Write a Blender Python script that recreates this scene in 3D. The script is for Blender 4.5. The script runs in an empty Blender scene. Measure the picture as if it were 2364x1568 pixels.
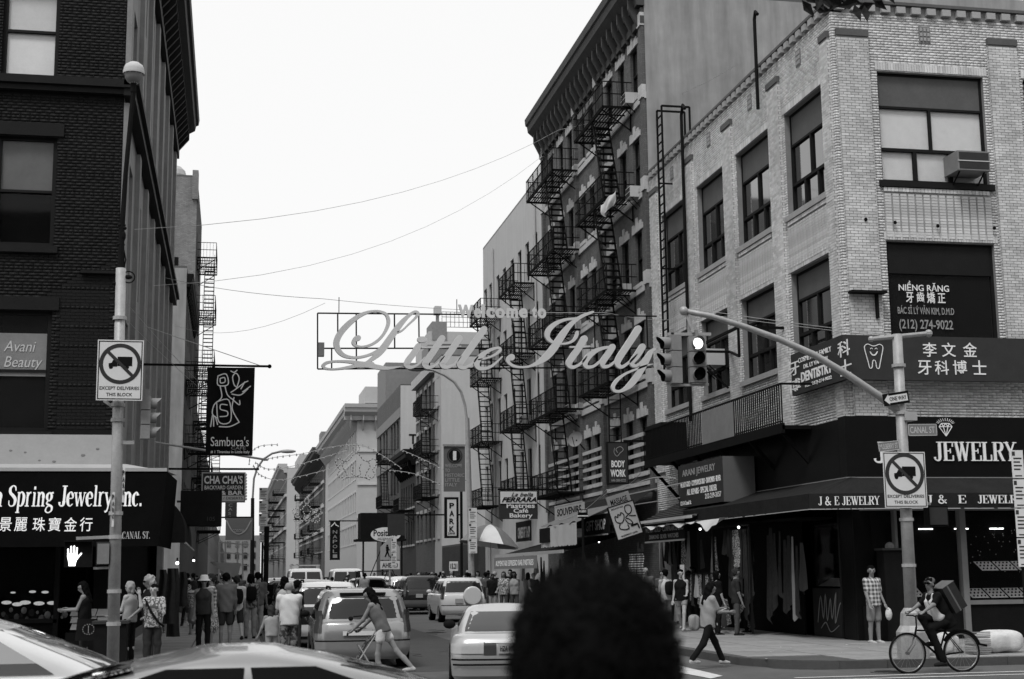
import bpy, math, random
import numpy as np
from mathutils import Vector, Matrix
random.seed(11); rng = np.random.default_rng(5)
R = math.radians
S = bpy.context.scene; C = S.collection
# ------------------------------------------------------------------ camera
EYE = np.array([0., 0., 1.85]); F = 3282.0; W, H = 2363.0, 1568.0
def cam_basis(yaw, pitch, roll):
    f = np.array([math.sin(yaw)*math.cos(pitch), math.cos(yaw)*math.cos(pitch), math.sin(pitch)])
    r = np.array([math.cos(yaw), -math.sin(yaw), 0.]); u = np.cross(r, f)
    return r*math.cos(roll)+u*math.sin(roll), -r*math.sin(roll)+u*math.cos(roll), f
CR, CU, CF = cam_basis(R(11.14), R(9.28), R(-.67))
cd = bpy.data.cameras.new('camera'); cam = bpy.data.objects.new('camera', cd); C.objects.link(cam); S.camera = cam
cam.matrix_world = Matrix([[CR[i], CU[i], -CF[i], EYE[i]] for i in range(3)]+[[0, 0, 0, 1]])
cd.lens = 50; cd.sensor_width = 36; cd.clip_end = 3000; cd.clip_start = .1
cd.dof.use_dof = True; cd.dof.focus_distance = 36; cd.dof.aperture_fstop = 4.0
# ------------------------------------------------------------------ sky, sun, exposure
SUN_EL, SUN_AZ = R(58), R(215)
w = bpy.data.worlds.new('World'); S.world = w; w.use_nodes = True
nt = w.node_tree; nt.nodes.clear()
sky = nt.nodes.new('ShaderNodeTexSky'); sky.sky_type = 'NISHITA'; sky.sun_disc = False
sky.sun_elevation = SUN_EL; sky.sun_rotation = SUN_AZ; sky.dust_density = 6
bw = nt.nodes.new('ShaderNodeRGBToBW'); nt.links.new(sky.outputs[0], bw.inputs[0])
mx = nt.nodes.new('ShaderNodeMix'); mx.data_type = 'RGBA'; mx.inputs[0].default_value = .86
nt.links.new(bw.outputs[0], mx.inputs[6]); mx.inputs[7].default_value = (11.3, 11.3, 11.3, 1)   # thick bright overcast
bg = nt.nodes.new('ShaderNodeBackground'); bg.inputs[1].default_value = .075
out = nt.nodes.new('ShaderNodeOutputWorld'); nt.links.new(mx.outputs[2], bg.inputs[0]); nt.links.new(bg.outputs[0], out.inputs[0])
sd = bpy.data.lights.new('sun', 'SUN'); sd.energy = 1.5; sd.angle = R(14); so = bpy.data.objects.new('sun', sd); C.objects.link(so)
so.rotation_euler = Vector((math.sin(SUN_AZ)*math.cos(SUN_EL), math.cos(SUN_AZ)*math.cos(SUN_EL), math.sin(SUN_EL))).to_track_quat('Z', 'Y').to_euler()
S.view_settings.view_transform = 'Standard'; S.view_settings.look = 'None'; S.view_settings.exposure = .36; S.view_settings.gamma = 1
S.view_settings.use_curve_mapping = False
S.render.engine = 'CYCLES'

# ------------------------------------------------------------------ picture point -> place
def ray(x, y): return CF+CR*(x-W/2)/F-CU*(y-H/2)/F
def onX(x, y, X): d = ray(x, y); return Vector(EYE+d*((X-EYE[0])/d[0]))
def onY(x, y, Y): d = ray(x, y); return Vector(EYE+d*((Y-EYE[1])/d[1]))
def onZ(x, y, z=0.): d = ray(x, y); return Vector(EYE+d*((z-EYE[2])/d[2]))

# ------------------------------------------------------------------ materials
MATS = {}
def mat(name, v, rough=.75, var=.12, scale=2.5, bump=0., metal=0., emit=0., island=0., spec=None, streak=0., pattern=None, alpha=1., trans=0., coat=0.):
    if name in MATS: return MATS[name]
    m = bpy.data.materials.new(name); m.use_nodes = True; t = m.node_tree; n = t.nodes; L = t.links
    b = n['Principled BSDF']; b.inputs['Roughness'].default_value = rough; b.inputs['Metallic'].default_value = metal
    b.inputs['Specular IOR Level'].default_value = spec if spec is not None else (.015 if v < .06 else .15)
    if coat: b.inputs['Coat Weight'].default_value = coat; b.inputs['Coat Roughness'].default_value = .06
    geo = n.new('ShaderNodeNewGeometry'); pos = geo.outputs['Position']
    tc = n.new('ShaderNodeTexCoord')
    def mth(op, a, b_, clamp=False):
        q = n.new('ShaderNodeMath'); q.operation = op; q.use_clamp = clamp
        for i, s in enumerate((a, b_)):
            if isinstance(s, (int, float)): q.inputs[i].default_value = s
            else: L.new(s, q.inputs[i])
        return q.outputs[0]
    def noise(sc, det=4, vec=None):
        q = n.new('ShaderNodeTexNoise'); q.inputs['Scale'].default_value = sc; q.inputs['Detail'].default_value = det; q.inputs['Roughness'].default_value = .6
        L.new(vec if vec is not None else tc.outputs['Object'], q.inputs['Vector']); return q.outputs['Fac']
    cur = None
    if var:
        a = mth('SUBTRACT', noise(scale), .5); c_ = mth('SUBTRACT', noise(scale*7, 2), .5)
        s_ = mth('ADD', mth('MULTIPLY', a, 2.2*var), mth('MULTIPLY', c_, 1.2*var)); cur = mth('ADD', s_, 1.)
    if streak:
        mp = n.new('ShaderNodeMapping'); mp.inputs['Scale'].default_value = (1.3, 1.3, .16); L.new(tc.outputs['Object'], mp.inputs['Vector'])
        k = mth('SUBTRACT', noise(1.6, 5, mp.outputs[0]), .5); k = mth('ADD', mth('MULTIPLY', k, 3.*streak), 1.)
        cur = mth('MULTIPLY', cur, k) if cur is not None else k
    if island:
        k = mth('ADD', mth('MULTIPLY', mth('SUBTRACT', geo.outputs['Random Per Island'], .5), 2*island), 1.)
        oi = n.new('ShaderNodeObjectInfo')
        k2 = mth('ADD', mth('MULTIPLY', mth('SUBTRACT', oi.outputs['Random'], .5), .6*island), 1.); k = mth('MULTIPLY', k, k2)
        cur = mth('MULTIPLY', cur, k) if cur is not None else k
    if pattern == 'brick':
        sx = n.new('ShaderNodeSeparateXYZ'); L.new(pos, sx.inputs[0]); cx = n.new('ShaderNodeCombineXYZ')
        L.new(mth('ADD', sx.outputs[0], sx.outputs[1]), cx.inputs[0]); L.new(sx.outputs[2], cx.inputs[1])
        bt = n.new('ShaderNodeTexBrick'); bt.inputs['Scale'].default_value = 1; bt.inputs['Brick Width'].default_value = .21; bt.inputs['Row Height'].default_value = .072
        bt.inputs['Mortar Size'].default_value = .008; bt.inputs['Color1'].default_value = (1, 1, 1, 1); bt.inputs['Color2'].default_value = (.72, .72, .72, 1); bt.inputs['Mortar'].default_value = (.6, .6, .6, 1)
        L.new(cx.outputs[0], bt.inputs['Vector']); q = n.new('ShaderNodeRGBToBW'); L.new(bt.outputs['Color'], q.inputs[0])
        cur = mth('MULTIPLY', cur, q.outputs[0]) if cur is not None else q.outputs[0]
    elif pattern in ('plaid', 'stripe', 'print', 'camo'):
        mp = n.new('ShaderNodeMapping'); L.new(tc.outputs['Object'], mp.inputs['Vector'])
        if pattern == 'plaid':
            wv = []
            for ax, sc in (('X', 5.5), ('Z', 5.5)):
                q = n.new('ShaderNodeTexWave'); q.bands_direction = ax; q.inputs['Scale'].default_value = sc*.62; L.new(mp.outputs[0], q.inputs['Vector']); wv.append(mth('GREATER_THAN', q.outputs['Fac'], .55))
            k = mth('ADD', mth('MULTIPLY', mth('ADD', wv[0], wv[1]), .8), .25)
        elif pattern == 'stripe':
            q = n.new('ShaderNodeTexWave'); q.bands_direction = 'Z'; q.inputs['Scale'].default_value = 9; L.new(mp.outputs[0], q.inputs['Vector']); k = mth('ADD', mth('MULTIPLY', mth('GREATER_THAN', q.outputs['Fac'], .5), .9), .4)
        else:
            k = mth('ADD', mth('MULTIPLY', mth('GREATER_THAN', noise(26 if pattern == 'print' else 12, 2), .5), 1.1), .35)
        cur = mth('MULTIPLY', cur, k) if cur is not None else k
    base = None
    if cur is not None:
        val = mth('MULTIPLY', mth('MAXIMUM', cur, .1), v); q = n.new('ShaderNodeCombineColor')
        for i in range(3): L.new(val, q.inputs[i])
        L.new(q.outputs[0], b.inputs['Base Color']); base = q.outputs[0]
    else: b.inputs['Base Color'].default_value = (v, v, v, 1)
    if bump:
        bp = n.new('ShaderNodeBump'); bp.inputs['Strength'].default_value = min(1, bump); bp.inputs['Distance'].default_value = .02
        L.new(noise(28, 5), bp.inputs['Height']); L.new(bp.outputs[0], b.inputs['Normal'])
    if emit:
        b.inputs['Emission Color'].default_value = (1, 1, 1, 1); b.inputs['Emission Strength'].default_value = emit
    if alpha < 1: b.inputs['Alpha'].default_value = alpha
    if trans:
        b.inputs['Transmission Weight'].default_value = trans; b.inputs['IOR'].default_value = 1.45
    if alpha < 1: b.inputs['Alpha'].default_value = alpha
    MATS[name] = m; return m
K = dict(
 asphalt=mat('asphalt', .10, .85, .34, .5, .6), road_patch=mat('road patch', .06, .9, .25, 2, .5), pavement=mat('pavement', .24, .85, .36, .8, .5, island=.16), kerb=mat('kerb stone', .08, .85, .2, 2, .3),
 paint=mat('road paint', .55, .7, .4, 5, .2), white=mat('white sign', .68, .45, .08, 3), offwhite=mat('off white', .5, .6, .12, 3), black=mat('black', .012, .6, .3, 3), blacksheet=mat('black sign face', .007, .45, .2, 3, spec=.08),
 dark=mat('dark metal', .012, .55, .3, 4), iron=mat('fire escape iron', .01, .6, .3, 3), pole=mat('galvanised pole', .36, .5, .3, 6, .2, metal=.25), grey=mat('mid grey', .2, .7, .2, 3), darkgrey=mat('dark grey', .045, .7, .2, 3), lightgrey=mat('light grey', .38, .6, .12, 3),
 brickL=mat('light glazed brick', .56, .6, .26, .45, .3, island=.17, streak=.22), mortarL=mat('mortar light', .24, .9, .2, 3, .3), stoneL=mat('stone band', .34, .8, .2, 3, .3), spandrel=mat('spandrel grey', .1, .7, .2, 2),
 brickD=mat('dark painted brick', .012, .55, .25, 1., .4, island=.2, spec=.1), mortarD=mat('dark painted mortar', .009, .7, .2, 3, .3, spec=.1), trimD=mat('dark painted trim', .012, .6, .25, 3, .2, spec=.12), sidewallL=mat('grey painted side', .22, .75, .25, 1., .4, streak=.35),
 tenement=mat('red brick tenement', .13, .85, .3, .8, .4, pattern='brick'), tenband=mat('limestone trim', .46, .8, .25, 2.5, .3), tencorn=mat('old cornice', .06, .7, .3, 2, .3), stucco=mat('dirty stucco', .27, .85, .3, .22, .35, streak=.4), palewall=mat('pale painted wall', .45, .8, .08, .7, .25, streak=.1),
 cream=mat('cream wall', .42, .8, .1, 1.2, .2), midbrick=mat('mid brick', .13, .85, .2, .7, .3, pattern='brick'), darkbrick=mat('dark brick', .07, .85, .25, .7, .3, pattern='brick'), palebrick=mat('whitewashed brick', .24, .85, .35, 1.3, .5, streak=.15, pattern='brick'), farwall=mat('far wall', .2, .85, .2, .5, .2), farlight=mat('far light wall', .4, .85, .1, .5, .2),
 glass=mat('window glass', .012, .03, .0, spec=1., coat=1.), glassd=mat('dim glass', .01, .05, .3, 3, spec=.9, coat=1.), clearglass=mat('clear window glass', .02, .04, 0, spec=1., alpha=.1), curtain=mat('curtain', .85, .7, .1, 5, .0), blind=mat('blind', .8, .6, .1, 3), shade=mat('drawn shade', .16, .7, .2, 3), frame=mat('dark window frame', .018, .5, .2, 3),
 canvasB=mat('black awning canvas', .004, .8, .3, 2, .2, spec=.01), canvasD=mat('dark awning canvas', .022, .8, .3, 2, .2), canvasG=mat('grey awning canvas', .14, .8, .3, 2, .2), canvasW=mat('white tarpaulin', .5, .7, .15, 2, .1),
 letter=mat('white lettering', .8, .5, .05, 5), lettergrey=mat('grey lettering', .3, .5, .1, 5), signface=mat('script sign face', .58, .5, .06, 3), signedge=mat('script sign edge', .6, .5, .05, 3), signalgrey=mat('signal housing', .23, .45, .2, 4), lamp_on=mat('lit lamp', .9, .3, 0, emit=1.6), lamp_off=mat('unlit lens', .02, .15, .0), bulb=mat('bulb', .5, .3, 0, emit=.0), litbulb=mat('lit bulb', .9, .3, 0, emit=4),
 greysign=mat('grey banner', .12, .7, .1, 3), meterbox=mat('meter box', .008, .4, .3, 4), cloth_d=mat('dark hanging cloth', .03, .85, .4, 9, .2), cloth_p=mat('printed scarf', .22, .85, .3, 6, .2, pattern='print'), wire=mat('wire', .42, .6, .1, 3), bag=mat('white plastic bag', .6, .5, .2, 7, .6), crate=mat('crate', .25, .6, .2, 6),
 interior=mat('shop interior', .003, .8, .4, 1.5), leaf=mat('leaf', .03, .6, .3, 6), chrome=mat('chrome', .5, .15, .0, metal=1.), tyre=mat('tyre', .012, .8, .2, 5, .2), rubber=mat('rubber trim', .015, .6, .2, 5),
)

# ------------------------------------------------------------------ mesh helpers
BASE = {}
class MB:
    def __init__(s): s.v = []; s.f = []
    def add(s, v, f):
        b = len(s.v); s.v.extend([tuple(p) for p in v]); s.f.extend([tuple(i+b for i in q) for q in f]); return s
    def bb(s, x0, x1, y0, y1, z0, z1):
        x0, x1 = min(x0, x1), max(x0, x1); y0, y1 = min(y0, y1), max(y0, y1); z0, z1 = min(z0, z1), max(z0, z1)
        return s.add([(x0,y0,z0),(x1,y0,z0),(x1,y1,z0),(x0,y1,z0),(x0,y0,z1),(x1,y0,z1),(x1,y1,z1),(x0,y1,z1)],
                     [(0,3,2,1),(4,5,6,7),(0,1,5,4),(1,2,6,5),(2,3,7,6),(3,0,4,7)])
    def fbox(s, O, U, V, N, a0, a1, b0, b1, c0, c1):   # box in a frame O + a U + b V + c N
        P = [O+U*a+V*b+N*c for c in (c0, c1) for a, b in ((a0,b0),(a1,b0),(a1,b1),(a0,b1))]
        return s.add(P, [(0,3,2,1),(4,5,6,7),(0,1,5,4),(1,2,6,5),(2,3,7,6),(3,0,4,7)])
    def bar(s, p, q, w=.04, h=None):
        p, q = Vector(p), Vector(q); h = h or w; d = (q-p); L = d.length
        if L < 1e-6: return s
        d /= L; up = Vector((0,0,1)) if abs(d.z) < .95 else Vector((1,0,0)); u = d.cross(up).normalized(); v = u.cross(d)
        return s.fbox(p, u, v, d, -w/2, w/2, -h/2, h/2, 0, L)
    def tube(s, p, q, r, n=8, r2=None, caps=True):
        p, q = Vector(p), Vector(q); r2 = r if r2 is None else r2; d = (q-p).normalized()
        up = Vector((0,0,1)) if abs(d.z) < .9 else Vector((1,0,0)); u = d.cross(up).normalized(); v = d.cross(u)
        V = [c+(u*math.cos(2*math.pi*i/n)+v*math.sin(2*math.pi*i/n))*rr for c, rr in ((p,r),(q,r2)) for i in range(n)]
        Fc = [(i,(i+1)%n,n+(i+1)%n,n+i) for i in range(n)]
        if caps: Fc += [tuple(range(n-1,-1,-1)), tuple(range(n,2*n))]
        return s.add(V, Fc)
    def path(s, pts, r, n=6, closed=False):
        pts = [Vector(p) for p in pts]; m = len(pts); V = []; nrm = None
        rr = r if isinstance(r, (list, tuple)) else [r]*m
        for i, p in enumerate(pts):
            d = (pts[(i+1)%m if closed else min(i+1,m-1)]-pts[(i-1)%m if closed else max(i-1,0)]).normalized()
            if nrm is None: nrm = d.cross(Vector((0,0,1)) if abs(d.z) < .9 else Vector((1,0,0))).normalized()
            nrm = (nrm-d*nrm.dot(d)).normalized(); b = d.cross(nrm)
            V += [p+(nrm*math.cos(2*math.pi*k/n)+b*math.sin(2*math.pi*k/n))*rr[i] for k in range(n)]
        Fc = []
        for i in range(m if closed else m-1):
            a, b_ = i*n, ((i+1)%m)*n
            Fc += [(a+k, a+(k+1)%n, b_+(k+1)%n, b_+k) for k in range(n)]
        if not closed: Fc += [tuple(range(n-1,-1,-1)), tuple((m-1)*n+k for k in range(n))]
        return s.add(V, Fc)
    def prism(s, poly, O, U, V, N, d0, d1):
        n = len(poly); P = [O+U*a+V*b+N*c for c in (d0, d1) for a, b in poly]
        return s.add(P, [tuple(range(n-1,-1,-1)), tuple(range(n,2*n))]+[(i,(i+1)%n,n+(i+1)%n,n+i) for i in range(n)])
    def grid(s, fn, nu, nv):
        V = [fn(i/nu, j/nv) for j in range(nv+1) for i in range(nu+1)]
        return s.add(V, [(j*(nu+1)+i, j*(nu+1)+i+1, (j+1)*(nu+1)+i+1, (j+1)*(nu+1)+i) for j in range(nv) for i in range(nu)])
    def lathe(s, prof, O=Vector((0,0,0)), n=16, axis=None):
        A = axis or Vector((0,0,1)); up = Vector((1,0,0)) if abs(A.x) < .9 else Vector((0,1,0)); u = A.cross(up).normalized(); v = A.cross(u)
        V = [O+A*z+(u*math.cos(2*math.pi*k/n)+v*math.sin(2*math.pi*k/n))*r for r, z in prof for k in range(n)]
        return s.add(V, [(j*n+k, j*n+(k+1)%n, (j+1)*n+(k+1)%n, (j+1)*n+k) for j in range(len(prof)-1) for k in range(n)])
    def ball(s, c, r, n=8, sc=(1,1,1)):
        c = Vector(c); V = []; m = max(4, n//2+1)
        for j in range(m+1):
            t = math.pi*j/m
            for k in range(n):
                a = 2*math.pi*k/n; V.append(c+Vector((math.sin(t)*math.cos(a)*sc[0], math.sin(t)*math.sin(a)*sc[1], math.cos(t)*sc[2]))*r)
        return s.add(V, [(j*n+k, (j+1)*n+k, (j+1)*n+(k+1)%n, j*n+(k+1)%n) for j in range(m) for k in range(n)])
    def build(s, name, m, parent=None, smooth=False, kind=None, label=None):
        return mesh_obj(name, s.v, s.f, m, parent, smooth, kind, label)
def mesh_obj(name, v, f, m, parent=None, smooth=False, kind=None, label=None):
    b = BASE.get(parent.name, Vector((0,0,0))) if parent else Vector((0,0,0))
    if b.length: v = [(p[0]-b.x, p[1]-b.y, p[2]-b.z) for p in v]
    me = bpy.data.meshes.new(name); me.from_pydata(v, [], f); me.materials.append(K[m] if isinstance(m, str) else m)
    if smooth: me.shade_smooth()
    o = bpy.data.objects.new(name, me); C.objects.link(o)
    if parent: o.parent = parent; BASE[o.name] = b
    if kind: o['kind'] = kind
    if label: o['label'] = label
    return o
def inst(name, me, parent, loc=(0,0,0), rot=None, scale=None):
    b = BASE.get(parent.name, Vector((0,0,0))); o = bpy.data.objects.new(name, me); C.objects.link(o); o.parent = parent
    o.location = Vector(loc)-b
    if rot is not None: o.rotation_euler = rot
    if scale is not None: o.scale = scale
    return o
def tag(o, label, cat, group=None):
    o['label'] = label; o['category'] = cat
    if group: o['group'] = group
    return o
def thing(name, label, cat, loc=(0,0,0), group=None):
    o = bpy.data.objects.new(name, None); C.objects.link(o); o.location = loc; o.empty_display_size = .2
    BASE[o.name] = Vector(loc); return tag(o, label, cat, group)
def place(o, loc, rz=0, s=1): o.location = loc; o.rotation_euler = (0,0,rz); o.scale = (s,s,s); return o
def copy_tree(o, parent=None):
    c = o.copy(); C.objects.link(c)
    if parent: c.parent = parent
    for ch in list(o.children): copy_tree(ch, c)
    return c
def structure(name, mb, m, **k): return mb.build(name, m, kind='structure', **k)
ZV = Vector((0,0,1))
# text laid out in a frame: origin = lower left, fitted to width w and cap height h
_dg = None
def text(body, O, U, V, w, h, m, parent, ext=.006, bold=0., name='lettering', slant=0., spacing=1., label=None):
    c = bpy.data.curves.new('t', 'FONT'); c.body = body; c.offset = bold; c.space_character = spacing; c.shear = slant; c.resolution_u = 3
    o = bpy.data.objects.new('t', c); 
    me = bpy.data.meshes.new_from_object(o)
    bpy.data.objects.remove(o); bpy.data.curves.remove(c)
    n = len(me.vertices); co = np.empty(n*3); me.vertices.foreach_get('co', co); co = co.reshape(-1,3)
    faces = [tuple(p.vertices) for p in me.polygons]; bpy.data.meshes.remove(me)
    mn, mx_ = co.min(0), co.max(0); sx = w/(mx_[0]-mn[0]); sy = h/(mx_[1]-mn[1])
    U, V = Vector(U).normalized(), Vector(V).normalized(); N = U.cross(V)
    P = [Vector(O)+U*((a-mn[0])*sx)+V*((b-mn[1])*sy)+N*ext for a, b, _ in co]
    # side walls from boundary edges give the letters real thickness
    cnt = {}
    for f in faces:
        for i in range(len(f)):
            a, b = f[i], f[(i+1)%len(f)]; cnt[(a,b)] = 1
    side = []; nb = len(P); P2 = P+[p-N*ext*.9 for p in P]
    for (a,b) in cnt:
        if (b,a) not in cnt: side.append((b,a,a+nb,b+nb))
    return mesh_obj(name, P2, faces+side, m, parent, label=label)
# variable width stroke -> thick ribbon; pts (x, y, width) in frame units
def spline(pts, sub=6):
    P = np.array(pts, float); n = len(P); out_ = []
    for i in range(n-1):
        p0, p1, p2, p3 = P[max(i-1,0)], P[i], P[i+1], P[min(i+2,n-1)]
        for k in range(sub):
            t = k/sub; out_.append(.5*((2*p1)+(-p0+p2)*t+(2*p0-5*p1+4*p2-p3)*t*t+(-p0+3*p1-3*p2+p3)*t**3))
    out_.append(P[-1]); return np.array(out_)
def ribbon(mb, pts, O, U, V, N, d0, d1, sub=6, caps=True):
    Q = spline(pts, sub) if sub > 1 else np.array(pts, float); n = len(Q); L_ = []; R_ = []
    for i in range(n):
        d = Q[min(i+1,n-1)][:2]-Q[max(i-1,0)][:2]; d = d/(np.linalg.norm(d)+1e-9); nn = np.array([-d[1], d[0]])*max(Q[i][2],1e-4)/2
        L_.append(Q[i][:2]+nn); R_.append(Q[i][:2]-nn)
    P = [O+U*float(a[0])+V*float(a[1])+N*c for c in (d1, d0) for a in L_+R_]; Fc = []
    for i in range(n-1):
        a, b, c, d = i, i+1, n+i+1, n+i; Fc += [(a,d,c,b), (a+2*n,b+2*n,c+2*n,d+2*n), (a,b,b+2*n,a+2*n), (d,d+2*n,c+2*n,c)]
    Fc += [(0,2*n,3*n,n), (n-1,2*n-1,4*n-1,3*n-1)]
    mb.add(P, Fc)
    if caps:
        for i, s in ((0,-1),(n-1,1)):
            c = Q[i]; r = c[2]/2*.985
            poly = [(c[0]+r*math.cos(a), c[1]+r*math.sin(a)) for a in np.linspace(0, 2*math.pi, 12, endpoint=False)]
            mb.prism(poly, O, U, V, N, d0+.001, d1-.0015)
# serif capitals and a few small letters: strokes on a unit box (w, list of (x0,y0,x1,y1,thickness) or polyline)
T_, t_ = .17, .06
def _ser(x, y, w=.30): return [(x-w/2, y, x+w/2, y, .05)]
SF = {
 'J': (.55, [(.38,1,.38,.25,T_)]+_ser(.38,.975,.36)+[('c', [(.38,.25,T_),(.34,.06,.12),(.2,0.02,.08),(.08,.08,.08),(.06,.2,.12)])]),
 'E': (.72, [(.2,0,.2,1,T_),(.05,.975,.66,.975,.05),(.05,.025,.68,.025,.05),(.2,.52,.5,.52,t_),(.65,.99,.65,.74,.06),(.67,.01,.67,.29,.06),(.5,.64,.5,.4,.05)]),
 'W': (1.05, [(.14,1,.36,0,.16),(.36,0,.55,1,.07),(.5,1,.74,0,.16),(.74,0,.95,1,.07)]+_ser(.14,.975)+_ser(.53,.975,.3)+_ser(.95,.975,.24)),
 'L': (.68, [(.2,0,.2,1,T_),(.04,.975,.38,.975,.05),(.04,.025,.64,.025,.05),(.63,.01,.63,.33,.06)]),
 'R': (.8, [(.2,0,.2,1,T_),(.04,.975,.5,.975,.05),(.04,.025,.38,.025,.05),('c', [(.45,.975,.05),(.6,.93,.12),(.65,.76,.17),(.58,.58,.12),(.42,.52,.05)]),(.25,.52,.45,.52,.05),(.45,.5,.68,.02,.16),(.62,.025,.8,.025,.05)]),
 'Y': (.78, [(.12,1,.4,.45,.16),(.4,.45,.66,1,.07),(.4,.5,.4,0,T_)]+_ser(.12,.975)+_ser(.68,.975,.24)+_ser(.4,.025,.34)),
 '&': (.9, [('c', [(.75,.4,.05),(.6,.12,.08),(.35,.01,.12),(.12,.15,.15),(.15,.4,.14),(.4,.6,.1),(.5,.82,.1),(.36,.98,.06),(.22,.85,.12),(.3,.62,.14),(.55,.25,.15),(.82,.02,.12)]),(.62,.42,.86,.42,.05)]),
 'C': (.75, [('c', [(.64,.7,.06),(.6,.93,.06),(.4,.99,.06),(.18,.82,.14),(.12,.5,.18),(.18,.18,.14),(.4,.01,.06),(.6,.08,.05),(.66,.25,.04)]),(.65,.98,.65,.68,.05)]),
 'A': (.85, [(.42,1,.72,0,.17),(.42,1,.14,0,.06),(.24,.33,.6,.33,.05)]+_ser(.13,.025,.24)+_ser(.72,.025,.32)),
 'N': (.88, [(.16,0,.16,1,.06),(.14,1,.7,0,.16),(.72,0,.72,1,.06)]+_ser(.12,.975,.2)+_ser(.16,.025,.26)+_ser(.72,.975,.26)),
 'S': (.6, [('c', [(.5,.75,.05),(.45,.93,.07),(.28,.99,.07),(.1,.87,.12),(.12,.66,.15),(.35,.5,.17),(.52,.32,.15),(.46,.08,.1),(.25,.01,.06),(.1,.1,.06),(.07,.28,.04)])]),
 'T': (.72, [(.36,0,.36,1,T_),(.05,.97,.67,.97,.06),(.05,1,.05,.74,.05),(.67,1,.67,.74,.05)]+_ser(.36,.025,.32)),
 '.': (.28, [(.08,.07,.22,.07,.14)]), ' ': (.38, []),
 'I': (.42, [(.2,0,.2,1,T_)]+_ser(.2,.975,.34)+_ser(.2,.025,.34)),
 'p': (.62, [(.16,-.3,.16,.68,.14)]+_ser(.15,-.285,.28)+[(.04,.66,.2,.66,.05),('c', [(.18,.58,.05),(.34,.69,.08),(.5,.55,.13),(.52,.34,.14),(.46,.1,.12),(.32,.01,.06),(.18,.1,.05)])]),
 'r': (.48, [(.16,0,.16,.66,.14),(.04,.66,.2,.66,.05)]+_ser(.16,.02,.28)+[('c', [(.18,.45,.05),(.28,.64,.07),(.4,.66,.12)])]),
 'i': (.34, [(.17,0,.17,.66,.14),(.05,.66,.2,.66,.05)]+_ser(.17,.02,.28)+[(.1,.88,.24,.88,.14)]),
 'n': (.64, [(.16,0,.16,.66,.14),(.04,.66,.2,.66,.05)]+_ser(.16,.02,.26)+_ser(.49,.02,.26)+[('c', [(.18,.5,.05),(.32,.67,.09),(.46,.58,.14),(.48,.4,.14)]),(.48,.45,.48,0,.14)]),
 'g': (.6, [('c', [(.27,.68,.06),(.12,.55,.12),(.12,.38,.12),(.27,.26,.06),(.42,.38,.12),(.42,.55,.12),(.27,.68,.06)]),(.4,.64,.56,.66,.08),('c', [(.2,.27,.06),(.12,.14,.08),(.3,.06,.12),(.5,-.02,.12),(.5,-.2,.08),(.28,-.3,.06),(.08,-.22,.08),(.14,-.05,.06),(.3,.03,.06)])]),
 'e': (.54, [('c', [(.1,.38,.06),(.44,.4,.06),(.42,.58,.12),(.28,.69,.06),(.12,.55,.12),(.09,.34,.15),(.15,.1,.12),(.3,.01,.06),(.46,.12,.05)])]),
 'w': (.86, [(.1,.66,.28,0,.13),(.28,0,.44,.66,.06),(.42,.66,.6,0,.13),(.6,0,.76,.66,.06)]+_ser(.1,.65,.24)+_ser(.43,.65,.2)+_ser(.77,.65,.18)),
 'l': (.34, [(.17,0,.17,1,.14),(.05,.99,.2,.99,.05)]+_ser(.17,.02,.28)),
 'y': (.6, [(.1,.66,.32,.05,.14),('c', [(.52,.66,.06),(.34,.1,.07),(.24,-.2,.08),(.08,-.27,.13)])]+_ser(.1,.65,.26)+_ser(.54,.65,.2)),
 'c': (.5, [('c', [(.42,.52,.14),(.32,.68,.07),(.14,.55,.12),(.09,.34,.15),(.15,.1,.12),(.3,.01,.06),(.44,.12,.05)])]),
}
def serif(body, O, U, V, h, width, m, parent, ext=.01, name='lettering'):
    U, V = Vector(U).normalized(), Vector(V).normalized(); N = U.cross(V)
    tot = sum(SF[c][0] for c in body); kx = width/(tot*h); mb = MB(); x = 0; q = 0
    for ch in body:
        cw, st = SF[ch]
        for s_ in st:
            q += 1; e = ext+.0006*(q%12)
            if s_[0] == 'c': ribbon(mb, [((x+a)*h*kx, b*h, t*h*(kx*.5+.5)) for a, b, t in s_[1]], Vector(O), U, V, N, 0, e, 5, False)
            else:
                a, b, c, d, t = s_; t *= h*(kx if abs(c-a) < abs(d-b) else 1); ribbon(mb, [((x+a)*h*kx, b*h, t), ((x+c)*h*kx, d*h, t)], Vector(O), U, V, N, 0, e, 1, False)
        x += cw
    return mb.build(name, m, parent)
# ================================================================== SETTING
XR, XL, YF = 14.7, -2.6, 32.2
KR, KL, KC = 9.75, 1.05, 25.3            # kerb lines: right, left of the side street, and of the avenue
def zsheet(x0, x1, y0, y1, z): return MB().add([(x0,y0,z),(x1,y0,z),(x1,y1,z),(x0,y1,z)], [(0,1,2,3)])
structure('ground', zsheet(-900, 900, -300, 1500, -.02), 'asphalt')
structure('avenue_road', MB().add([(-200,-40,0),(200,-40,0),(200,KC,0),(-200,KC,0)], [(0,1,2,3)]), 'asphalt')
structure('side_street_road', zsheet(KL-.3, KR+.3, KC, 900, 0.0), 'asphalt')
structure('road_repair', MB().add([(3.2,27.5,.004),(5.9,27.3,.004),(6.1,60,.004),(4.3,60,.004)], [(0,1,2,3)]), 'road_patch')
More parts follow.
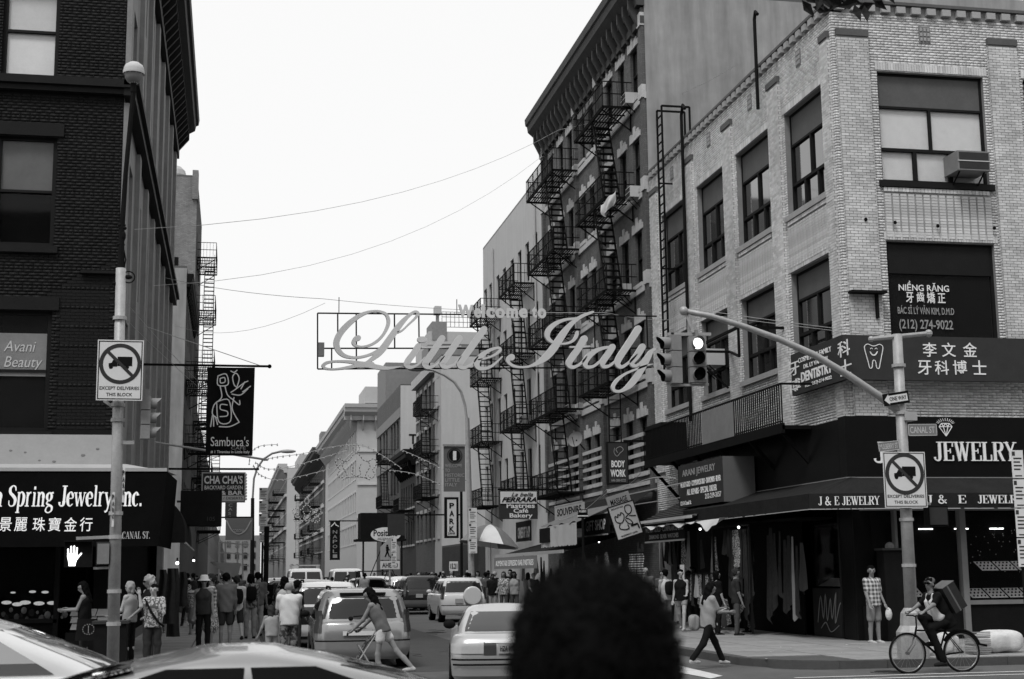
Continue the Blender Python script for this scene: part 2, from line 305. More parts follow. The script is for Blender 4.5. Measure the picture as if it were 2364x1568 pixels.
# pavements: corner blocks with rounded corners, kerb stones as separate pieces
def corner_pts(xc, sgn, rad=2.2, n=8):
    return [(xc+sgn*rad-sgn*rad*math.cos(a), KC+rad-rad*math.sin(a)) for a in np.linspace(0, math.pi/2, n+1)]
pvr = structure('pavement', MB(), 'pavement'); pvr.data.clear_geometry()
def pavement_mesh(nm, xc, sgn):
    c = corner_pts(xc, sgn); P = [(xc, 900)]+c+[(xc+sgn*160, KC), (xc+sgn*160, 900)]
    mb = MB().prism(P if sgn < 0 else P[::-1], Vector((0,0,0)), Vector((1,0,0)), Vector((0,1,0)), ZV, -.02, .135); return structure(nm, mb, 'kerb')
bpy.data.objects.remove(pvr)
pv_r = pavement_mesh('pavement', KR, 1); pv_l = pavement_mesh('pavement', KL, -1)
kst = MB().bb(-.09,.09,-.6,.6,-.02,.145).build('kerb_stone', 'kerb', pv_r); kme = kst.data; bpy.data.objects.remove(kst)
for xc, sgn, par in ((KR,1,pv_r),(KL,-1,pv_l)):
    for i in range(75): inst('kerb_stone', kme, par, (xc+sgn*.08, KC+2.9+i*1.22, .003+.004*random.random()), (0,0,random.uniform(-.003,.003)))
    for i in range(22): inst('kerb_stone', kme, par, (xc+sgn*(2.9+i*1.22), KC+.08, .003+.004*random.random()), (0,0,R(90)))
    cp = corner_pts(xc+sgn*.08, sgn, 2.2, 4)
    for i in range(4):
        a, b = Vector(cp[i]+(0,)), Vector(cp[i+1]+(0,)); d = b-a
        inst('kerb_stone', kme, par, ((a+b)/2)+Vector((0,.06,.003)), (0,0,math.atan2(d.y,d.x)-R(90)), (1,d.length/1.18,1))
# pavement flags near the corner: pieces proud of the bedding
flag = MB().bb(-.74,.74,-.74,.74,0,.02).build('paving_flag', 'pavement', pv_r); fme = flag.data; bpy.data.objects.remove(flag)
for par, x0, x1, y0, y1 in ((pv_r, KR+.25, 24, KC+.25, YF),(pv_r, KR+.25, XR, YF, 62),(pv_l, -9, KL-.25, KC+.25, YF),(pv_l, XL, KL-.25, YF, 56)):
    nx, ny = max(1,int((x1-x0)/1.5)), int((y1-y0)/1.5); sx, sy = (x1-x0)/nx, (y1-y0)/ny
    for i in range(nx):
        for j in range(ny):
            x, y = x0+sx*(i+.5), y0+sy*(j+.5)
            if abs(x-(KR if par is pv_r else KL)) < 1.5 and y < KC+1.5: continue
            inst('paving_flag', fme, par, (x, y, .13+.003*random.random()), None, (sx/1.5*.993, sy/1.5*.993, 1))
# road markings (thin sheets above the asphalt)
def marking(p, z=.006): return MB().add([(x,y,z) for x,y in p], [(0,1,2,3)])
mk = MB()
for y in (23.55, 22.95): mk.add([(9.5,y-.05,.008),(40,y+.42,.008),(40,y+.54,.008),(9.5,y+.07,.008)], [(0,1,2,3)])
structure('road_marking', mk, 'paint')
mk = MB()
for x in (4.3,): mk.add([(x,24.2,.008),(x+.42,24.2,.008),(x+.42,27.0,.008),(x,27.0,.008)], [(0,1,2,3)])
structure('crosswalk_bars', mk, 'paint')
mk = MB().add([tuple(onZ(x_,y_,.009)) for x_,y_ in ((1540,1530),(1668,1560),(1640,1566),(1530,1545))], [(0,1,2,3)])
structure('road_marking', mk, 'paint')

def manhole(x, y, r_, lb):
    t_ = MB().lathe([(0,.012),(r_,.012),(r_,.002)],Vector((x,y,0)),24).build('manhole_cover','kerb'); t_['label'] = lb; t_['category'] = 'manhole cover'
    mb_ = MB()
    for k_ in range(-3,4): mb_.bb(x-r_*.8*math.cos(k_*.35),x+r_*.8*math.cos(k_*.35),y+k_*r_*.24-.012,y+k_*r_*.24+.012,.0125,.017)
    mb_.build('raised_bars','darkgrey',t_)
manhole(5.6,33.5,.36,'round iron cover in the side street road near the crossing'); manhole(11.6,24.3,.34,'round iron cover in the avenue by the bicycle'); manhole(6.3,45,.36,'round iron cover farther down the side street')
mk = MB(); rl = random.Random(8)
for k_ in range(46):
    x_, y_ = (rl.uniform(9.9,20), rl.uniform(25.6,31)) if k_ % 2 else (rl.uniform(3,10), rl.uniform(24,45)); a_, s_ = rl.uniform(0,3), rl.uniform(.02,.07); z_ = .158 if x_ > KR+.1 and y_ > KC+.2 else .012
    mk.add([(x_+s_*math.cos(a_),y_+s_*math.sin(a_),z_),(x_-s_*.7*math.sin(a_),y_+s_*.7*math.cos(a_),z_+.01),(x_-s_*math.cos(a_),y_-s_*math.sin(a_),z_),(x_+s_*.7*math.sin(a_),y_-s_*.7*math.cos(a_),z_+.004)],[(0,1,2,3)])
mk.build('street_litter','offwhite',kind='stuff')
mk = MB()
for k_ in range(9):
    x_, y_ = rl.uniform(2,9), rl.uniform(25,50); pts_ = []
    for q_ in range(9): pts_.append((x_,y_,.018)); x_ += rl.uniform(-.5,.5); y_ += rl.uniform(.1,.8)
    ribbon(mk,pts_,Vector((0,0,0)),Vector((1,0,0)),Vector((0,1,0)),ZV,.003,.006+.0005*k_,3,False)
mk.build('tar_crack','rubber',kind='structure')
# unseen row of houses added behind the camera for glass and paint to reflect
ob = MB().bb(-60,70,-30,-16,0,22)
for k_ in range(36):
    for j_ in range(6): ob.bb(-58+k_*3.5,-56.6+k_*3.5,-16,-15.9,1.2+j_*3.5,3.3+j_*3.5)
structure('added_opposite_houses', ob, 'darkbrick')
# ------------------------------------------------------------------ facade tools
def wall_mesh(O, U, N, w, h, ops, depth):
    xs = sorted({0., w}|{a for o in ops for a in o[:2]}); zs = sorted({0., h}|{b for o in ops for b in o[2:4]}); mb = MB()
    for i in range(len(xs)-1):
        for j in range(len(zs)-1):
            cx, cz = (xs[i]+xs[i+1])/2, (zs[j]+zs[j+1])/2
            if any(o[0] < cx < o[1] and o[2] < cz < o[3] for o in ops): continue
            mb.add([O+U*a+ZV*b for a, b in ((xs[i],zs[j]),(xs[i+1],zs[j]),(xs[i+1],zs[j+1]),(xs[i],zs[j+1]))], [(0,1,2,3)])
    for a0,a1,b0,b1 in [o[:4] for o in ops]:
        q = [(a0,b0),(a1,b0),(a1,b1),(a0,b1)]
        for k in range(4):
            (a,b),(c,d) = q[k], q[(k+1)%4]
            mb.add([O+U*a+ZV*b, O+U*c+ZV*d, O+U*c+ZV*d-N*depth, O+U*a+ZV*b-N*depth], [(3,2,1,0)])
    return mb
def brick_set(parent, O, U, N, w, h, ops, m, near=0, bl=.205, bh=.072, gap=.011, proud=.014, jit=.005, eye=True, zmin=0):
    rects = []
    for r in range(int(h/bh)):
        z0, z1 = r*bh, (r+1)*bh-gap; zc = (z0+z1)/2
        if zc < zmin: continue
        hdr = (r % 6 == 5); L_ = bl/2 if hdr else bl
        cut = [(o[0], o[1]) for o in ops if o[2]-gap < zc < o[3]]
        x = -(r%2)*bl/2
        while x < w:
            a, b = max(x,0)+gap/2, min(x+L_,w)-gap/2; x += L_
            segs = [(a,b)]
            for c0, c1 in cut:
                ns = []
                for s0, s1 in segs:
                    if s1 <= c0 or s0 >= c1: ns.append((s0,s1))
                    else:
                        if s0 < c0: ns.append((s0,c0))
                        if s1 > c1: ns.append((c1,s1))
                segs = ns
            rects += [(s0,s1,z0,z1) for s0, s1 in segs if s1-s0 > .02]
    if near:
        full = [q for q in rects if abs((q[1]-q[0])-(bl-gap)) < .002]
        full.sort(key=lambda q: (O+U*q[0]+ZV*q[2]-Vector(EYE)).length); pick = set(full[:near]); rects = [q for q in rects if q not in pick]
        me = MB().fbox(Vector((0,0,0)), U, ZV, N, 0, bl-gap, 0, bh-gap, -.02, proud).build('brick', m); dm = me.data; bpy.data.objects.remove(me)
        for q in pick: inst('brick', dm, parent, O+U*q[0]+ZV*q[2]+N*random.uniform(0,jit))
    A = np.array(rects); n = len(A); c = proud+rng.uniform(0, jit, n)
    Un, Nn, Zn, On = (np.array(k) for k in (U, N, ZV, O)); V = np.empty((n,8,3))
    for k,(ia,ib,f) in enumerate(((0,2,0),(1,2,0),(1,3,0),(0,3,0),(0,2,1),(1,2,1),(1,3,1),(0,3,1))):
        V[:,k] = On+A[:,ia,None]*Un+A[:,ib,None]*Zn+(c*f)[:,None]*Nn
    V = V.reshape(-1,3); b = (np.arange(n)*8)[:,None]
    Fc = np.concatenate([b+np.array(q) for q in ((4,5,6,7),(0,1,5,4),(1,2,6,5),(2,3,7,6),(3,0,4,7))])
    me = bpy.data.meshes.new('brickwork'); me.vertices.add(len(V)); me.vertices.foreach_set('co', V.ravel()-np.tile(np.array(BASE.get(parent.name,(0,0,0))), len(V)))
    me.loops.add(Fc.size); me.loops.foreach_set('vertex_index', Fc.ravel().astype(np.int32)); me.polygons.add(len(Fc)); me.polygons.foreach_set('loop_start', np.arange(len(Fc))*4); me.update(); me.validate()
    me.materials.append(K[m]); o = bpy.data.objects.new('brickwork', me); C.objects.link(o); o.parent = parent; o['kind'] = 'stuff'; return o
def window(parent, O, U, N, op, depth=.18, style='sash', fm='frame', fw=.07, sill=None, lintel=None, inner=None):
    a0,a1,b0,b1 = op[:4]; w_, h_ = a1-a0, b1-b0; P = O+U*a0+ZV*b0-N*depth; mb = MB()
    fb = lambda x0,x1,z0,z1,c=.05,c0=-.02: mb.fbox(P,U,ZV,N,x0,x1,z0,z1,c0,c)
    fb(0,fw,0,h_); fb(w_-fw,w_,0,h_); fb(fw,w_-fw,0,fw); fb(fw,w_-fw,h_-fw,h_)
    panes = []
    if style == 'sash':
        m_ = h_*.5; fb(fw,w_-fw,m_-.03,m_+.03,.06); panes = [(fw,w_-fw,fw,m_-.03,-.01),(fw,w_-fw,m_+.03,h_-fw,.012)]
    elif style == 'plain': panes = [(fw,w_-fw,fw,h_-fw,0)]
    elif style == 'big':   # panel on top, two tall lights, three small ones below
        t1, t2 = h_*.685, h_*.30; fb(fw,w_-fw,t1-.03,t1+.03,.06); fb(fw,w_-fw,t2-.05,t2+.03,.07); xm = w_*.49; fb(xm-.035,xm+.035,t2+.03,t1-.03,.06)
        for x in (w_*.33, w_*.66): fb(x-.05,x+.05,fw,t2-.05,.065)
        panes = [(fw,xm-.035,t2+.03,t1-.03,0),(xm+.035,w_-fw,t2+.03,t1-.03,0),(fw,w_*.33-.05,fw,t2-.05,0),(w_*.33+.05,w_*.66-.05,fw,t2-.05,0),(w_*.66+.05,w_-fw,fw,t2-.05,0)]
    wn = mb.build('window', fm, parent)
    if style == 'big':
        MB().fbox(P,U,ZV,N,fw,w_-fw,h_*.685+.03,h_-fw,-.01,.03).build('spandrel_panel', 'spandrel', wn)
    for x0,x1,z0,z1,c in panes: MB().fbox(P,U,ZV,N,x0,x1,z0,z1,c-.012,c-.004).build('pane', 'clearglass' if isinstance(inner, tuple) and inner[1] else inner[0] if isinstance(inner, tuple) and inner[0] else 'glass', wn)
    if isinstance(inner, tuple) and inner[1]:
        f0 = inner[2]; MB().fbox(P,U,ZV,N,fw,w_-fw,fw+(h_-2*fw)*f0,h_-fw,-.035,-.02).build('blind', inner[1], wn)
    if sill: MB().fbox(O,U,ZV,N,a0-.1,a1+.1,b0-.16,b0-.005,-depth+.06,.09).build('sill', sill, wn)
    if lintel:
        if lintel[0] == 'flat': MB().fbox(O,U,ZV,N,a0-.14,a1+.14,b1+.004,b1+.3,-.05,.05).build('lintel', lintel[1], wn)
        else:  # keyed stone head: stepped voussoirs
            mb = MB()
            for k,(x,hh) in enumerate(((-.22,.22),(.0,.36),(.25,.3),(.5,.55),(.75,.3),(1.,.36))):
                xx = a0+w_*x; mb.fbox(O,U,ZV,N,xx-.0,xx+w_*.235,b1+.004,b1+hh,-.05,.04+.01*(k%2))
            mb.build('lintel', lintel[1], wn)
    return wn
SR = (Vector((0,1,0)), Vector((-1,0,0))); SL = (Vector((0,1,0)), Vector((1,0,0)))
CAN = (Vector((1,0,0)), Vector((0,-1,0)))
def cornice(parent, O, U, N, w, z, h, over, m, br=.9, name='cornice', brk=True, ret=True):
    mb = MB(); pr = [(0,0),(over*.35,0),(over*.4,h*.25),(over*.85,h*.5),(over*.9,h*.72),(over,h*.76),(over*1.04,h),(0,h)]
    mb.prism([(c,b) for c,b in pr], O+ZV*z, N, ZV, U, -.05, w+.05)
    c = mb.build(name, m, parent)
    if brk:
        n = max(2,int(w/br)); s0 = MB().prism([(0.01,-h*.65),(.12,-h*.6),(over*.62,-.02),(over*.62,h*.3),(.01,h*.3)], Vector((0,0,0)), N, ZV, U, -.07, .07).build('bracket', m); dm = s0.data; bpy.data.objects.remove(s0)
        for i in range(n): inst('bracket', dm, c, O+U*(w*(i+.5)/n)+ZV*z+N*.003)
    return c
# ================================================================== RIGHT CORNER BUILDING (pale glazed brick)
bR = thing('brick_corner_building', 'pale glazed brick corner building with dark wide windows above the jewelry shop', 'building', (XR,YF,0))
US, NS = SR; UC, NC = CAN; Y1R = 48.35; ZT = 15.85
wy = [(.65,3.3),(4.5,7.15),(8.2,10.85),(12.1,14.75)]; ops_s = [(a,b,11.3,14.15) for a,b in wy]+[(a,b,7.3,9.7) for a,b in wy]+[(.6,8.4,0,5.0),(8.4,15.6,0,3.9)]
O_s = Vector((XR,YF,0)); O_c = Vector((XR,YF,0))
wc = [(1.18,4.12),(5.25,8.2)]; ops_c = [(a,b,11.45,14.33) for a,b in wc]+[(a,b,7.45,9.9) for a,b in wc]+[(.55,9.6,0,3.95)]
wall_mesh(O_s, US, NS, Y1R-YF, ZT, ops_s, .22).build('wall', 'mortarL', bR); wall_mesh(O_c, UC, NC, 10, ZT, ops_c, .22).build('wall', 'mortarL', bR)
sp = [(a,b,z-1.62,z-.02) for a,b in wy for z in (11.3,)]; spc = [(a,b,10.0,11.4) for a,b in wc]
brick_set(bR, O_s, US, NS, Y1R-YF, ZT, ops_s+sp+[(0,8.55,0,5.2),(8.3,16.2,0,3.9)], 'brickL', near=0)
brick_set(bR, O_c, UC, NC, 10, ZT, ops_c+spc+[(0,10,0,3.95)], 'brickL', near=300)
# vertical brick flutes under the upper windows
def flutes(O, U, N, a, b, z0, z1):
    p = MB().fbox(O,U,ZV,N,a,b,z0,z1,-.02,.012).build('spandrel', 'stoneL', bR); n = int((b-a)/.2); mb = None
    me = None
    for i in range(n*1):
        x = a+(i+.5)*(b-a)/n
        if me is None:
            q = MB()
            for k in range(int((z1-z0-.1)/.075)): q.fbox(Vector((0,0,0)),U,ZV,N,-.08,.08,k*.075,k*.075+.064,0,.045)
            t = q.build('flute', 'brickL'); me = t.data; bpy.data.objects.remove(t)
        inst('flute', me, p, O+U*x+ZV*(z0+.0))
    mb = MB()
    for i in range(int((b-a)/.1)): mb.fbox(O,U,ZV,N,a+i*.1,a+i*.1+.088,z1-.1,z1-.0,.002,.06)
    mb.build('header_course', 'brickL', p)
for a,b in wy: flutes(O_s,US,NS,a,b,9.85,11.12)
for a,b in wc: flutes(O_c,UC,NC,a,b,10.0,11.27)
# pilasters proud of the wall, with caps, soldier courses over the openings
def pilaster(O, U, N, a, b, z0, z1, d=.1):
    t = MB().fbox(O,U,ZV,N,a,b,z0,z1,0,d-.015).build('pilaster', 'mortarL', bR)
    rows = int((z1-z0)/.072); mb = MB(); wd = b-a
    for r in range(rows):
        off = (r%2)*.1; x = a-off
        while x < b:
            p, q = max(x,a)+.005, min(x+.2,b)-.005; x += .205
            if q-p > .02: mb.fbox(O,U,ZV,N,p,q,z0+r*.072,z0+r*.072+.061,d-.015,d+random.uniform(0,.004))
        for e0,e1 in ((a-.006,a+.0),(b,b+.006)): mb.fbox(O,U,ZV,N,e0,e1,z0+r*.072,z0+r*.072+.061,.0,d-.004 if r%2 else d-.03)
    mb.build('brickwork', 'brickL', t, kind='stuff')
    MB().fbox(O,U,ZV,N,a-.01,b+.01,z1,z1+.17,0,d+.02).build('pilaster_cap', 'spandrel', t)
pilaster(O_c,UC,NC,.1,.95,5.5,15.2); pilaster(O_c,UC,NC,4.28,5.1,7.45,15.2)
pilaster(O_s,US,NS,.1,.58,5.2,15.2); 
for a in (3.5,7.33,11.1,15.1): pilaster(O_s,US,NS,a,a+.8 if a<15 else 15.95,5.2,15.2)
for O,U,N,ww,zz in ((O_c,UC,NC,wc,(14.36,9.93)),(O_s,US,NS,wy,(14.18,9.73))):
    for a,b in ww:
        for z in zz:
            mb = MB(); x = a-.05
            while x < b+.05: mb.fbox(O,U,ZV,N,x,x+.063,z,z+.2,.016,.035); x += .072
            mb.build('soldier_course', 'brickL', bR)
# small carved vents, parapet teeth
for O,U,N,xs in ((O_c,UC,NC,(2.55,6.7)),(O_s,US,NS,(2.1,5.8,9.5,13.4))):
    for x in xs:
        v_ = MB().fbox(O,U,ZV,N,x-.16,x+.16,15.15,15.6,.0,.035).build('carved_tile', 'grey', bR)
        mb = MB()
        for k in range(9): mb.fbox(O,U,ZV,N,x-.13+.1*(k%3),x-.07+.1*(k%3),15.2+.13*(k//3),15.29+.13*(k//3),.035,.06)
        mb.build('carving', 'stoneL', v_)
for O,U,N,w_ in ((O_c,UC,NC,10),(O_s,US,NS,Y1R-YF)):
    MB().fbox(O,U,ZV,N,-.13 if N is NC else -.0,w_,ZT,ZT+.3,-.3,.0).build('parapet', 'mortarL', bR)
    MB().fbox(O,U,ZV,N,-.2,w_,ZT+.26,ZT+.34,-.35,.1).build('coping', 'spandrel', bR)
    tm = MB().fbox(Vector((0,0,0)),U,ZV,N,0,.24,-.02,.15,0,.12).build('dentil', 'stoneL'); dm = tm.data; bpy.data.objects.remove(tm)
    for i in range(int(w_/.42)): inst('dentil', dm, bR, O+U*(.1+i*.42)+ZV*(ZT+.06))
MB().bb(XR+.5, XR+10, YF+.5, Y1R-.0, 0, ZT).build('core', 'interior', bR)
MB().bb(XR+.02, XR+10, Y1R-.1, Y1R, 0, ZT).build('back_wall', 'mortarL', bR)
inn = [('glass','curtain',.0),('glass','curtain',0.),(None,None),(None,None)]
for k,(a,b) in enumerate(wy):
    window(bR,O_s,US,NS,(a,b,11.3,14.15),.2,'big',sill='stoneL',inner=('glassd',None))
    window(bR,O_s,US,NS,(a,b,7.3,9.7),.2,'big',sill='stoneL',inner=None)
for k,(a,b) in enumerate(wc):
    window(bR,O_c,UC,NC,(a,b,11.45,14.33),.16,'big',sill='trimD',inner=('glass','curtain',0.))
    window(bR,O_c,UC,NC,(a,b,7.45,9.9),.16,'plain',inner=('glassd',None))
    MB().fbox(O_c,UC,ZV,NC,a+.08,b-.08,9.1,9.83,-.16,-.1).build('spandrel_panel', 'trimD', bR)
# lettering on the lower canal-side window
def win_text(body, x0, y0, x1, y1, m='letter', bold=.01, Y=YF-.0):
    A, B, Cc = onY(x0,y1,Y), onY(x1,y1,Y), onY(x0,y0,Y)
    return text(body, (A.x, Y-.0, A.z), (1,0,0), ZV, B.x-A.x, Cc.z-A.z, m, bR, bold=bold)
for b_, x0,y0,x1,y1,m in (('NIỀNG RĂNG',2074,648,2190,671,'letter'),('牙 齒 矯 正',2091,673,2182,699,'letter'),('BÁC SĨ LÝ VĂN KIM, D.M.D',2072,703,2202,727,'lettergrey'),('(212) 274-9022',2076,737,2200,765,'lettergrey')):
    win_text(b_,x0,y0,x1,y1,m,.012,YF+.14)
MB().bb(14.58,15.55,32.08,32.18,.15,3.96).bb(14.58,14.68,32.19,32.85,.15,3.96).build('black_cladding', 'blacksheet', bR)
# flag of leaves growing on a ledge, small brackets
MB().fbox(O_c,UC,ZV,NC,.05,.98,8.5,8.56,.1,.35).build('ledge', 'dark', bR); MB().fbox(O_c,UC,ZV,NC,.75,.81,7.9,8.5,.1,.2).build('ledge_bracket', 'dark', bR)
for x,z in ((.62,10.4),(1.4,10.35),(2.55,10.3),(4.1,10.3)): MB().ball(O_c+UC*x+ZV*z+NC*.12,.05,6).build('anchor', 'dark', bR)
# ------------------------------------------------------------------ tenement beyond it
def side_building(name, label, side, Y0, Y1, zt, wins, m, mside, depth=12, lint=None, sill=None, zlow=0, group=None, fr='frame', X=None, wm=1, wd=.16, back=True, cap='spandrel', style='sash'):
    X = X if X is not None else (XR if side == 'R' else XL); U, N = SR if side == 'R' else SL; s = 1 if side == 'R' else -1
    b = thing(name, label, 'building', (X,Y0,0), group); O = Vector((X,Y0,0)); ops = [(a-Y0,c-Y0,z0,z1) for a,c,z0,z1 in wins]
    wall_mesh(O,U,N,Y1-Y0,zt,ops,wd+.05).build('wall', m, b)
    MB().add([(X,Y0,0),(X+s*depth,Y0,0),(X+s*depth,Y0,zt),(X,Y0,zt)],[(0,1,2,3)]).build('side_wall', mside, b)
    MB().bb(X+s*.5,X+s*(depth-.01),Y0+.02,Y1-.02,0,zt-.02).build('core', 'interior', b)
    MB().bb(X-s*.0,X+s*depth,Y0+.0,Y1,zt,zt+.12).build('roof_edge', cap, b)
    for op in ops: window(b,O,U,N,op,wd,style,fr,.06,sill,lint,None)
    return b
tw = []
for z in (7.45-2.05, 10.95-2.05, 14.4-2.05, 17.9-2.0, 21.5-2.0):
    for a,c in ((49.5,50.45),(51.35,52.25),(53.2,54.2),(56.3,57.1),(57.8,58.6),(60.15,61.0),(61.95,62.8),(64.0,64.9)): tw.append((a,c,z,z+2.0))
bT = side_building('tenement_building', 'tall dark brick tenement with keyed stone window heads and heavy overhanging cornice', 'R', 48.45, 66.4, 23.2, tw, 'tenement', 'stucco', 16, ('key','tenband'), 'tenband')
O = Vector((XR,48.45,0)); U, N = SR
cornice(bT,O,U,N,17.95,22.65,1.3,.82,'tencorn',.75)
MB().fbox(O,U,ZV,N,-.0,17.95,23.2,23.9,-.3,-.0).build('frieze', 'tencorn', bT); MB().bb(XR+.3,XR+16,48.45,66.4,23.3,23.93).build('parapet', 'stucco', bT)
for z in (21.98,): MB().fbox(O,U,ZV,N,0,17.95,z,z+.28,0,.16).build('band_course', 'tencorn', bT)
for z in (19.3,15.72,12.2,8.65): MB().fbox(O,U,ZV,N,0,17.95,z-.24,z,0,.07).build('band_course', 'tenband', bT)
for y in (0.05,6.75,10.65,17.4): 
    p = MB().fbox(O,U,ZV,N,y,y+.4,4.6,22.6,0,.12).build('pilaster', 'tenement', bT)
    for z in (8.5,12.1,15.6,19.1,21.9): MB().fbox(O,U,ZV,N,y-.03,y+.43,z,z+.5,.0,.17).build('pilaster_block', 'tenband', p)
for k in range(6): MB().fbox(O,U,ZV,N,0,17.95,4.9+.36*k,5.04+.36*k,0,.05).build('stone_band', 'tenband', bT)
# pale plain neighbour
pw = []
for z in (5.95,9.5,13.05,16.6):
    for y in (67.8,69.86,71.84,73.92,76.2,78.2,80.63,82.3): pw.append((y,y+.95,z,z+2.05))
bP = side_building('plain_apartment_building', 'pale plain plastered building with narrow windows between the dark tenement and the gap', 'R', 66.45, 83.5, 21.25, pw, 'palewall', 'palewall', 14, cap='grey')
MB().tube((XR-.08,68.0,5),(XR-.08,68.0,20.5),.06,6).build('downpipe', 'lightgrey', bP); MB().tube((XR-.08,79.8,5),(XR-.08,79.8,20.5),.06,6).build('downpipe', 'lightgrey', bP)
# low shops, then pale blank wall and facades beyond
bLow = side_building('low_shop_building', 'low dark shop building behind the lamp post by the parking sign', 'R', 83.55, 101.3, 3.6, [], 'darkbrick', 'darkbrick', 12)
def rw(ys, zs, w_=.95, h_=1.9): return [(y,y+w_,z,z+h_) for z in zs for y in ys]
bF1 = side_building('brick_building', 'brick building whose blank pale side wall rises behind the curved street lamp', 'R', 101.3, 116.0, 17.4, rw((102.2,104.4,107,109.3,112,114.2),(4.4,7.6,10.8,14.0),1.05,2.0), 'midbrick', 'palewall', 14, ('flat','cream'), 'cream')
MB().fbox(Vector((XR,101.3,0)),U,ZV,N,0,3.4,0,17.38,.0,.03).build('pale_strip', 'cream', bF1)
MB().fbox(Vector((XR,101.3,0)),U,ZV,N,3.5,14.7,16.7,17.4,.0,.4).build('cornice', 'tenband', bF1)
bF1b = side_building('dark_brick_building', 'lower dark brick house with deep black cornice left of the pale blank wall', 'R', 116.05, 127.0, 11.2, rw((117,118.6,120.3,122,123.8,125.4),(4.2,7.3),.8,1.9), 'darkbrick', 'darkbrick', 14, None, 'cream')
cornice(bF1b,Vector((XR,116.05,0)),U,N,10.95,10.6,1.3,1.0,'dark',1.2)
bF2 = side_building('graffiti_wall_building', 'grey building with tall vertical graffiti on its pale side wall', 'R', 127.0, 148.2, 18.6, rw((128.5,131,133.5,138,140.5,144),(5,9,13),1.6,2.6), 'midbrick', 'palewall', 3.6)
side_building('set_back_building', 'dark set back building behind the curved street lamp and script sign', 'R', 127.3, 147.9, 22.4, [], 'farwall', 'grey', 12, X=XR+3.6)
text('T\nK\nS\nN', (XR+.75,126.98,9.6),(1,0,0),ZV,.9,4.6,'dark',bF2,bold=.02,name='graffiti')
for k in range(2): MB().fbox(Vector((XR,127.0,0)),U,ZV,N,0,21,11.7+k*4,12.6+k*4,0,.1).build('band_course', 'grey', bF2)
bF2t = thing('rooftop_parapet', 'sloping grey penthouse wall above the graffiti building', 'building', (XR,127,18.7)); MB().bb(XR+.02,XR+8,140,148.2,18.73,22.6).build('wall', 'grey', bF2t)
bF3 = side_building('cream_corner_building', 'cream corner building with white window surrounds facing the camera above the black restaurant box', 'R', 172.3, 232, 21.5, rw([174+2.6*k for k in range(20)],(5.5,9.4,13.3,17.0),1.2,2.2), 'cream', 'cream', 13, ('flat','offwhite'), 'offwhite')
cornice(bF3,Vector((XR,172.3,0)),U,N,59.7,20.2,1.9,1.6,'lightgrey',2.2)
O3 = Vector((XR,172.28,0))
cornice(bF3,O3-Vector((1.6,0,0)),UC,NC,9,20.2,1.9,1.5,'lightgrey',1.4)
MB().bb(XR+.8,XR+9,171,180,22.2,24.2).build('parapet', 'cream', bF3)
for z in (5.4,9.6,13.4,17.2):
    for x in (3.2,): 
        window(bF3,O3,UC,NC,(x,x+2.0,z-.3,z+2.2),-.05,'sash','offwhite',.22,'offwhite',('flat','offwhite'),None)
for z in (8.4,12.4,16.4): MB().fbox(O3,UC,ZV,NC,0,9,z,z+.35,0,.15).build('band_course', 'offwhite', bF3)
bF4 = side_building('far_brick_row', 'far dark brick row with ornate dark cornice left of the cream building', 'R', 232.2, 318, 21.2, rw([235+3.0*k for k in range(27)],(5.5,9.4,13.3,17.),1.3,2.2), 'midbrick', 'midbrick', 12, ('flat','cream'), 'cream', X=14.5)
cornice(bF4,Vector((14.5,232.2,0)),U,N,85.8,20.3,1.9,1.9,'tencorn',3)
for z in (8.6,12.5,16.4): MB().fbox(Vector((14.5,232.2,0)),U,ZV,N,0,85.8,z,z+.5,0,.2).build('band_course', 'tenband', bF4)
MB().bb(15,24,250,256,21.3,26.5).build('bulkhead', 'grey', bF4); MB().bb(15,20,262,266,21.3,25).build('bulkhead', 'darkgrey', bF4)
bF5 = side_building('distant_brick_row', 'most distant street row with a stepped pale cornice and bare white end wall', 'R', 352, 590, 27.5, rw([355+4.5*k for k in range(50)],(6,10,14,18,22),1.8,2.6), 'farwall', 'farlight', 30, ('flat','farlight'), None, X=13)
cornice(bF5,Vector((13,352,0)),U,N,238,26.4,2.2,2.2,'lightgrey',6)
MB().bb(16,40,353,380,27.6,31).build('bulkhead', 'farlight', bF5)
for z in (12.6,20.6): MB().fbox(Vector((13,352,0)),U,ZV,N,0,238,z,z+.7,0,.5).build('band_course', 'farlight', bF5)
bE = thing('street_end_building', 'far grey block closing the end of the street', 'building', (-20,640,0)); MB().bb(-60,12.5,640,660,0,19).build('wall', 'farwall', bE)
for k in range(9):
    for j in range(3): MB().bb(-20+k*3.6,-18.4+k*3.6,639.7,640,4+j*5,6.6+j*5).build('window', 'glassd', bE)
# tower block and rooftop plant behind the plain building
tb = thing('rooftop_plant_building', 'boxy grey rooftop plant with chimney and railings behind the script letters', 'building', (16,150,0))
P0, P1 = onY(985,858,200), onY(1110,760,200); MB().bb(P0.x+.3,P1.x+5,200,215,0,onY(1000,765,200).z).build('wall', 'lightgrey', tb)
q0, q1 = onY(987,860,199.5), onY(1036,797,199.5); MB().bb(q0.x,q1.x,199.4,206,q0.z,q1.z).build('side_box', 'grey', tb)
q0, q1 = onY(998,768,199.6), onY(1032,742,199.6); MB().bb(q0.x,q1.x,199.9,206,q0.z-1,q1.z).build('penthouse', 'grey', tb)
q0, q1 = onY(1003,745,202), onY(1018,708,202); MB().bb(q0.x+.3,q1.x-.3,202,203,q0.z-1,q1.z).build('chimney', 'grey', tb); MB().bb(q0.x,q1.x,201.6,203.3,q1.z-1.1,q1.z).build('chimney_cap', 'lightgrey', tb)
mb = MB(); q0, q1 = onY(1020,755,200), onY(1098,722,200)
for k in range(9): x = q0.x+(q1.x-q0.x)*k/8; mb.bar((x,200,q0.z),(x,200,q1.z),.08)
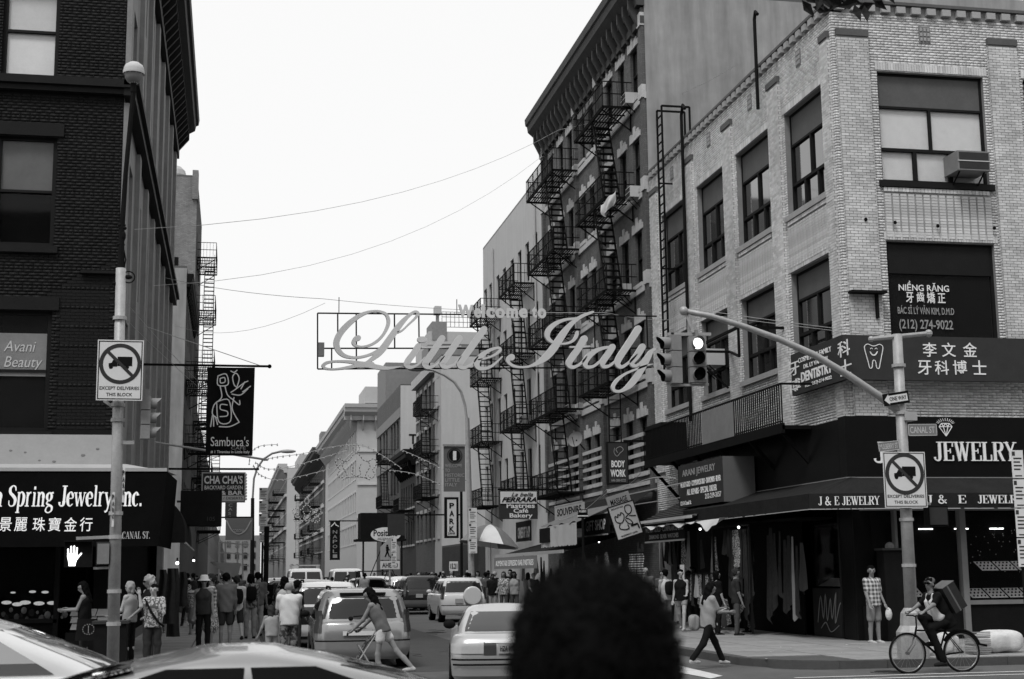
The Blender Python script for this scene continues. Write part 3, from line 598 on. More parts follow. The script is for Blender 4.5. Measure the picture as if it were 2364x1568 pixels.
for k in range(4): z = q0.z+(q1.z-q0.z)*k/3; mb.bar((q0.x,200,z),(q1.x,200,z),.08)
mb.build('roof_railing', 'grey', tb)
# ================================================================== LEFT SIDE
bL = thing('dark_corner_building', 'tall dark painted brick corner building above the jewelry awning at the left', 'building', (XL,YF,0))
UL, NL = SL; ZL = 19.8; Y1L = 58
Oc = Vector((-12,YF,0)); wL = -XL; opc = []
for x0,x1,z0,z1 in ((-5.3,-4.02,9.1,11.62),(-5.3,-4.08,13.0,15.2),(-5.3,-3.98,4.98,7.65),(-5.3,-4.05,16.6,18.8),(-7.6,-6.3,9.1,11.6),(-7.6,-6.3,13,15.2)): opc.append((x0+12,x1+12,z0,z1))
wl = wall_mesh(Oc,UC,NC,12+XL,ZL,opc+[(4.5,9.1,0,3.6)],.2).build('wall', 'mortarD', bL)
brick_set(bL,Oc,UC,NC,12+XL,16.2,opc+[(0,9.4,0,5.0),(0,9.4,12.6,13.0),(0,5.3,0,16.3)],'brickD',near=300,proud=.006,jit=.002)
inL = [('glass',None,0),('blind',None),('glassd','shade',.6),(None,None),('glass',None),('glass',None)]
for op, q in zip(opc, (('glassd','shade',.52),('glassd','blind',0.),('glassd',None),('glassd','shade',.7),('glassd',None),('glassd',None))):
    window(bL,Oc,UC,NC,op,.14,'sash','trimD',.09,'trimD',('flat','trimD'),q)
MB().fbox(Oc,UC,ZV,NC,0,9.52,12.66,12.93,-.05,.14).build('string_course', 'trimD', bL); MB().fbox(Oc,UC,ZV,NC,0,9.58,12.8,12.98,-.05,.22).build('string_course', 'trimD', bL)
MB().fbox(Oc,UC,ZV,NC,8.6,9.4,8.5,8.56,0,.12).build('ledge', 'trimD', bL)
sg = MB().fbox(Oc,UC,ZV,NC,6.85,7.92,6.2,7.15,-.13,-.11).build('window_sign', 'grey', bL)
text('Avani\nBeauty', Oc+UC*7.02+ZV*6.32-NC*.105,(1,0,0),ZV,.82,.66,'offwhite',sg,slant=.25)
MB().fbox(Oc,UC,ZV,NC,0,9.45,4.15,4.9,0,.16).build('fascia', 'lightgrey', bL)
mb = MB(); 
for k in range(14): x = 5.2+k*.3; mb.ball(Oc+UC*x+ZV*(4.2+random.random()*.5)+NC*.16,.015+.02*random.random(),5,(1.6,.3,1))
mb.build('paint_chip', 'grey', bL)
# the long painted flank with pilaster strips and deep-set windows
Os = Vector((XL,YF,0)); ops = [(y,y+1.15,z0,z1) for y in (2.2,5.6,9.0,12.4,15.8,19.2,22.6) for z0,z1 in ((5.4,7.9),(9.1,11.7),(13.3,15.6),(16.6,18.6))]
wall_mesh(Os,UL,NL,Y1L-YF,ZL,ops+[(1.2,24.8,0,3.6)],.22).build('wall', 'sidewallL', bL)
for op in ops: window(bL,Os,UL,NL,op,.16,'sash','trimD',.08,None,None,None)
for y in (.0,4.1,7.5,10.9,14.3,17.7,21.1,24.6): MB().fbox(Os,UL,ZV,NL,y,y+.55,3.7,12.5,0,.12).build('pilaster', 'sidewallL', bL); MB().fbox(Os,UL,ZV,NL,y,y+.55,13.05,18.7,0,.12).build('pilaster', 'sidewallL', bL)
mb = MB().fbox(Os,UL,ZV,NL,-.18,25.8,12.62,12.86,.0,.24).fbox(Os,UL,ZV,NL,-.22,25.8,12.86,13.02,.0,.34); mb.build('string_course', 'trimD', bL)
cornice(bL,Os,UL,NL,25.8,19.5,.95,.92,'trimD',.7); MB().fbox(Os,UL,ZV,NL,0,25.8,18.75,19.5,0,.18).build('frieze', 'trimD', bL)
MB().bb(-12,XL-.5,YF+.5,Y1L-.02,0,ZL+.9).build('core', 'interior', bL); MB().bb(-12,XL-.01,Y1L-.1,Y1L,0,ZL+.9).build('back_wall', 'mortarD', bL)
# buildings beyond, seen past it
b = side_building('grey_side_building', 'lower grey plastered building with a chimney pipe past the dark corner building', 'L', 75.5, 90.2, 17.9, rw((77,79.5,82,84.5,87),(5,8.2,11.4,14.4)), 'darkbrick', 'stucco', 9)
cornice(b,Vector((XL,75.5,0)),UL,NL,14.7,16.9,.7,.35,'dark',.9)
P = onY(404,608,76); Q = onY(404,590,76); MB().tube((P.x,76.5,17.5),(P.x,76.5,Q.z),.16,8).build('chimney_pipe', 'dark', b)
b = side_building('whitewashed_brick_building', 'tall building with peeling whitewashed brick side wall', 'L', 90.3, 104, 27.0, rw((92,94.5,97,99.5),(5,8.4,11.8,15.2,18.6,22)), 'darkbrick', 'palebrick', 9)
P, Q = onY(443,460,90.2), onY(458,394,90.2); MB().bb(P.x,XL+.06,90.1,91.2,P.z,Q.z).build('pier', 'palebrick', b)
q = onY(404,390,92); MB().ball((q.x,93,q.z-.2),.7,10).build('roof_vent', 'lightgrey', b)
side_building('left_row_building', 'dark row of old houses behind the hanging restaurant signs', 'L', 104.1, 165, 13.4, rw([106+3.1*k for k in range(19)],(5,8.4),1.1,2), 'darkbrick', 'darkbrick', 9)
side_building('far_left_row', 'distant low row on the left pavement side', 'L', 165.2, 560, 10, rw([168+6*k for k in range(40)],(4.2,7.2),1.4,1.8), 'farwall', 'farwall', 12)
# ================================================================== FIRE ESCAPES
def fire_escape(label, side, Y0, Y1, zs, out=1.15, group=None, name='fire_escape', X=None, rungs=True, stair=True, drop=False, rail=.95):
    X = X if X is not None else (XR if side == 'R' else XL); s = -1 if side == 'R' else 1
    t = thing(name, label, 'fire escape', (X,Y0,zs[0]), group)
    xa, xb = X+s*.04, X+s*out; xs = X+s*(out-.12); rung = None
    sl = .62
    for i, z in enumerate(zs):
        mb = MB(); n = max(6,int(out/.11))
        for k in range(n+1):
            x = xa+(xb-xa)*k/n; mb.bb(x-.02,x+.02,Y0,Y1,z-.03,z)
        for y in (Y0,Y1-.05): mb.bb(xa,xb,y,y+.05,z-.09,z-.002)
        for k in range(1,int((Y1-Y0)/.9)): y = Y0+(Y1-Y0)*k/int((Y1-Y0)/.9); mb.bb(xa,xb,y-.02,y+.02,z-.075,z-.032)
        mb.bb(xb-s*.03,xb,Y0,Y1,z-.1,z+.01); pf = mb.build('platform', 'iron', t)
        mb = MB()
        for h in (rail,rail*.5):
            mb.bar((xb,Y0,z+h),(xb,Y1,z+h),.035); mb.bar((xa,Y0,z+h),(xb,Y0,z+h),.035); mb.bar((xa,Y1,z+h),(xb,Y1,z+h),.035)
        m = int((Y1-Y0)/.17)
        for k in range(m+1): y = Y0+(Y1-Y0)*k/m; mb.bar((xb,y,z),(xb,y,z+rail),.018 if k%6 else .035)
        for k in range(1,6): 
            x = xa+(xb-xa)*k/6
            for y in (Y0,Y1): mb.bar((x,y,z),(x,y,z+rail),.018)
        mb.build('railing', 'iron', t)
        for y in (Y0+.3,Y1-.3):
            mb = MB().bar((xb-s*.05,y,z-.08),(xa,y,z-.85),.045).bar((xa,y,z-.08),(xa,y,z-.9),.045); mb.build('bracket', 'iron', t)
        if stair and i < len(zs)-1:
            h = zs[i+1]-z; ya, yb = (Y0+.55, min(Y0+.55+h*.42,Y1-.5)); w0, w1 = xs, xs-s*sl
            st = MB().bar((w0,ya,z),(w0,yb,z+h+.0),.05,.09).bar((w1,ya,z),(w1,yb,z+h),.05,.09).bar((w0,ya,z+.8),(w0,yb,z+h+.6),.025).build('stair', 'iron', t)
            nr = int(h/.3)
            if rung is None:
                r0 = MB().bb(-sl/2,sl/2,-.11,.11,-.018,.018).build('rung', 'iron'); rung = r0.data; bpy.data.objects.remove(r0)
            for k in range(1,nr+1): inst('rung', rung, st, ((w0+w1)/2, ya+(yb-ya)*k/(nr+1), z+h*k/(nr+1)))
    if drop:
        z = zs[0]; d = MB().bar((xb-s*.1,Y0+.5,z-2.4),(xb-s*.1,Y0+.5,z+.9),.04).bar((xb-s*.55,Y0+.5,z-2.4),(xb-s*.55,Y0+.5,z+.9),.04)
        for k in range(9): d.bar((xb-s*.1,Y0+.5,z-2.3+k*.33),(xb-s*.55,Y0+.5,z-2.3+k*.33),.03)
        d.build('drop_ladder', 'iron', t)
    return t
GF = 'fire escapes on the dark tenement'
fire_escape('iron fire escape on the near tenement half, white cloth on its rail', 'R', 50.2, 54.9, [8.75,12.2,15.75,19.3], 1.2, drop=True)
fire_escape('iron fire escape at the far tenement edge, top platform near the cornice', 'R', 58.9, 64.6, [5.2,8.75,12.2,15.75,19.3], 1.2)
fire_escape('iron fire escape on the pale plain building nearest the dark tenement', 'R', 68.3, 72.6, [5.5,9.05,12.6,16.15], 1.1)
fire_escape('iron fire escape at the outer far edge of the pale plain building', 'R', 77.6, 81.4, [5.5,9.05,12.6,16.15], 1.2)
fire_escape('iron fire escape on the brick building beside the pale blank side wall', 'R', 102.6, 107.5, [7.3,10.5,13.7], 1.3)
fire_escape('small iron balcony on the low dark brick house with black cornice', 'R', 117, 121, [7.0], 1.3, stair=False)
fire_escape('iron fire escape on the front of the graffiti wall building', 'R', 129, 134, [7.9,12.0], 1.5)
for k,(y,X_) in enumerate(((238,14.5),(262,14.5),(290,14.5))): fire_escape('iron fire escapes on the far dark brick row', 'R', y, y+7, [5.2,9,13,16.8], 2.0, 'fire escapes on the far row', X=X_)
for k,y in enumerate((360,400,450)): fire_escape('iron fire escapes on the most distant street row', 'R', y, y+11, [5.8,9.8,13.8,17.8,21.8], 3, 'fire escapes on the distant row', X=13)
P = onX(462,575,XL)
fire_escape('tall iron fire escape projecting into the sky from the whitewashed brick building', 'L', 92.5, 98, [8.0,11.6,15.2,18.8,22.3], 1.25)
fire_escape('dense iron fire escape on the grey side building behind the hanging banner', 'L', 77.2, 84, [5.4,8.8,12.2], 1.45)
fire_escape('iron fire escape on the dark old row behind the hanging restaurant signs', 'L', 110, 116, [5.2,8.6,11.4], 1.7)
# cloth hanging on the tenement fire escape
A, B = onX(1387,473,13.45), onX(1423,505,13.45)
mb = MB().grid(lambda u,v: Vector((13.44-.1*math.sin(9*u+4*v)*v, A.y+(B.y-A.y)*(u*(1-.25*v)+.1*v), A.z-.02-(.5+.12*math.sin(7*u))*v-.05*math.sin(9*u+3*v))), 10, 6); tag(mb.build('hanging_cloth', 'white', smooth=True), 'white cloth hanging over the rail of the dark tenement fire escape', 'cloth')
# satellite dishes
def dish(P, r, nm, facing=(-.6,-.7,.25)):
    t = thing('satellite_dish', nm, 'satellite dish', P); d = Vector(facing).normalized()
    MB().lathe([(r*math.sin(a),-r*.55*math.cos(a)) for a in np.linspace(0.01,1.1,6)], P, 14, d).build('dish', 'grey', t, True)
    MB().tube(P-d*r*.5, P-d*r*.6-ZV*.4+Vector((.35,0,0)), .03, 6).build('mount', 'dark', t); MB().tube(P-ZV*.3, P+d*r*.5, .015, 5).build('feed_arm', 'dark', t)
dish(onX(1325,1012,13.9), .38, 'grey satellite dish fixed to the tenement above the gift shop')
# ------------------------------------------------------------------ long iron balcony on the brick corner building
t = thing('iron_balcony', 'long dark iron balcony bracketed to the side of the pale brick corner building', 'balcony', (XR,33,5.4))
y0, y1, zb, xo = 33.7, 46.0, 5.32, 13.55
mb = MB().bb(xo,XR-.02,y0,y1,zb,zb+.1).bb(xo-.02,xo+.06,y0,y1,zb-.1,zb+.16); mb.build('platform', 'iron', t)
bar0 = MB().bb(-.014,.014,-.014,.014,0,1.05).build('baluster', 'iron'); bm_ = bar0.data; bpy.data.objects.remove(bar0)
MB().bar((xo,y0,zb+1.15),(xo,y1,zb+1.15),.05).bar((xo,y0,zb+.2),(xo,y1,zb+.2),.03).bar((xo,y0,zb+1.15),(XR,y0,zb+1.15),.05).bar((xo,y1,zb+1.15),(XR,y1,zb+1.15),.05).build('rail', 'iron', t)
n = int((y1-y0)/.15)
for k in range(n+1): inst('baluster', bm_, t, (xo,y0+(y1-y0)*k/n,zb+.1))
MB().bb(xo-.03,xo-.015,37.2,39.9,zb+.15,zb+1.1).build('grey_panel', 'grey', t)
for y in np.linspace(y0+.3,y1-.3,6): MB().bar((xo+.05,y,zb),(XR-.05,y,zb-1.15),.09).bar((XR-.05,y,zb),(XR-.05,y,zb-1.25),.08).build('bracket', 'iron', t)
MB().bb(xo+.1,xo+.95,44.4,46.2,zb+.2,zb+1.3).build('dark_box', 'black', t)
# upper steel frame, gooseneck ladder and conduit
t = thing('gooseneck_ladder', 'tall iron roof ladder curving over the parapet of the pale brick building', 'ladder', (14.3,46,8))
ya = 45.6
mb = MB()
for y in (ya,ya-.55): mb.bar((14.2,y,8.4),(14.2,y,17.6),.06).bar((14.2,y,17.6),(15.2,y,17.6),.06).bar((15.2,y,17.6),(15.2,y,16.3),.06)
mb.build('side_rail', 'iron', t); r0 = MB().bb(-.02,.02,-.28,.28,-.02,.02).build('rung', 'iron'); rm = r0.data; bpy.data.objects.remove(r0)
for k in range(29): inst('rung', rm, t, (14.2,ya-.275,8.6+k*.31))
mb = MB()
for z in (9,12,15): mb.bar((14.2,ya,z),(XR,ya,z),.05)
mb.build('stay', 'iron', t)
t = thing('conduit_pipe', 'thin dark vertical pipe fixed between the bays of the pale brick side wall', 'pipe', (14.5,44,6)); MB().path([(14.52,43.9,6.6),(14.52,43.9,16.9),(14.52,43.7,17.2),(14.52,43.5,17.0)],.055,6).build('pipe', 'dark', t)
t = thing('roof_mast', 'short hooked vent pipe rising above the pale brick parapet nearer the corner', 'pipe', (14.5,36.9,15)); MB().path([(14.5,36.9,14.8),(14.5,36.9,17.5),(14.5,36.8,17.7),(14.5,36.65,17.55)],.05,6).build('pipe', 'dark', t)
t = thing('steel_bracket_frame', 'projecting dark steel angle frame on the pale brick side wall above the left signal', 'bracket', (13.5,42,7.8))
a = onX(1585,662,13.3); b_ = onX(1700,662,13.3)
MB().bar((13.3,a.y,8.3),(13.3,b_.y,8.3),.07).bar((13.3,a.y,8.3),(XR,a.y,8.3),.07).bar((13.3,b_.y,8.3),(XR,b_.y,8.3),.07).bar((13.3,b_.y,8.3),(13.3,b_.y,7.5),.06).bar((13.3,b_.y,7.5),(14.6,a.y,8.3),.06).bar((13.3,a.y,8.3),(14.5,a.y,7.2),.05).build('frame', 'iron', t)
# window air conditioners
def ac(P, U, N, w_, h_, d_, label):
    t = thing('window_air_conditioner', label, 'air conditioner', P); O = Vector(P)
    MB().fbox(O,U,ZV,N,0,w_,0,h_,-.1,d_).build('housing', 'offwhite' if 'white' in label else 'grey', t)
    MB().fbox(O,U,ZV,N,.04,w_-.04,.04,h_-.04,d_,d_+.01).build('grille', 'darkgrey', t)
    for k in range(2): MB().bar(O+U*(.1+k*(w_-.2))+N*(d_*.8),O+U*(.1+k*(w_-.2))-ZV*.35,.03).build('support', 'dark', t)
    MB().fbox(O,U,ZV,N,.0,w_,h_*.45,h_*.5,d_+.01,d_+.02).build('trim', 'offwhite', t)
P = onY(2197,400,YF-.3); ac((P.x+.03,YF+.05,P.z+.02), UC, NC, .88, .5, .62, 'boxy grey window air conditioner on steel stays in the upper canal side window')
for x,y,lb in ((1455,226,'white air conditioner in the topmost near window of the dark tenement'),(1466,442,'white air conditioner under a keyed window of the dark tenement, second from the top'),(1447,668,'white air conditioner in the dark tenement above the near fire escape'),(1312,580,'white air conditioner beside the far tenement fire escape, upper storey'),(1321,945,'white air conditioner low on the dark tenement beneath the script letters'),(1214,968,'white air conditioner on the pale plain building near the ground floors')):
    P = onX(x,y,XR-.2); ac((XR,P.y,P.z-.2), US, NS, .62, .42, .4, lb)
P = onX(1645,842,XR-.3); ac((XR,P.y,P.z), US, NS, .8, .5, .5, 'white air conditioner in the lower side window behind the traffic signal')

# ================================================================== SIGNS AND AWNINGS, RIGHT SIDE
UR = Vector((0,-1,0))      # reading direction on the right-hand facade
# dentist fascia wrapping the corner
t = thing('dentist_sign', 'long dark dentist sign board with a smiling tooth wrapping the brick corner', 'sign', (14.6,31.8,6.9))
z0, z1, xs_, ys_ = 6.33, 7.42, 14.4, 31.75
MB().bb(xs_,20,ys_,ys_+.12,z0,z1).build('board', 'darkgrey', t); MB().bb(xs_,xs_+.12,ys_+.125,35.05,z0,z1).build('board', 'darkgrey', t)
sgn = [k for k in t.children][1]
def tY(body, x0, y0, x1, y1, Y, m, par, bold=.01, ext=.012, ser=False, **k):   # text facing the avenue, placed on plane Y
    A, B, Cc = onY(x0,y1,Y), onY(x1,y1,Y), onY(x0,y0,Y)
    if ser: return serif(body, (A.x,Y,A.z), (1,0,0), ZV, Cc.z-A.z, B.x-A.x, m, par, ext)
    return text(body, (A.x,Y,A.z), (1,0,0), ZV, B.x-A.x, Cc.z-A.z, m, par, ext, bold, **k)
def tX(body, x0, x1, z0_, z1_, X, m, par, bold=.01, ext=.012, ser=False, yref=1000, **k):  # text on a right-hand facade plane X
    A, B = onX(x0,yref,X), onX(x1,yref,X); w_ = A.y-B.y
    if ser: return serif(body, (X,A.y,z0_), UR, ZV, z1_-z0_, w_, m, par, ext)
    return text(body, (X,A.y,z0_), UR, ZV, w_, z1_-z0_, m, par, ext, bold, **k)
for ch,x,y in (('李',2146,808),('文',2190,808),('金',2239,808),('牙',2134,849),('科',2174,849),('博',2216,849),('士',2261,849)): tY(ch,x-16,y-17,x+16,y+16,ys_-.002,'letter',t,.006)
for ch,x,za,zb_ in (('科',1957,6.88,7.27),('士',1959,6.42,6.8),('牙',1837,6.85,7.2),('博',1839,6.4,6.75)): tX(ch,x-14,x+14,za,zb_,xs_-.002,'letter' if x > 1900 else 'letter',t,.006)
tX('COSMETIC & FAMILY',1850,1928,7.12,7.25,xs_-.002,'letter',t,.012); tX('DR. LY VAN KIM',1862,1918,6.93,7.04,xs_-.002,'letter',t,.012); tX('DENTISTRY',1855,1928,6.6,6.86,xs_-.002,'letter',t,.03); tX('TEL: (212)-274-9022',1862,1926,6.42,6.53,xs_-.002,'letter',t,.012)
mb = MB(); A = onY(2017,824,ys_); N_ = Vector((0,-1,0))
tooth = [(-.22,.1),(-.24,.24),(-.16,.31),(-.04,.27),(.04,.27),(.16,.31),(.24,.24),(.2,.05),(.15,-.14),(.11,-.28),(.05,-.26),(.03,-.12),(-.02,-.08),(-.05,-.14),(-.07,-.26),(-.13,-.27),(-.17,-.1),(-.22,.1)]
ribbon(mb,[(a,b,.018) for a,b in tooth],A,UC,ZV,N_,0,.012,4,False); ribbon(mb,[(-.1,.12,.02),(-.05,.05,.03),(.03,.05,.03),(.09,.13,.02)],A,UC,ZV,N_,0,.014,4)
for a in (-.06,.06): ribbon(mb,[(a-.03,.19,.012),(a,.215,.014),(a+.03,.19,.012)],A,UC,ZV,N_,0,.0135,4)
mb.build('tooth_outline', 'letter', t)
# J & E Jewelry: black fascia, awning with valance, shopfront
t = thing('jewelry_shop_front', 'black jewelry shop fascia with large white serif letters on the corner', 'shop front', (14.6,31.6,4.6))
F0 = 3.98; F1 = 5.44; fx, fy = 14.32, 31.7
MB().bb(fx,20,fy,fy+.4,F0,F1).build('fascia', 'blacksheet', t); MB().bb(fx,fx+.36,fy+.41,40.6,F0,F1-.05).build('fascia', 'blacksheet', t)
Yt = fy-.002
tY('J &',2016,1020,2116,1068,Yt,'letter',t,ser=True); tY('E',2084,1020,2118,1062,Yt,'letter',t,ser=True) if 0 else None
tY('JEWELRY',2155,1020,2346,1064,Yt,'letter',t,ser=True,ext=.03)
# diamond emblem
mb = MB(); A = onY(2182,990,Yt); g = .011
for a,b,c,d in ((-.17,.05,.17,.05),(-.17,.05,0,-.18),(.17,.05,0,-.18),(-.17,.05,-.1,.13),(-.1,.13,.1,.13),(.1,.13,.17,.05),(-.06,.05,0,-.18),(.06,.05,0,-.18),(-.1,.13,-.06,.05),(.1,.13,.06,.05),(0,.13,-.06,.05),(0,.13,.06,.05)):
    ribbon(mb,[(a,b,.018),(c,d,.018)],A,UC,ZV,N_,0,g,1,False); g += .0006
for k in range(11):
    a = math.pi*(k+.5)/11; ribbon(mb,[(.17*math.cos(a),.12+.07*math.sin(a),.01),(.24*math.cos(a),.13+.13*math.sin(a),.008)],A,UC,ZV,N_,0,.011,1,False)
mb.build('diamond_emblem', 'letter', t)
aw = thing('shop_awning', 'long dark awning with J & E JEWELRY lettering on its valance', 'awning', (14.3,31.5,4))
def awning(t, pts_top, pts_bot, zt, zb, val, m='canvasD', segs=24, wav=.02):
    # pts: list of plan points of the top and bottom edges; panel between, then a hanging valance
    for i in range(len(pts_top)-1):
        a0,a1,b0,b1 = (Vector(q) for q in (pts_top[i]+(zt,),pts_top[i+1]+(zt,),pts_bot[i]+(zb,),pts_bot[i+1]+(zb,)))
        MB().grid(lambda u,v: a0.lerp(a1,u).lerp(b0.lerp(b1,u),v)-ZV*(wav*math.sin(v*math.pi)*(1+math.sin(u*segs*2.1))), segs, 4).build('canopy', m, t, True)
        d = (b1-b0).normalized(); nn = Vector((d.y,-d.x,0))
        MB().grid(lambda u,v: b0.lerp(b1,u)-ZV*(val*v+ .01*math.sin(u*segs*5)*v)+nn*(.012*math.sin(u*segs*3)*v+.004), segs, 2).build('valance', m, t)
c1, c2 = onX(1868,1190,13.1), onY(2045,1180,30.9)
awning(aw, [(fx-.02,40.6),(fx-.02,c1.y+.3),(fx+.35,fy-.02),(20,fy-.02)], [(13.1,40.6),(13.1,c1.y),(c2.x,30.9),(20,30.9)], 3.96, 3.56, .36, wav=.01)
MB().bar((fx-.03,40.6,3.97),(fx-.03,fy-.03,3.97),.025).bar((fx-.03,fy-.03,3.97),(20,fy-.03,3.97),.025).build('top_rail', 'grey', aw)
MB().bar((13.1,40.6,3.2),(13.1,c1.y,3.2),.02).bar((13.1,c1.y,3.2),(c2.x,30.9,3.2),.02).bar((c2.x,30.9,3.2),(20,30.9,3.2),.02).build('valance_trim', 'lightgrey', aw)
tX('J & E JEWELRY',1887,2025,3.26,3.48,13.085,'letter',aw,ser=True) if False else None
ud = Vector((c2.x-13.1,30.9-c1.y,0)); serif('J & E JEWELRY',Vector((13.1,c1.y,3.29))+ud*.12+ud.cross(ZV).normalized()*.015,ud,ZV,.2,ud.length*.8,'letter',aw,.006)
tY('&',2164,1143,2186,1162,30.88,'letter',aw,ser=True); tY('E',2210,1143,2230,1162,30.88,'letter',aw,ser=True); tY('JEWELRY',2256,1143,2362,1162,30.88,'letter',aw,ser=True)
tY('J',2138,1143,2152,1162,30.88,'letter',aw,ser=True)
# shopfront glazing on the avenue side
sf = thing('jewelry_display_window', 'glazed jewelry display window with lit trays beneath the awning', 'display window', (16.5,31.9,0))
MB().bb(14.72,20,32.0,32.1,.15,.95).build('bulkhead_panel', 'black', sf)
MB().bb(15.55,15.62,31.9,32.1,.95,3.9).bb(17.25,17.4,31.9,32.1,.15,3.9).bb(17.4,20,31.95,32.1,.95,1.05).bb(14.75,20,31.92,32.1,3.2,3.28).build('mullion', 'grey', sf)
MB().bb(15.0,20,32.02,32.03,1.05,3.15).build('pane', 'clearglass', sf)
for x0,x1,z in ((17.6,19.6,1.1),(15.9,16.9,1.15),(17.9,19.9,1.75)):
    for k in range(int((x1-x0)/.5)):
        MB().add([(x0+k*.5,32.15,z),(x0+k*.5+.45,32.15,z),(x0+k*.5+.5,32.65,z+.22),(x0+k*.5+.05,32.65,z+.22)],[(0,1,2,3)]).build('display_tray', 'white', sf)
        mb = MB()
        for i in range(4):
            for j in range(3): mb.ball((x0+k*.5+.08+i*.1,32.22+j*.15,z+.05+j*.07),.025,5)
        mb.build('jewelry', 'darkgrey', sf)
lampm = mat('shop strip light',.9,.3,0,emit=5)
for k in range(5): MB().bb(15.6+k*.95,15.95+k*.95,32.6,32.66,2.76,2.785).build('strip_light', lampm, sf)
mb = MB()
for k in range(70): mb.ball((17.5+2.4*random.random(),32.3+.4*random.random(),1.7+1.1*random.random()),.014,4)
mb.build('hanging_jewelry', 'lightgrey', sf, kind='stuff')
MB().bb(14.75,20,33.3,33.4,.15,3.9).build('back_partition', mat('shop back',.03,.8,.4,2), sf)
cb = thing('utility_cabinet', 'tall dark metal cabinet beside the pole at the jewelry corner', 'cabinet', (15.1,31.5,.15)); MB().bb(15.05,15.6,31.5,31.9,.15,2.25).build('cabinet_body', 'dark', cb); MB().bb(15.0,15.65,31.45,31.9,2.25,2.3).build('cabinet_top', 'darkgrey', cb); MB().ball((15.3,31.7,2.33),.12,8).build('dome', 'grey', cb); MB().bb(15.5,15.53,31.46,31.5,1.1,1.25).build('handle', 'lightgrey', cb)
# side-street shopfront under the awning: display case by the corner, roller shutter with graffiti
dc = thing('corner_display_case', 'small lit display case of jewelry by the plaid shirted man', 'display case', (14.8,33.3,.15))
MB().bb(14.75,15.5,32.25,32.6,.15,3.9).build('post', 'black', dc); MB().bb(14.78,14.82,32.7,35.2,.15,1.35).build('graffiti_panel', 'darkgrey', dc)
MB().add([(14.8,32.8,1.4),(15.2,32.8,1.6),(15.2,34.9,1.6),(14.8,34.9,1.4)],[(0,1,2,3)]).build('display_tray', 'lightgrey', dc); MB().bb(14.8,14.81,32.7,35.2,1.4,3.6).build('pane', 'clearglass', dc)
mb = MB()
gp = [(.0,.2),(.2,.85),(.3,.3),(.45,.9),(.5,.25),(.7,.8),(.75,.3),(1.0,.95),(.9,.2),(1.2,.7),(1.3,.25)]
ribbon(mb,[(a*1.2,b,.03) for a,b in gp],Vector((14.77,34.9,.3)),UR,ZV,Vector((-1,0,0)),0,.006,5); ribbon(mb,[(.2,.05,.02),(.5,.2,.03),(.8,-.02,.02),(1.3,.15,.02)],Vector((14.77,34.9,.3)),UR,ZV,Vector((-1,0,0)),0,.007,5); mb.build('graffiti', 'lightgrey', dc)
# clothes and scarf stall deep in the shade
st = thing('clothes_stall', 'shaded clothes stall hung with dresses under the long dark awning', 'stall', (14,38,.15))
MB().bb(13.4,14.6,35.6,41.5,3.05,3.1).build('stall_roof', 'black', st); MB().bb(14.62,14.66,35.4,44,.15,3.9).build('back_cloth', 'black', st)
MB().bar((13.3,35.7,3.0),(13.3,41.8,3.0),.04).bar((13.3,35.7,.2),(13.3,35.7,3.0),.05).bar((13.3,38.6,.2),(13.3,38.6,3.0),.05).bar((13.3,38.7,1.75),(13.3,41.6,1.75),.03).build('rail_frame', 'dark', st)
def drape(x, y, z, w_, h_, m, seed, along='y'):
    ph = seed*1.7; return MB().grid(lambda u,v: Vector((x+.05*math.sin(9*u+ph)*(v+.2), y+(u-.5)*w_*(.45+.55*v)+.02*math.sin(5*v+ph), z-h_*v*(1-.12*abs(u-.5)*2))), 8, 8)
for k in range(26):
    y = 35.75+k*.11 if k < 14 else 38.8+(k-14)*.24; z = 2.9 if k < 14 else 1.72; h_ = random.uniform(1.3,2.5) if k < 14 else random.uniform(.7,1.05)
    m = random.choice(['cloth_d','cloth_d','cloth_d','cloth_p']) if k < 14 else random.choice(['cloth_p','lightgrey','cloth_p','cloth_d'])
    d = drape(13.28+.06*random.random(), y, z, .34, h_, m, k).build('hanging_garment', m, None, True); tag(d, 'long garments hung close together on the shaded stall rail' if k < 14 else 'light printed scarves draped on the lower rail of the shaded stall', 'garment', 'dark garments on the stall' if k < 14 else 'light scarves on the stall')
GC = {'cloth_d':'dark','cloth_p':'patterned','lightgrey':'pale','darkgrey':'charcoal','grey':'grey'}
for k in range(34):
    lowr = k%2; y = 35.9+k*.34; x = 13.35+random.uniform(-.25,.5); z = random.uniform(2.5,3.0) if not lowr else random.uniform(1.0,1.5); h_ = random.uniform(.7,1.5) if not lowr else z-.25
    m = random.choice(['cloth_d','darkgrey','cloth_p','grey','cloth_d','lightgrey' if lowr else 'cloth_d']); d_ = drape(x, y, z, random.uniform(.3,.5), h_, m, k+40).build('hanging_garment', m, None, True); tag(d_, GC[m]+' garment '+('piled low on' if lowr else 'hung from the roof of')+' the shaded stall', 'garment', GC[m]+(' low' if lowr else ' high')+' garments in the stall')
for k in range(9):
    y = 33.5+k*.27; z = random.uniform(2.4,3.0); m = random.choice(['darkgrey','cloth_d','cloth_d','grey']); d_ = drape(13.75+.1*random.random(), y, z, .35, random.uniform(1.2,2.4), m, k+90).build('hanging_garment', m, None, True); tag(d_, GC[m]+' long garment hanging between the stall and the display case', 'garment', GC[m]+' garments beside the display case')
MB().bb(13.6,14.6,33.3,36.0,3.05,3.1).build('stall_roof', 'black', st)
for k in range(14):
    y = 48.6+k*1.25; x = 13.6-random.random()*.5; m = random.choice(['grey','lightgrey','cloth_p','darkgrey']); d_ = drape(x, y, random.uniform(1.9,2.7), .7, random.uniform(.7,1.4), m, k).build('hanging_garment', m, None, True); tag(d_, GC[m]+' goods hung outside the tenement shops', 'garment', GC[m]+' goods outside the tenement shops')
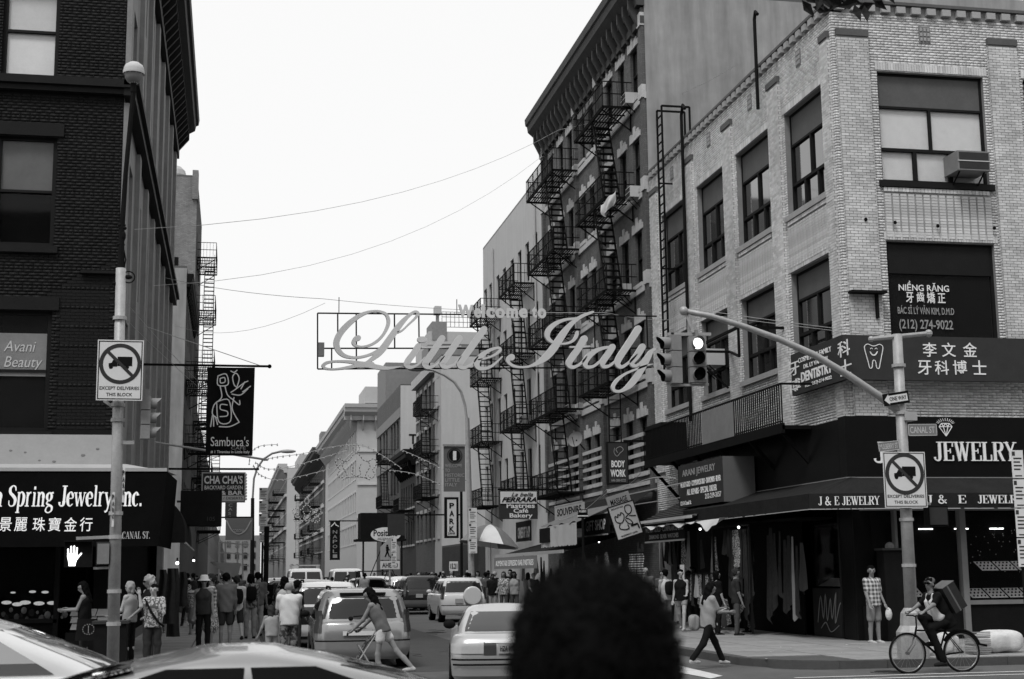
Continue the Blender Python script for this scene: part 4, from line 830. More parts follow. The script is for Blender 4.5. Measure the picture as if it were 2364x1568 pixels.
for k,(y,z) in enumerate(((36.2,2.95),(39.4,3.0),(42.4,2.9),(51,2.9),(56,2.8))):
    q_ = thing('bare_bulb', 'small lit bulb in the shade of the right hand stalls, '+('nearest the corner','second from the corner','third from the corner','fourth, outside the tenement','farthest, outside the tenement')[k], 'bulb', (13.2,y,z)); MB().ball((13.2,y,z),.035,8).build('globe','litbulb',q_,True); MB().tube((13.2,y,z+.03),(13.2,y,z+.12),.02,6).build('socket','dark',q_)
# strings of beads on a rack farther down
bk = thing('bead_rack', 'tall rack of hanging shiny bead strings beside the clothes stall', 'rack', (12.7,44,.15)); MB().bar((12.6,44.0,.15),(12.6,44.0,2.4),.04).bar((12.6,43.2,2.4),(12.6,44.8,2.4),.04).build('rack_frame', 'dark', bk)
for k in range(12):
    mb = MB(); y = 43.25+k*.14
    for j in range(22): mb.ball((12.6+.02*math.sin(j),y,2.35-j*.075),.028,5)
    mb.build('bead_string', 'grey' if k%3 else 'lightgrey', bk)
um = thing('hanging_tarpaulin', 'crumpled pale tarpaulin slung beneath the edge of the long awning', 'tarpaulin', (13,38,3.2))
for y0_,y1_,dz in ((36.4,38.4,.3),(38.4,41.2,.12),(41.2,44,.1)): MB().grid(lambda u,v: Vector((13.0-.25*v, y0_+(y1_-y0_)*u, 3.22-dz*v*math.sin(math.pi*u)-.05*v*math.sin(14*u))), 12, 3).build('tarp_fold', 'canvasW', um, True)
# second awning (sheltering the tenement shops) with sign board below, and Arani sign
def board_on_facade(name, label, cat, x0, x1, z0_, z1_, X, m, yref=1150, depth=.25, edge='lightgrey'):
    A, B = onX(x0,yref,X), onX(x1,yref,X); t = thing(name, label, cat, (X,B.y,z0_)); MB().bb(X,X+depth,B.y,A.y,z0_,z1_).build('board', m, t)
    MB().bb(X-.01,X+.0,B.y,A.y,z0_-.05,z0_).bb(X-.01,X,B.y,A.y,z1_,z1_+.05).build('edge_trim', edge, t); return t, A.y, B.y
A, B = onX(1565,1080,13.3), onX(1665,1050,13.3)
t = thing('gold_dealer_sign', 'dark gold dealer sign board angled out beside the black jewelry fascia', 'sign', (13.3,B.y,4)); za, zb_ = 4.25, 5.55
za = (onX(1572,1172,13.3).z+onX(1660,1160,13.3).z)/2; zb_ = (A.z+B.z)/2
MB().bb(13.3,14.25,B.y,A.y,za,zb_).build('board', 'darkgrey', t); MB().bb(13.32,14.24,B.y-.03,B.y-.004,za,zb_).build('side_panel', 'greysign', t)
hh = zb_-za
for s_,f0,f1,z_,h_ in (('ARANI JEWELRY',.1,.86,.68,.2),('WE BUY GOLD · COMPRAMOS ORO · DIAMONDS · SILVER',.05,.97,.47,.13),('ALL REPAIRS · SPECIAL ORDER',.2,.88,.27,.14),('212-219-3157',.62,.97,.12,.12),('121-B Canal St.',.04,.3,.05,.1)):
    W_ = A.y-B.y; text(s_,(13.298,A.y-W_*f0,za+hh*z_),UR,ZV,W_*(f1-f0),hh*h_,'letter' if h_<.2 else 'lettergrey',t,bold=.015,ext=.008)
aw = thing('shop_awning', 'sloping corrugated dark awning above the WE BUY GOLD sign', 'awning', (14.6,43,4))
Af, Bn = onX(1478,1200,12.9), onX(1597,1190,12.9)
for k in range(22): z = 3.35+k*.035; x = 12.9+k*.075; MB().bb(x,x+.07,Bn.y,Af.y,z,z+.045).build('corrugated_slat', 'canvasG' if k%2 else 'canvasD', aw)
MB().bb(12.86,12.9,Bn.y,Af.y,3.32,3.4).build('edge_rail', 'offwhite', aw)
t, ya_, yb_ = board_on_facade('gold_sign', 'narrow WE BUY GOLD board hanging under the corrugated awning', 'sign', 1488, 1580, 2.75, 3.28, 12.95, 'black', 1230, .08)
text('WE BUY GOLD · COMPRAMOS ORO',(12.948,ya_-.1,3.02),UR,ZV,ya_-yb_-.2,.15,'lettergrey',t,bold=.015,ext=.006); text('DIAMOND  SILVER  WATCHES',(12.948,ya_-.5,2.81),UR,ZV,ya_-yb_-1.1,.13,'lettergrey',t,bold=.012,ext=.006)
aw = thing('shop_awning', 'dark sloping awning over the tenement gift shop behind the foot massage sign', 'awning', (14.6,50,4))
awning(aw,[(14.6,58.2),(14.6,48.3)],[(13.0,58.2),(13.0,48.3)],4.7,3.7,.25)
t, ya_, yb_ = board_on_facade('gift_shop_sign', 'dark GIFT SHOP board above the crowd left of the tilted sign', 'sign', 1345, 1402, 3.15, 3.85, 12.95, 'black', 1170, .08); text('GIFT SHOP',(12.947,ya_-.4,3.3),UR,ZV,(ya_-yb_)*.8,.38,'letter',t,bold=.02)
aw = thing('market_canopy', 'ragged pale cloth stall canopy with scalloped edge between the bakery sign and the gift shop', 'awning', (13,60,3))
Af, Bn = onX(1247,1200,11.9), onX(1330,1190,11.9)
MB().grid(lambda u,v: Vector((11.9+1.5*v, Bn.y+(Af.y-Bn.y)*u, 3.55+.65*v+.06*math.sin(u*20)*(1-v))), 20, 4).build('canopy', 'canvasG', aw, True)
MB().grid(lambda u,v: Vector((11.9-.02*math.sin(u*30), Bn.y+(Af.y-Bn.y)*u, 3.55-.75*v-.05*abs(math.sin(u*40))*v)), 30, 3).build('valance', 'canvasW', aw)
MB().bb(11.85,11.88,Bn.y+(Af.y-Bn.y)*.7,Af.y,2.95,3.5).build('stall_sign', 'black', aw)
aw = thing('long_low_awning', 'long low dark awning edged with a pale bar running toward the bakery', 'awning', (13,65,3)); Af, Bn = onX(1145,1270,11.7), onX(1300,1220,11.7)
MB().grid(lambda u,v: Vector((11.7+2.9*v, Bn.y+(Af.y-Bn.y)*u, 2.55+.75*v)), 12, 3).build('canopy', 'canvasD', aw); MB().bb(11.66,11.7,Bn.y,Af.y,2.5,2.62).build('edge_rail', 'lightgrey', aw)
yy = Af.y-.4; s_ = MB().bb(11.6,11.66,Af.y-9,Af.y,1.98,2.48).build('name_board', 'grey', aw); text('ALIMENTARI ESPRESSO BAR PASTRIES',(11.596,Af.y-.4,2.1),UR,ZV,8.2,.24,'letter',aw,bold=.02)
for nm,x0,x1,z0_,z1_,X,m,txt,mt,lb in (('souvenir_sign',1280,1345,3.95,4.5,13.3,'lightgrey','SOUVENIRS','black','pale shop board above the scalloped canopy'),('shop_sign',1190,1222,3.2,4.1,12.9,'black','CHINESE GIFT SHOP','lettergrey','upright dark board with pale lettering beneath the bakery sign')):
    t, ya_, yb_ = board_on_facade(nm, lb, 'sign', x0, x1, z0_, z1_, X, m, 1190, .08); text(txt,(X-.003,ya_-.5,z0_+.15),UR,ZV,(ya_-yb_)*.85,(z1_-z0_)*.55,mt,t,bold=.02)
def free_sign(name, label, x0, y0, x1, y1, Y, m='darkgrey', th=.16, cat='sign', border=None, pole=None):
    A, B = onY(x0,y1,Y), onY(x1,y0,Y); A2 = onY(x0,y0,Y); t = thing(name, label, cat, (A.x,Y,A.z))
    MB().bb(A.x,B.x,Y,Y+th,A.z,A2.z).build('board', m, t)
    if border:
        b = border[1]; MB().bb(A.x-b,B.x+b,Y-.01,Y+th+.01,A2.z,A2.z+b).bb(A.x-b,B.x+b,Y-.01,Y+th+.01,A.z-b,A.z).bb(A.x-b,A.x,Y-.01,Y+th+.01,A.z,A2.z).bb(B.x,B.x+b,Y-.01,Y+th+.01,A.z,A2.z).build('border', border[0], t)
    return t, A, Vector((B.x,Y,A2.z))
# bakery sign hung across the pavement
t, A, B = free_sign('bakery_sign', 'hanging bakery sign, white script panel above dark panel reading Pastries Café Bakery', 1153,1133,1240,1198,62,'darkgrey',.25)
zc = A.z+(B.z-A.z)*.54; MB().bb(A.x+.04,B.x-.04,61.96,62,zc,B.z-.04).build('white_panel', 'white', t)
tY('La bella',1180,1137,1230,1146,61.955,'black',t,.0,slant=.4); tY('FERRARA',1158,1148,1238,1159,61.955,'black',t,.03,slant=.35)
tY('Pastries',1169,1162,1234,1173,61.995,'letter',t,.02); tY('Café',1185,1174,1219,1184,61.995,'letter',t,.02); tY('Bakery',1176,1185,1229,1198,61.995,'letter',t,.02)
MB().bb(A.x-.05,14.6,62.05,62.15,B.z+.02,B.z+.1).build('hanging_bar', 'iron', t)
t, A, B = free_sign('body_work_sign', 'dark vertical BODY WORK sign with a small white drawing, projecting from the tenement', 1405,1022,1447,1115,46,'darkgrey',.2,border=('black',.03))
tY('BODY',1411,1063,1442,1079,45.996,'letter',t,.03); tY('WORK',1409,1084,1444,1101,45.996,'letter',t,.03); tY('646-288-0222',1411,1106,1444,1112,45.996,'lettergrey',t,.01)
mb = MB(); ribbon(mb,[(-.1,.15,.015),(-.12,.0,.015),(-.02,-.12,.02),(.08,-.02,.02),(.2,.1,.02),(.1,.2,.02),(-.05,.12,.02),(.0,-.0,.02)],onY(1425,1045,45.99),UC,ZV,N_,0,.01,5); mb.build('drawing', 'lettergrey', t)
MB().bb(B.x-.1,14.6,46.05,46.12,B.z+.03,B.z+.1).build('hanging_bar', 'iron', t)
# tilted foot massage sign in front, white with black line drawings
P = onY(1443,1200,40.); ang = R(17); KS = 1.31; t = thing('foot_massage_sign', 'tilted white foot massage sign with black line drawings and an arrow', 'sign', P)
u_ = Vector((math.cos(ang),0,math.sin(ang)))*KS; v_ = Vector((-math.sin(ang),0,math.cos(ang)))*KS
MB().fbox(P,u_,v_,N_,-.29,.29,-.37,.35,-.07,0).build('board', 'offwhite', t); MB().fbox(P,u_,v_,N_,-.31,-.29,-.39,.37,-.08,.01).fbox(P,u_,v_,N_,.29,.31,-.39,.37,-.08,.01).fbox(P,u_,v_,N_,-.29,.29,.35,.37,-.08,.01).fbox(P,u_,v_,N_,-.29,.29,-.39,-.37,-.08,.01).build('border', 'black', t)
mb = MB()
ribbon(mb,[(.12,.3,.02),(.2,.27,.02),(.2,.16,.02),(.12,.1,.02),(.06,.16,.02),(.07,.27,.02),(.12,.3,.02)],P,u_,v_,N_,0,.012,5,False); ribbon(mb,[(.12,.1,.02),(.02,.04,.02),(.1,-.02,.02),(.14,-.12,.02),(.05,-.1,.02),(.0,0,.02)],P,u_,v_,N_,0,.0125,5); ribbon(mb,[(.12,.06,.02),(.25,.02,.02)],P,u_,v_,N_,0,.013,1)
ribbon(mb,[(-.22,.08,.02),(-.2,.14,.02),(-.15,.1,.02),(-.13,.16,.02),(-.08,.13,.02),(-.05,.18,.02),(.0,.12,.02),(-.03,.02,.02),(-.1,-.04,.02),(-.2,.0,.02),(-.22,.08,.02)],P,u_,v_,N_,0,.0135,5,False); ribbon(mb,[(-.14,-.04,.02),(-.18,-.14,.02),(-.08,-.2,.02),(.02,-.2,.025),(.02,-.12,.02)],P,u_,v_,N_,0,.0142,5); ribbon(mb,[(.1,-.16,.045),(.24,-.16,.045),(.25,-.26,.03)],P,u_,v_,N_,0,.0145,1)
mb.build('line_drawing', 'black', t); text('BACK & FOOT RUB', P+u_*-.24+v_*.28+N_*.0,u_,v_,.36,.045,'black',t,bold=.02); text('BASEMENT LEVEL', P+u_*-.2-v_*.34,u_,v_,.52,.045,'black',t,bold=.02)
MB().bb(P.x+.1,P.x+.14,40.08,40.8,P.z+.3,P.z+.34).build('hook', 'dark', t)
t = thing('upper_tilted_sign', 'second pale tilted board tucked behind the top of the foot massage sign', 'sign', P+Vector((-.05,.1,.4))); Q = P+Vector((-.09,.16,.42)); MB().fbox(Q,u_,v_,N_,-.27,.27,-.25,.26,-.05,0).build('board', 'lightgrey', t); text('MASSAGE', Q+u_*-.2+v_*.05,u_,v_,.52,.17,'black',t,bold=.01)
MB().bar(Q+v_*.2+Vector((0,.06,0)),(XR,41.5,Q.z+1.0),.03).bar(Q-u_*.2+Vector((0,.06,0)),(XR,42.2,Q.z+.5),.025).build('support_arm', 'lightgrey', t)
# park sign, welcome banner and other mid-street signs
t, A, B = free_sign('parking_sign', 'tall vertical black framed PARK sign with letters stacked', 1032,1153,1053,1237,88,'white',.3,border=('black',.14))
for k,ch in enumerate('PARK'): tY(ch,1037,1161+k*18,1048,1174+k*18,87.995,'black',t,.03)
tY('24HR',1034,1229,1051,1234,87.995,'black',t,.01); MB().bb(B.x+.25,B.x+.4,88,88.15,0,B.z+.9).build('post', 'dark', t)
t, A, B = free_sign('welcome_banner', 'grey street banner reading WELCOME TO HISTORIC LITTLE ITALY with a round emblem', 1024,1030,1073,1135,84,'greysign',.04)
for k,s_ in enumerate(('WELCOME','TO','HISTORIC','LITTLE','ITALY')): tY(s_,1027,1071+k*11,1027+len(s_)*5.6,1079+k*11,83.995,'lettergrey',t,.01)
P = onY(1049,1052,83.99); MB().lathe([(.0,0),(.36,0),(.36,.01)],P,18,N_).build('emblem_disc', 'black', t); MB().bb(P.x-.1,P.x+.1,83.95,83.97,P.z-.27,P.z+.27).build('emblem_stripe', 'white', t); MB().lathe([(.4,0.0),(.47,0),(.47,.01),(.4,.012)],P,18,N_).build('emblem_ring', 'darkgrey', t)
MB().bb(A.x-.05,B.x+.6,83.9,84,B.z+.02,B.z+.1).build('banner_arm', 'grey', t)
t, A, B = free_sign('napoli_banner', 'black vertical NAPOLI banner with white mountain mark', 761,1204,785,1293,150,'black',.06)
for k,ch in enumerate('NAPOLI'): tY(ch,768,1224+k*11.2,778,1232+k*11.2,149.98,'lettergrey',t,.0)
mb = MB(); ribbon(mb,[(-.4,-.15,.08),(0,.25,.12),(.1,.0,.1),(.4,-.15,.06)],onY(773,1212,149.97),UC,ZV,N_,0,.02,1); mb.build('mountain_mark', 'letter', t); MB().bb(A.x-.1,14.6,150.1,150.25,B.z,B.z+.12).build('banner_arm', 'dark', t)
t, A, B = free_sign('restaurant_box_sign', 'large black boxy restaurant canopy with a white oval name plate', 832,1184,934,1246,100,'black',2.2)
MB().bb(A.x-.3,B.x+.1,99.9,102.3,A.z-.1,A.z+.05).build('canopy_base', 'dark', t)
mb = MB()
for x in (A.x+.2,(A.x+B.x)/2,B.x-.2): mb.bar((x,100.1,0),(x,100.1,A.z),.12)
mb.bar((A.x+.2,100.1,.5),((A.x+B.x)/2,100.1,A.z-.4),.06).bar((B.x-.2,100.1,.5),((A.x+B.x)/2,100.1,A.z-.4),.06); mb.build('post', 'dark', t)
P = onY(890,1234,99.95); mb = MB().prism([(1.05*math.cos(a),.5*math.sin(a)) for a in np.linspace(0,2*math.pi,24,endpoint=False)],P,UC,ZV,N_,0,.05); mb.build('oval_plate', 'white', t); text('Positano', P+Vector((-.85,-.055,-.12)),UC,ZV,1.7,.45,'black',t,bold=.02); text('RISTORANTE', P+Vector((-.55,-.055,-.36)),UC,ZV,1.1,.14,'black',t,bold=.0)
t, A, B = free_sign('dark_panel_sign', 'plain dark square sign in front of the white oval plate', 895,1187,934,1236,92,'darkgrey',.2); MB().bb(B.x,14.6,92.05,92.15,B.z-.1,B.z).build('hanging_bar', 'dark', t)
# school crossing pentagon, parking regulation plates
Y_ = 62; P = onY(900,1268,Y_); t = thing('school_crossing_sign', 'pale pentagon school crossing sign with two walking figures above AHEAD plate', 'sign', (P.x,Y_,0))
MB().prism([(-.42,-.45),(.42,-.45),(.42,.1),(0,.5),(-.42,.1)],P,UC,ZV,N_,-.01,.01).build('pentagon', 'lightgrey', t)
mb = MB()
for dx,sc in ((-.12,.9),(.13,1.05)):
    q = lambda pts: ribbon(mb,[(dx+a*sc,b*sc,c*sc) for a,b,c in pts],P,UC,ZV,N_,.01,.02+abs(dx)*.01,1,False)
    q([(0,.22,.09),(0,.14,.09)]); q([(0,.12,.14),(0,-.1,.12)]); q([(0,-.1,.07),(-.1,-.36,.06)]); q([(0.01,-.1,.07),(.1,-.36,.06)]); q([(0,.1,.05),(.12,-.05,.04)])
mb.build('figure_symbols', 'black', t)
MB().bb(P.x-.42,P.x+.42,Y_-.01,Y_+.01,P.z-.85,P.z-.5).build('plate', 'white', t); text('AHEAD',P+Vector((-.34,-.012,-.78)),UC,ZV,.68,.2,'black',t,bold=.02); MB().tube((P.x,Y_+.05,0),(P.x,Y_+.05,P.z+.3),.04,8).build('post', 'pole', t)
def reg_plate(x0,y0,x1,y1,Y,label,n=3,post=True,px=None):
    A, B, T = onY(x0,y1,Y), onY(x1,y1,Y), onY(x0,y0,Y); t = thing('parking_rule_sign', label, 'sign', (A.x,Y,0)); H_ = T.z-A.z; w_ = B.x-A.x
    for k in range(n):
        z0_ = A.z+H_*k/n+.015; z1_ = A.z+H_*(k+1)/n-.015; p = MB().bb(A.x,B.x,Y-.01,Y+.005,z0_,z1_).build('plate', 'white', t)
        hh = z1_-z0_; mb = MB().bb(A.x+.05*w_,A.x+.3*w_,Y-.014,Y-.01,z1_-.2*hh,z1_-.05*hh)
        for j in range(4): mb.bb(A.x+.15*w_,B.x-.15*w_*(1+j%2),Y-.014,Y-.01,z1_-(.32+.13*j)*hh,z1_-(.27+.13*j)*hh)
        mb.bb(A.x+.2*w_,B.x-.2*w_,Y-.014,Y-.01,z0_+.06*hh,z0_+.1*hh); mb.build('print', 'darkgrey', p)
    if post: x = (A.x+B.x)/2 if px is None else px; MB().tube((x,Y+.06,.1),(x,Y+.06,T.z+.05),.04,8).build('post', 'dark', t)
    return t
reg_plate(1082,1172,1101,1278,70,'stacked white parking rule plates on the lamp post in front of the striped umbrella',3,False)
reg_plate(903,1242,915,1310,61,'narrow white rule plates beside the school crossing sign',2,False)
reg_plate(597,1125,617,1215,44,'stacked white parking rule plates on the dark post beside the parking meter',3,False)
reg_plate(598,1206,614,1253,50,'lower white rule plates seen beside the curved street lamp',2)
# lamp post at right pavement, curved lamp arm
P = onY(1090,1400,70.3); Pt = onY(1078,965,70.3); t = thing('street_lamp', 'tall street lamp arching left from the right pavement beside the rule plates', 'street lamp', (P.x,70.3,0))
MB().tube((P.x,70.3,.15),(Pt.x,70.3,Pt.z),.17,10,.11).build('pole', 'pole', t)
pts = [Vector((Pt.x,70.3,Pt.z-.3))]+[onY(x,y,70.3) for x,y in ((1073,935),(1064,905),(1048,882),(1025,866),(1000,855),(975,852))]; MB().path(pts,.07,6).build('curved_arm', 'pole', t); q = pts[-1]; MB().ball(q+Vector((-.3,0,-.03)),.3,8,(1.5,.6,.35)).build('lamp_head', 'grey', t,True)
# curved lamp at the left side street
P = onY(583,1300,75); t = thing('street_lamp', 'curved street lamp at the left pavement under the strings of lights', 'street lamp', (P.x,75,0))
pts = [onY(x,y,75) for x,y in ((583,1150),(586,1105),(594,1080),(608,1060),(628,1047),(650,1042))]; MB().tube((P.x,75,.1),pts[0],.12,8,.09).build('pole', 'dark', t); MB().path(pts,.06,6).build('curved_arm', 'grey', t); MB().ball(pts[-1]+Vector((.3,0,0)),.3,8,(1.5,.6,.35)).build('lamp_head', 'lightgrey', t, True)
P = onY(640,1060,75)
# ================================================================== THE SCRIPT SIGN
YS = 38.; c2d = lambda x, y: ((940+x/4.2214)/1.3064, (900+y/4.2214)/1.3064)
A0 = onY(*c2d(0,0),YS); A1 = onY(*c2d(1000,0),YS); A2 = onY(*c2d(0,1000),YS); kx = (A1-A0)/1000; ky = (A2-A0)/1000
ss = thing('welcome_street_sign', 'large white script Little Italy sign on a thin dark frame strung high across the street', 'sign', A0)
SC = kx.length
def script(nm, strokes, dy=0):
    mb = MB()
    for i, s_ in enumerate(strokes):
        U_, V_ = Vector((1,0,0)), ZV
        pts = []
        for x,y,w_ in s_: p = A0+kx*x+ky*y; pts.append((p.x-A0.x, p.z-A0.z, w_*SC))
        ribbon(mb, pts, Vector((A0.x,YS,A0.z)), U_, V_, N_, -.06, .06+.0011*i, 7, True)
    return mb.build(nm, 'signface', ss)
off = lambda L: [(x+2280,y,w_) for x,y,w_ in L]
script('letter_l_capital', [[(585,512,70),(545,530,60),(520,570,42),(545,608,32),(620,625,24),(710,612,28),(800,570,34),(880,500,38),(945,400,44),(972,300,46),(945,215,38),(880,180,32),(800,168,26),(690,188,36),(580,240,52),(470,325,68),(380,420,76),(325,510,80),(308,590,76),(335,670,66),(395,730,50),(480,758,36),(570,762,32),(680,742,32),(780,705,36),(870,650,42)],
 [(1085,445,26),(1150,415,22),(1230,340,24),(1305,270,30),(1348,215,40),(1345,190,40),(1305,180,32),(1230,230,44),(1150,310,66),(1070,410,80),(990,520,84),(920,620,88),(850,700,84),(780,765,60),(710,815,40),(650,850,34)],
 [(760,855,66),(640,845,58),(520,822,44),(400,810,32),(270,810,26),(180,828,36),(140,862,46)],[(140,862,46),(165,895,30),(250,908,22),(350,902,26),(470,884,38),(590,862,52),(700,862,62),(820,885,58),(940,902,44),(1040,895,26),(1140,880,6)]])
script('letter_i', [[(1375,537,76),(1425,537,76)],[(1352,622,78),(1290,715,80),(1225,800,82),(1200,862,74),(1245,893,44),(1320,872,30),(1385,820,22),(1430,765,10)]])
script('letter_t', [[(1660,522,84),(1570,655,84),(1478,785,84),(1432,855,76),(1475,897,48),(1555,876,34),(1625,820,24),(1690,750,10)],[(1400,640,22),(1560,638,24),(1740,634,20),(1900,628,14)]])
script('letter_t', [[(1885,522,84),(1795,655,84),(1700,785,84),(1655,855,76),(1700,897,48),(1785,876,34),(1850,820,24),(1905,750,10)]])
script('letter_l', [[(2210,408,88),(2100,560,88),(1995,700,86),(1905,820,84),(1882,875,70),(1930,908,44),(2010,876,32),(2080,815,24),(2125,760,14)]])
script('letter_e', [[(2118,805,16),(2240,782,22),(2340,742,32),(2410,690,40),(2405,655,34),(2345,658,34),(2250,695,48),(2160,760,70),(2105,840,80),(2125,905,56),(2190,920,42),(2275,900,36),(2350,850,30),(2440,768,18)]])
script('letter_i_capital', [off([(285,775,88),(250,790,66),(238,835,46),(300,885,36),(400,905,26),(510,897,30),(620,855,56),(740,775,92),(830,680,102),(910,570,98),(980,470,90),(1060,375,70),(1145,300,52),(1240,240,44),(1330,204,36),(1390,185,28)]), off([(1230,255,30),(1150,275,36),(1050,280,32),(950,305,44),(855,355,62),(785,425,72),(765,500,66),(795,555,50),(860,590,34),(950,605,24),(1035,596,30),(1110,562,36),(1155,505,44),(1170,452,40)])])
script('letter_t', [off([(1262,540,94),(1180,665,88),(1090,785,86),(1042,865,78),(1085,912,48),(1165,890,36),(1235,835,28),(1290,770,12)]), off([(1065,648,20),(1200,646,24),(1330,640,18)])])
script('letter_a', [off([(1600,655,36),(1520,662,40),(1410,700,60),(1320,765,76),(1262,845,78),(1280,908,52),(1365,905,38),(1450,850,32),(1530,770,28),(1600,690,24)]), off([(1640,650,84),(1575,745,84),(1505,840,80),(1505,903,54),(1580,902,38),(1655,850,28),(1710,790,12)])])
script('letter_l', [off([(2000,412,94),(1905,550,90),(1805,685,88),(1718,810,86),(1702,880,72),(1755,915,46),(1845,865,34),(1920,800,26),(1975,745,12)])])
script('letter_y', [off([(2050,650,88),(1970,765,86),(1895,860,68),(1935,905,44),(2010,868,34),(2085,790,30),(2140,720,28),(2210,685,44)]), off([(2180,700,40),(2110,810,76),(2035,930,84),(1960,1040,86),(1880,1135,82),(1790,1205,52),(1705,1236,36),(1640,1220,42),(1632,1165,46),(1690,1085,46),(1790,1012,34),(1900,965,28),(2010,925,26),(2110,895,20),(2185,880,8)])])
# small upright letters "Welcome to"
for ch,x0,x1,y0,y1 in (('W',1870,2068,96,262),('e',2076,2170,140,266),('l',2176,2220,90,262),('c',2235,2350,136,266),('o',2356,2482,140,268),('m',2502,2656,140,268),('e',2668,2786,140,268),('t',2840,2910,118,268),('o',2916,3032,142,274)):
    p0 = A0+kx*x0+ky*y1; p1 = A0+kx*x1+ky*y0; text(ch,(p0.x,YS-.06,p0.z),(1,0,0),ZV,p1.x-p0.x,p1.z-p0.z,'signface',ss,ext=.06,bold=.045,name='small_letter')
mb = MB(); fr = lambda x0,y0,x1,y1,r=.022: mb.tube(A0+kx*x0+ky*y0+Vector((0,.1,0)), A0+kx*x1+ky*y1+Vector((0,.1,0)), r, 6)
fr(75,182,4560,232); fr(75,895,4460,915); fr(75,632,4450,660); fr(75,182,75,895); 
for x in (330,565,1055,1370,2180,3000,3700,4420): fr(x,185+.011*x,x,634+.006*x)
for x in (252,565,1500,2680,3400): fr(x,634+.006*x,x,896+.004*x)
mb.build('frame', 'dark', ss)
p = A0+kx*78+ky*740; q = A0+kx*155+ky*572; MB().bb(p.x,q.x,YS-.1,YS+.12,p.z,q.z).build('control_box', 'grey', ss)
mb = MB(); p = A0+kx*342+ky*182; mb.tube(p, p+ZV*.42, .012, 5); p = A0+kx*1860+ky*200; mb.tube(p, p+ZV*.4, .012, 5); mb.build('hanger', 'dark', ss)
# ------------------------------------------------------------------ overhead wires
def wire(label, pts, sag=.3, r=.012, m='wire'):
    r *= .5
    P = [Vector(p) for p in pts]; out_ = []
    for i in range(len(P)-1):
        for k in range(10): t_ = k/10; out_.append(P[i].lerp(P[i+1],t_)-ZV*sag*4*t_*(1-t_))
    out_.append(P[-1]); return tag(MB().path(out_,r,4).build('overhead_wire', m), label, 'wire')
Yw = 38.
wire('thin wire carrying the script sign between the two sides of the street', [onX(375,640,XL+.05), onY(745,690,Yw), onY(1400,722,Yw), onX(1590,735,14.6)], .12, .014)
wire('highest thin wire crossing the sky to the tenement fire escape', [onX(310,530,XL+.05), onX(1290,300,13.6)], .9, .014)
wire('thin wire crossing the stained blank wall above the pale brick parapet', [onX(1290,300,13.6), onY(1535,230,50), onY(1700,150,44)], .1, .014)
wire('middle thin wire rising to the far end of the tenement', [onX(350,660,XL+.05), onX(1250,362,14.4)], 1.4, .014)
wire('slack thin wire low across the sky left of the script sign', [onX(400,750,XL+.1), onY(750,700,YS)], .55, .01)
wire('pair of cables from the left building to the banner pole, upper one', [(XL+.02,34.5,8.3), (XL+1.9,45,7.4)], .05, .015)
wire('pair of cables from the left building to the banner pole, lower one', [(XL+.02,34.5,7.9), (XL+1.9,45,7.3)], .05, .015)
for k,(x0,y0,x1,y1) in enumerate(((1590,712,2070,775),(1600,722,2060,778))): wire('guy wire above the signal arm, '+('upper','lower')[k]+' of two', [onY(x0,y0,25.6), onY(x1,y1,25.7)], .02, .011, 'lightgrey')
# festoon light strings, joined bulbs on each string
def festoon(label, pts, n, sag=0, rb=.08, group=None):
    t = thing('light_string', label, 'string lights', pts[0], group); Q = spline([(p.x,p.y,p.z) for p in pts],8)
    MB().path([Vector(q) for q in Q],.018,4).build('cord', 'wire', t); idx = np.linspace(0,len(Q)-1,n); b0 = MB().ball((0,0,0),rb,6).build('bulb','bulb'); bm_ = b0.data; bpy.data.objects.remove(b0)
    b0 = MB().tube((0,0,rb*.5),(0,0,rb*2.2),rb*.45,5).build('socket','dark'); sm_ = b0.data; bpy.data.objects.remove(b0)
    for i in idx: q = Vector(Q[int(i)]); b_ = inst('bulb', bm_, t, q-ZV*rb); s_ = inst('socket', sm_, t, q-ZV*rb*1.2)
Yf = 90
for lb,pp,n in (('top string of small bulbs curving across the street',((605,1062),(640,1055),(700,1047),(760,1033),(830,1027),(880,1050),(925,1080)),24),('middle string of small bulbs sweeping up to the right',((590,1068),(620,1083),(680,1075),(740,1058),(800,1040)),16),('lower string of small bulbs sagging under the lamp',((585,1075),(600,1096),(640,1108),(700,1098),(760,1082),(800,1068)),18),('short string of bulbs at the lamp neck',((575,1070),(580,1045),(600,1030),(640,1026)),9),('diagonal string of bulbs over the dark facades',((930,1040),(980,1062),(1030,1088),(1075,1110)),12),('second diagonal string of bulbs over the dark facades',((900,1085),(960,1095),(1020,1120),(1060,1128)),12)):
    festoon(lb,[onY(x,y,Yf) for x,y in pp],n,rb=.052)
def ornament(label, cx, cy, s, Y, rb):
    t = thing('ornamental_light_arch', label, 'string lights', onY(cx,cy,Y)); pr_ = lambda x,y: onY(cx+x*s,cy+y*s,Y)
    shp = [[(0,-60),(9,-52),(9,-40),(0,-33),(-9,-40),(-9,-52),(0,-60)],[(0,-30),(-12,-22),(-22,-8),(-38,-2),(-44,14),(-34,30),(-30,46),(-44,56)],[(0,-30),(12,-22),(22,-8),(38,-2),(44,14),(34,30),(30,46),(44,56)],[(-16,4),(-10,20),(-14,36),(0,44),(14,36),(10,20),(16,4)],[(-44,56),(-24,48),(0,46),(24,48),(44,56)],[(38,-2),(54,-12),(66,-2),(60,14),(52,24),(60,38),(50,50),(38,42)],[(-38,-2),(-54,-12),(-66,-2),(-60,14),(-52,24),(-60,38),(-50,50),(-38,42)]]
    b0 = MB().ball((0,0,0),rb,5).build('bulb','bulb'); bm_ = b0.data; bpy.data.objects.remove(b0)
    for L_ in shp:
        Q = [Vector(q) for q in spline([(p.x,p.y,p.z) for p in (pr_(*q) for q in L_)],5)]; MB().path(Q,rb*.4,4).build('outline','dark',t)
        for q in Q[::3]: inst('bulb',bm_,t,q-Vector((0,rb,0)))
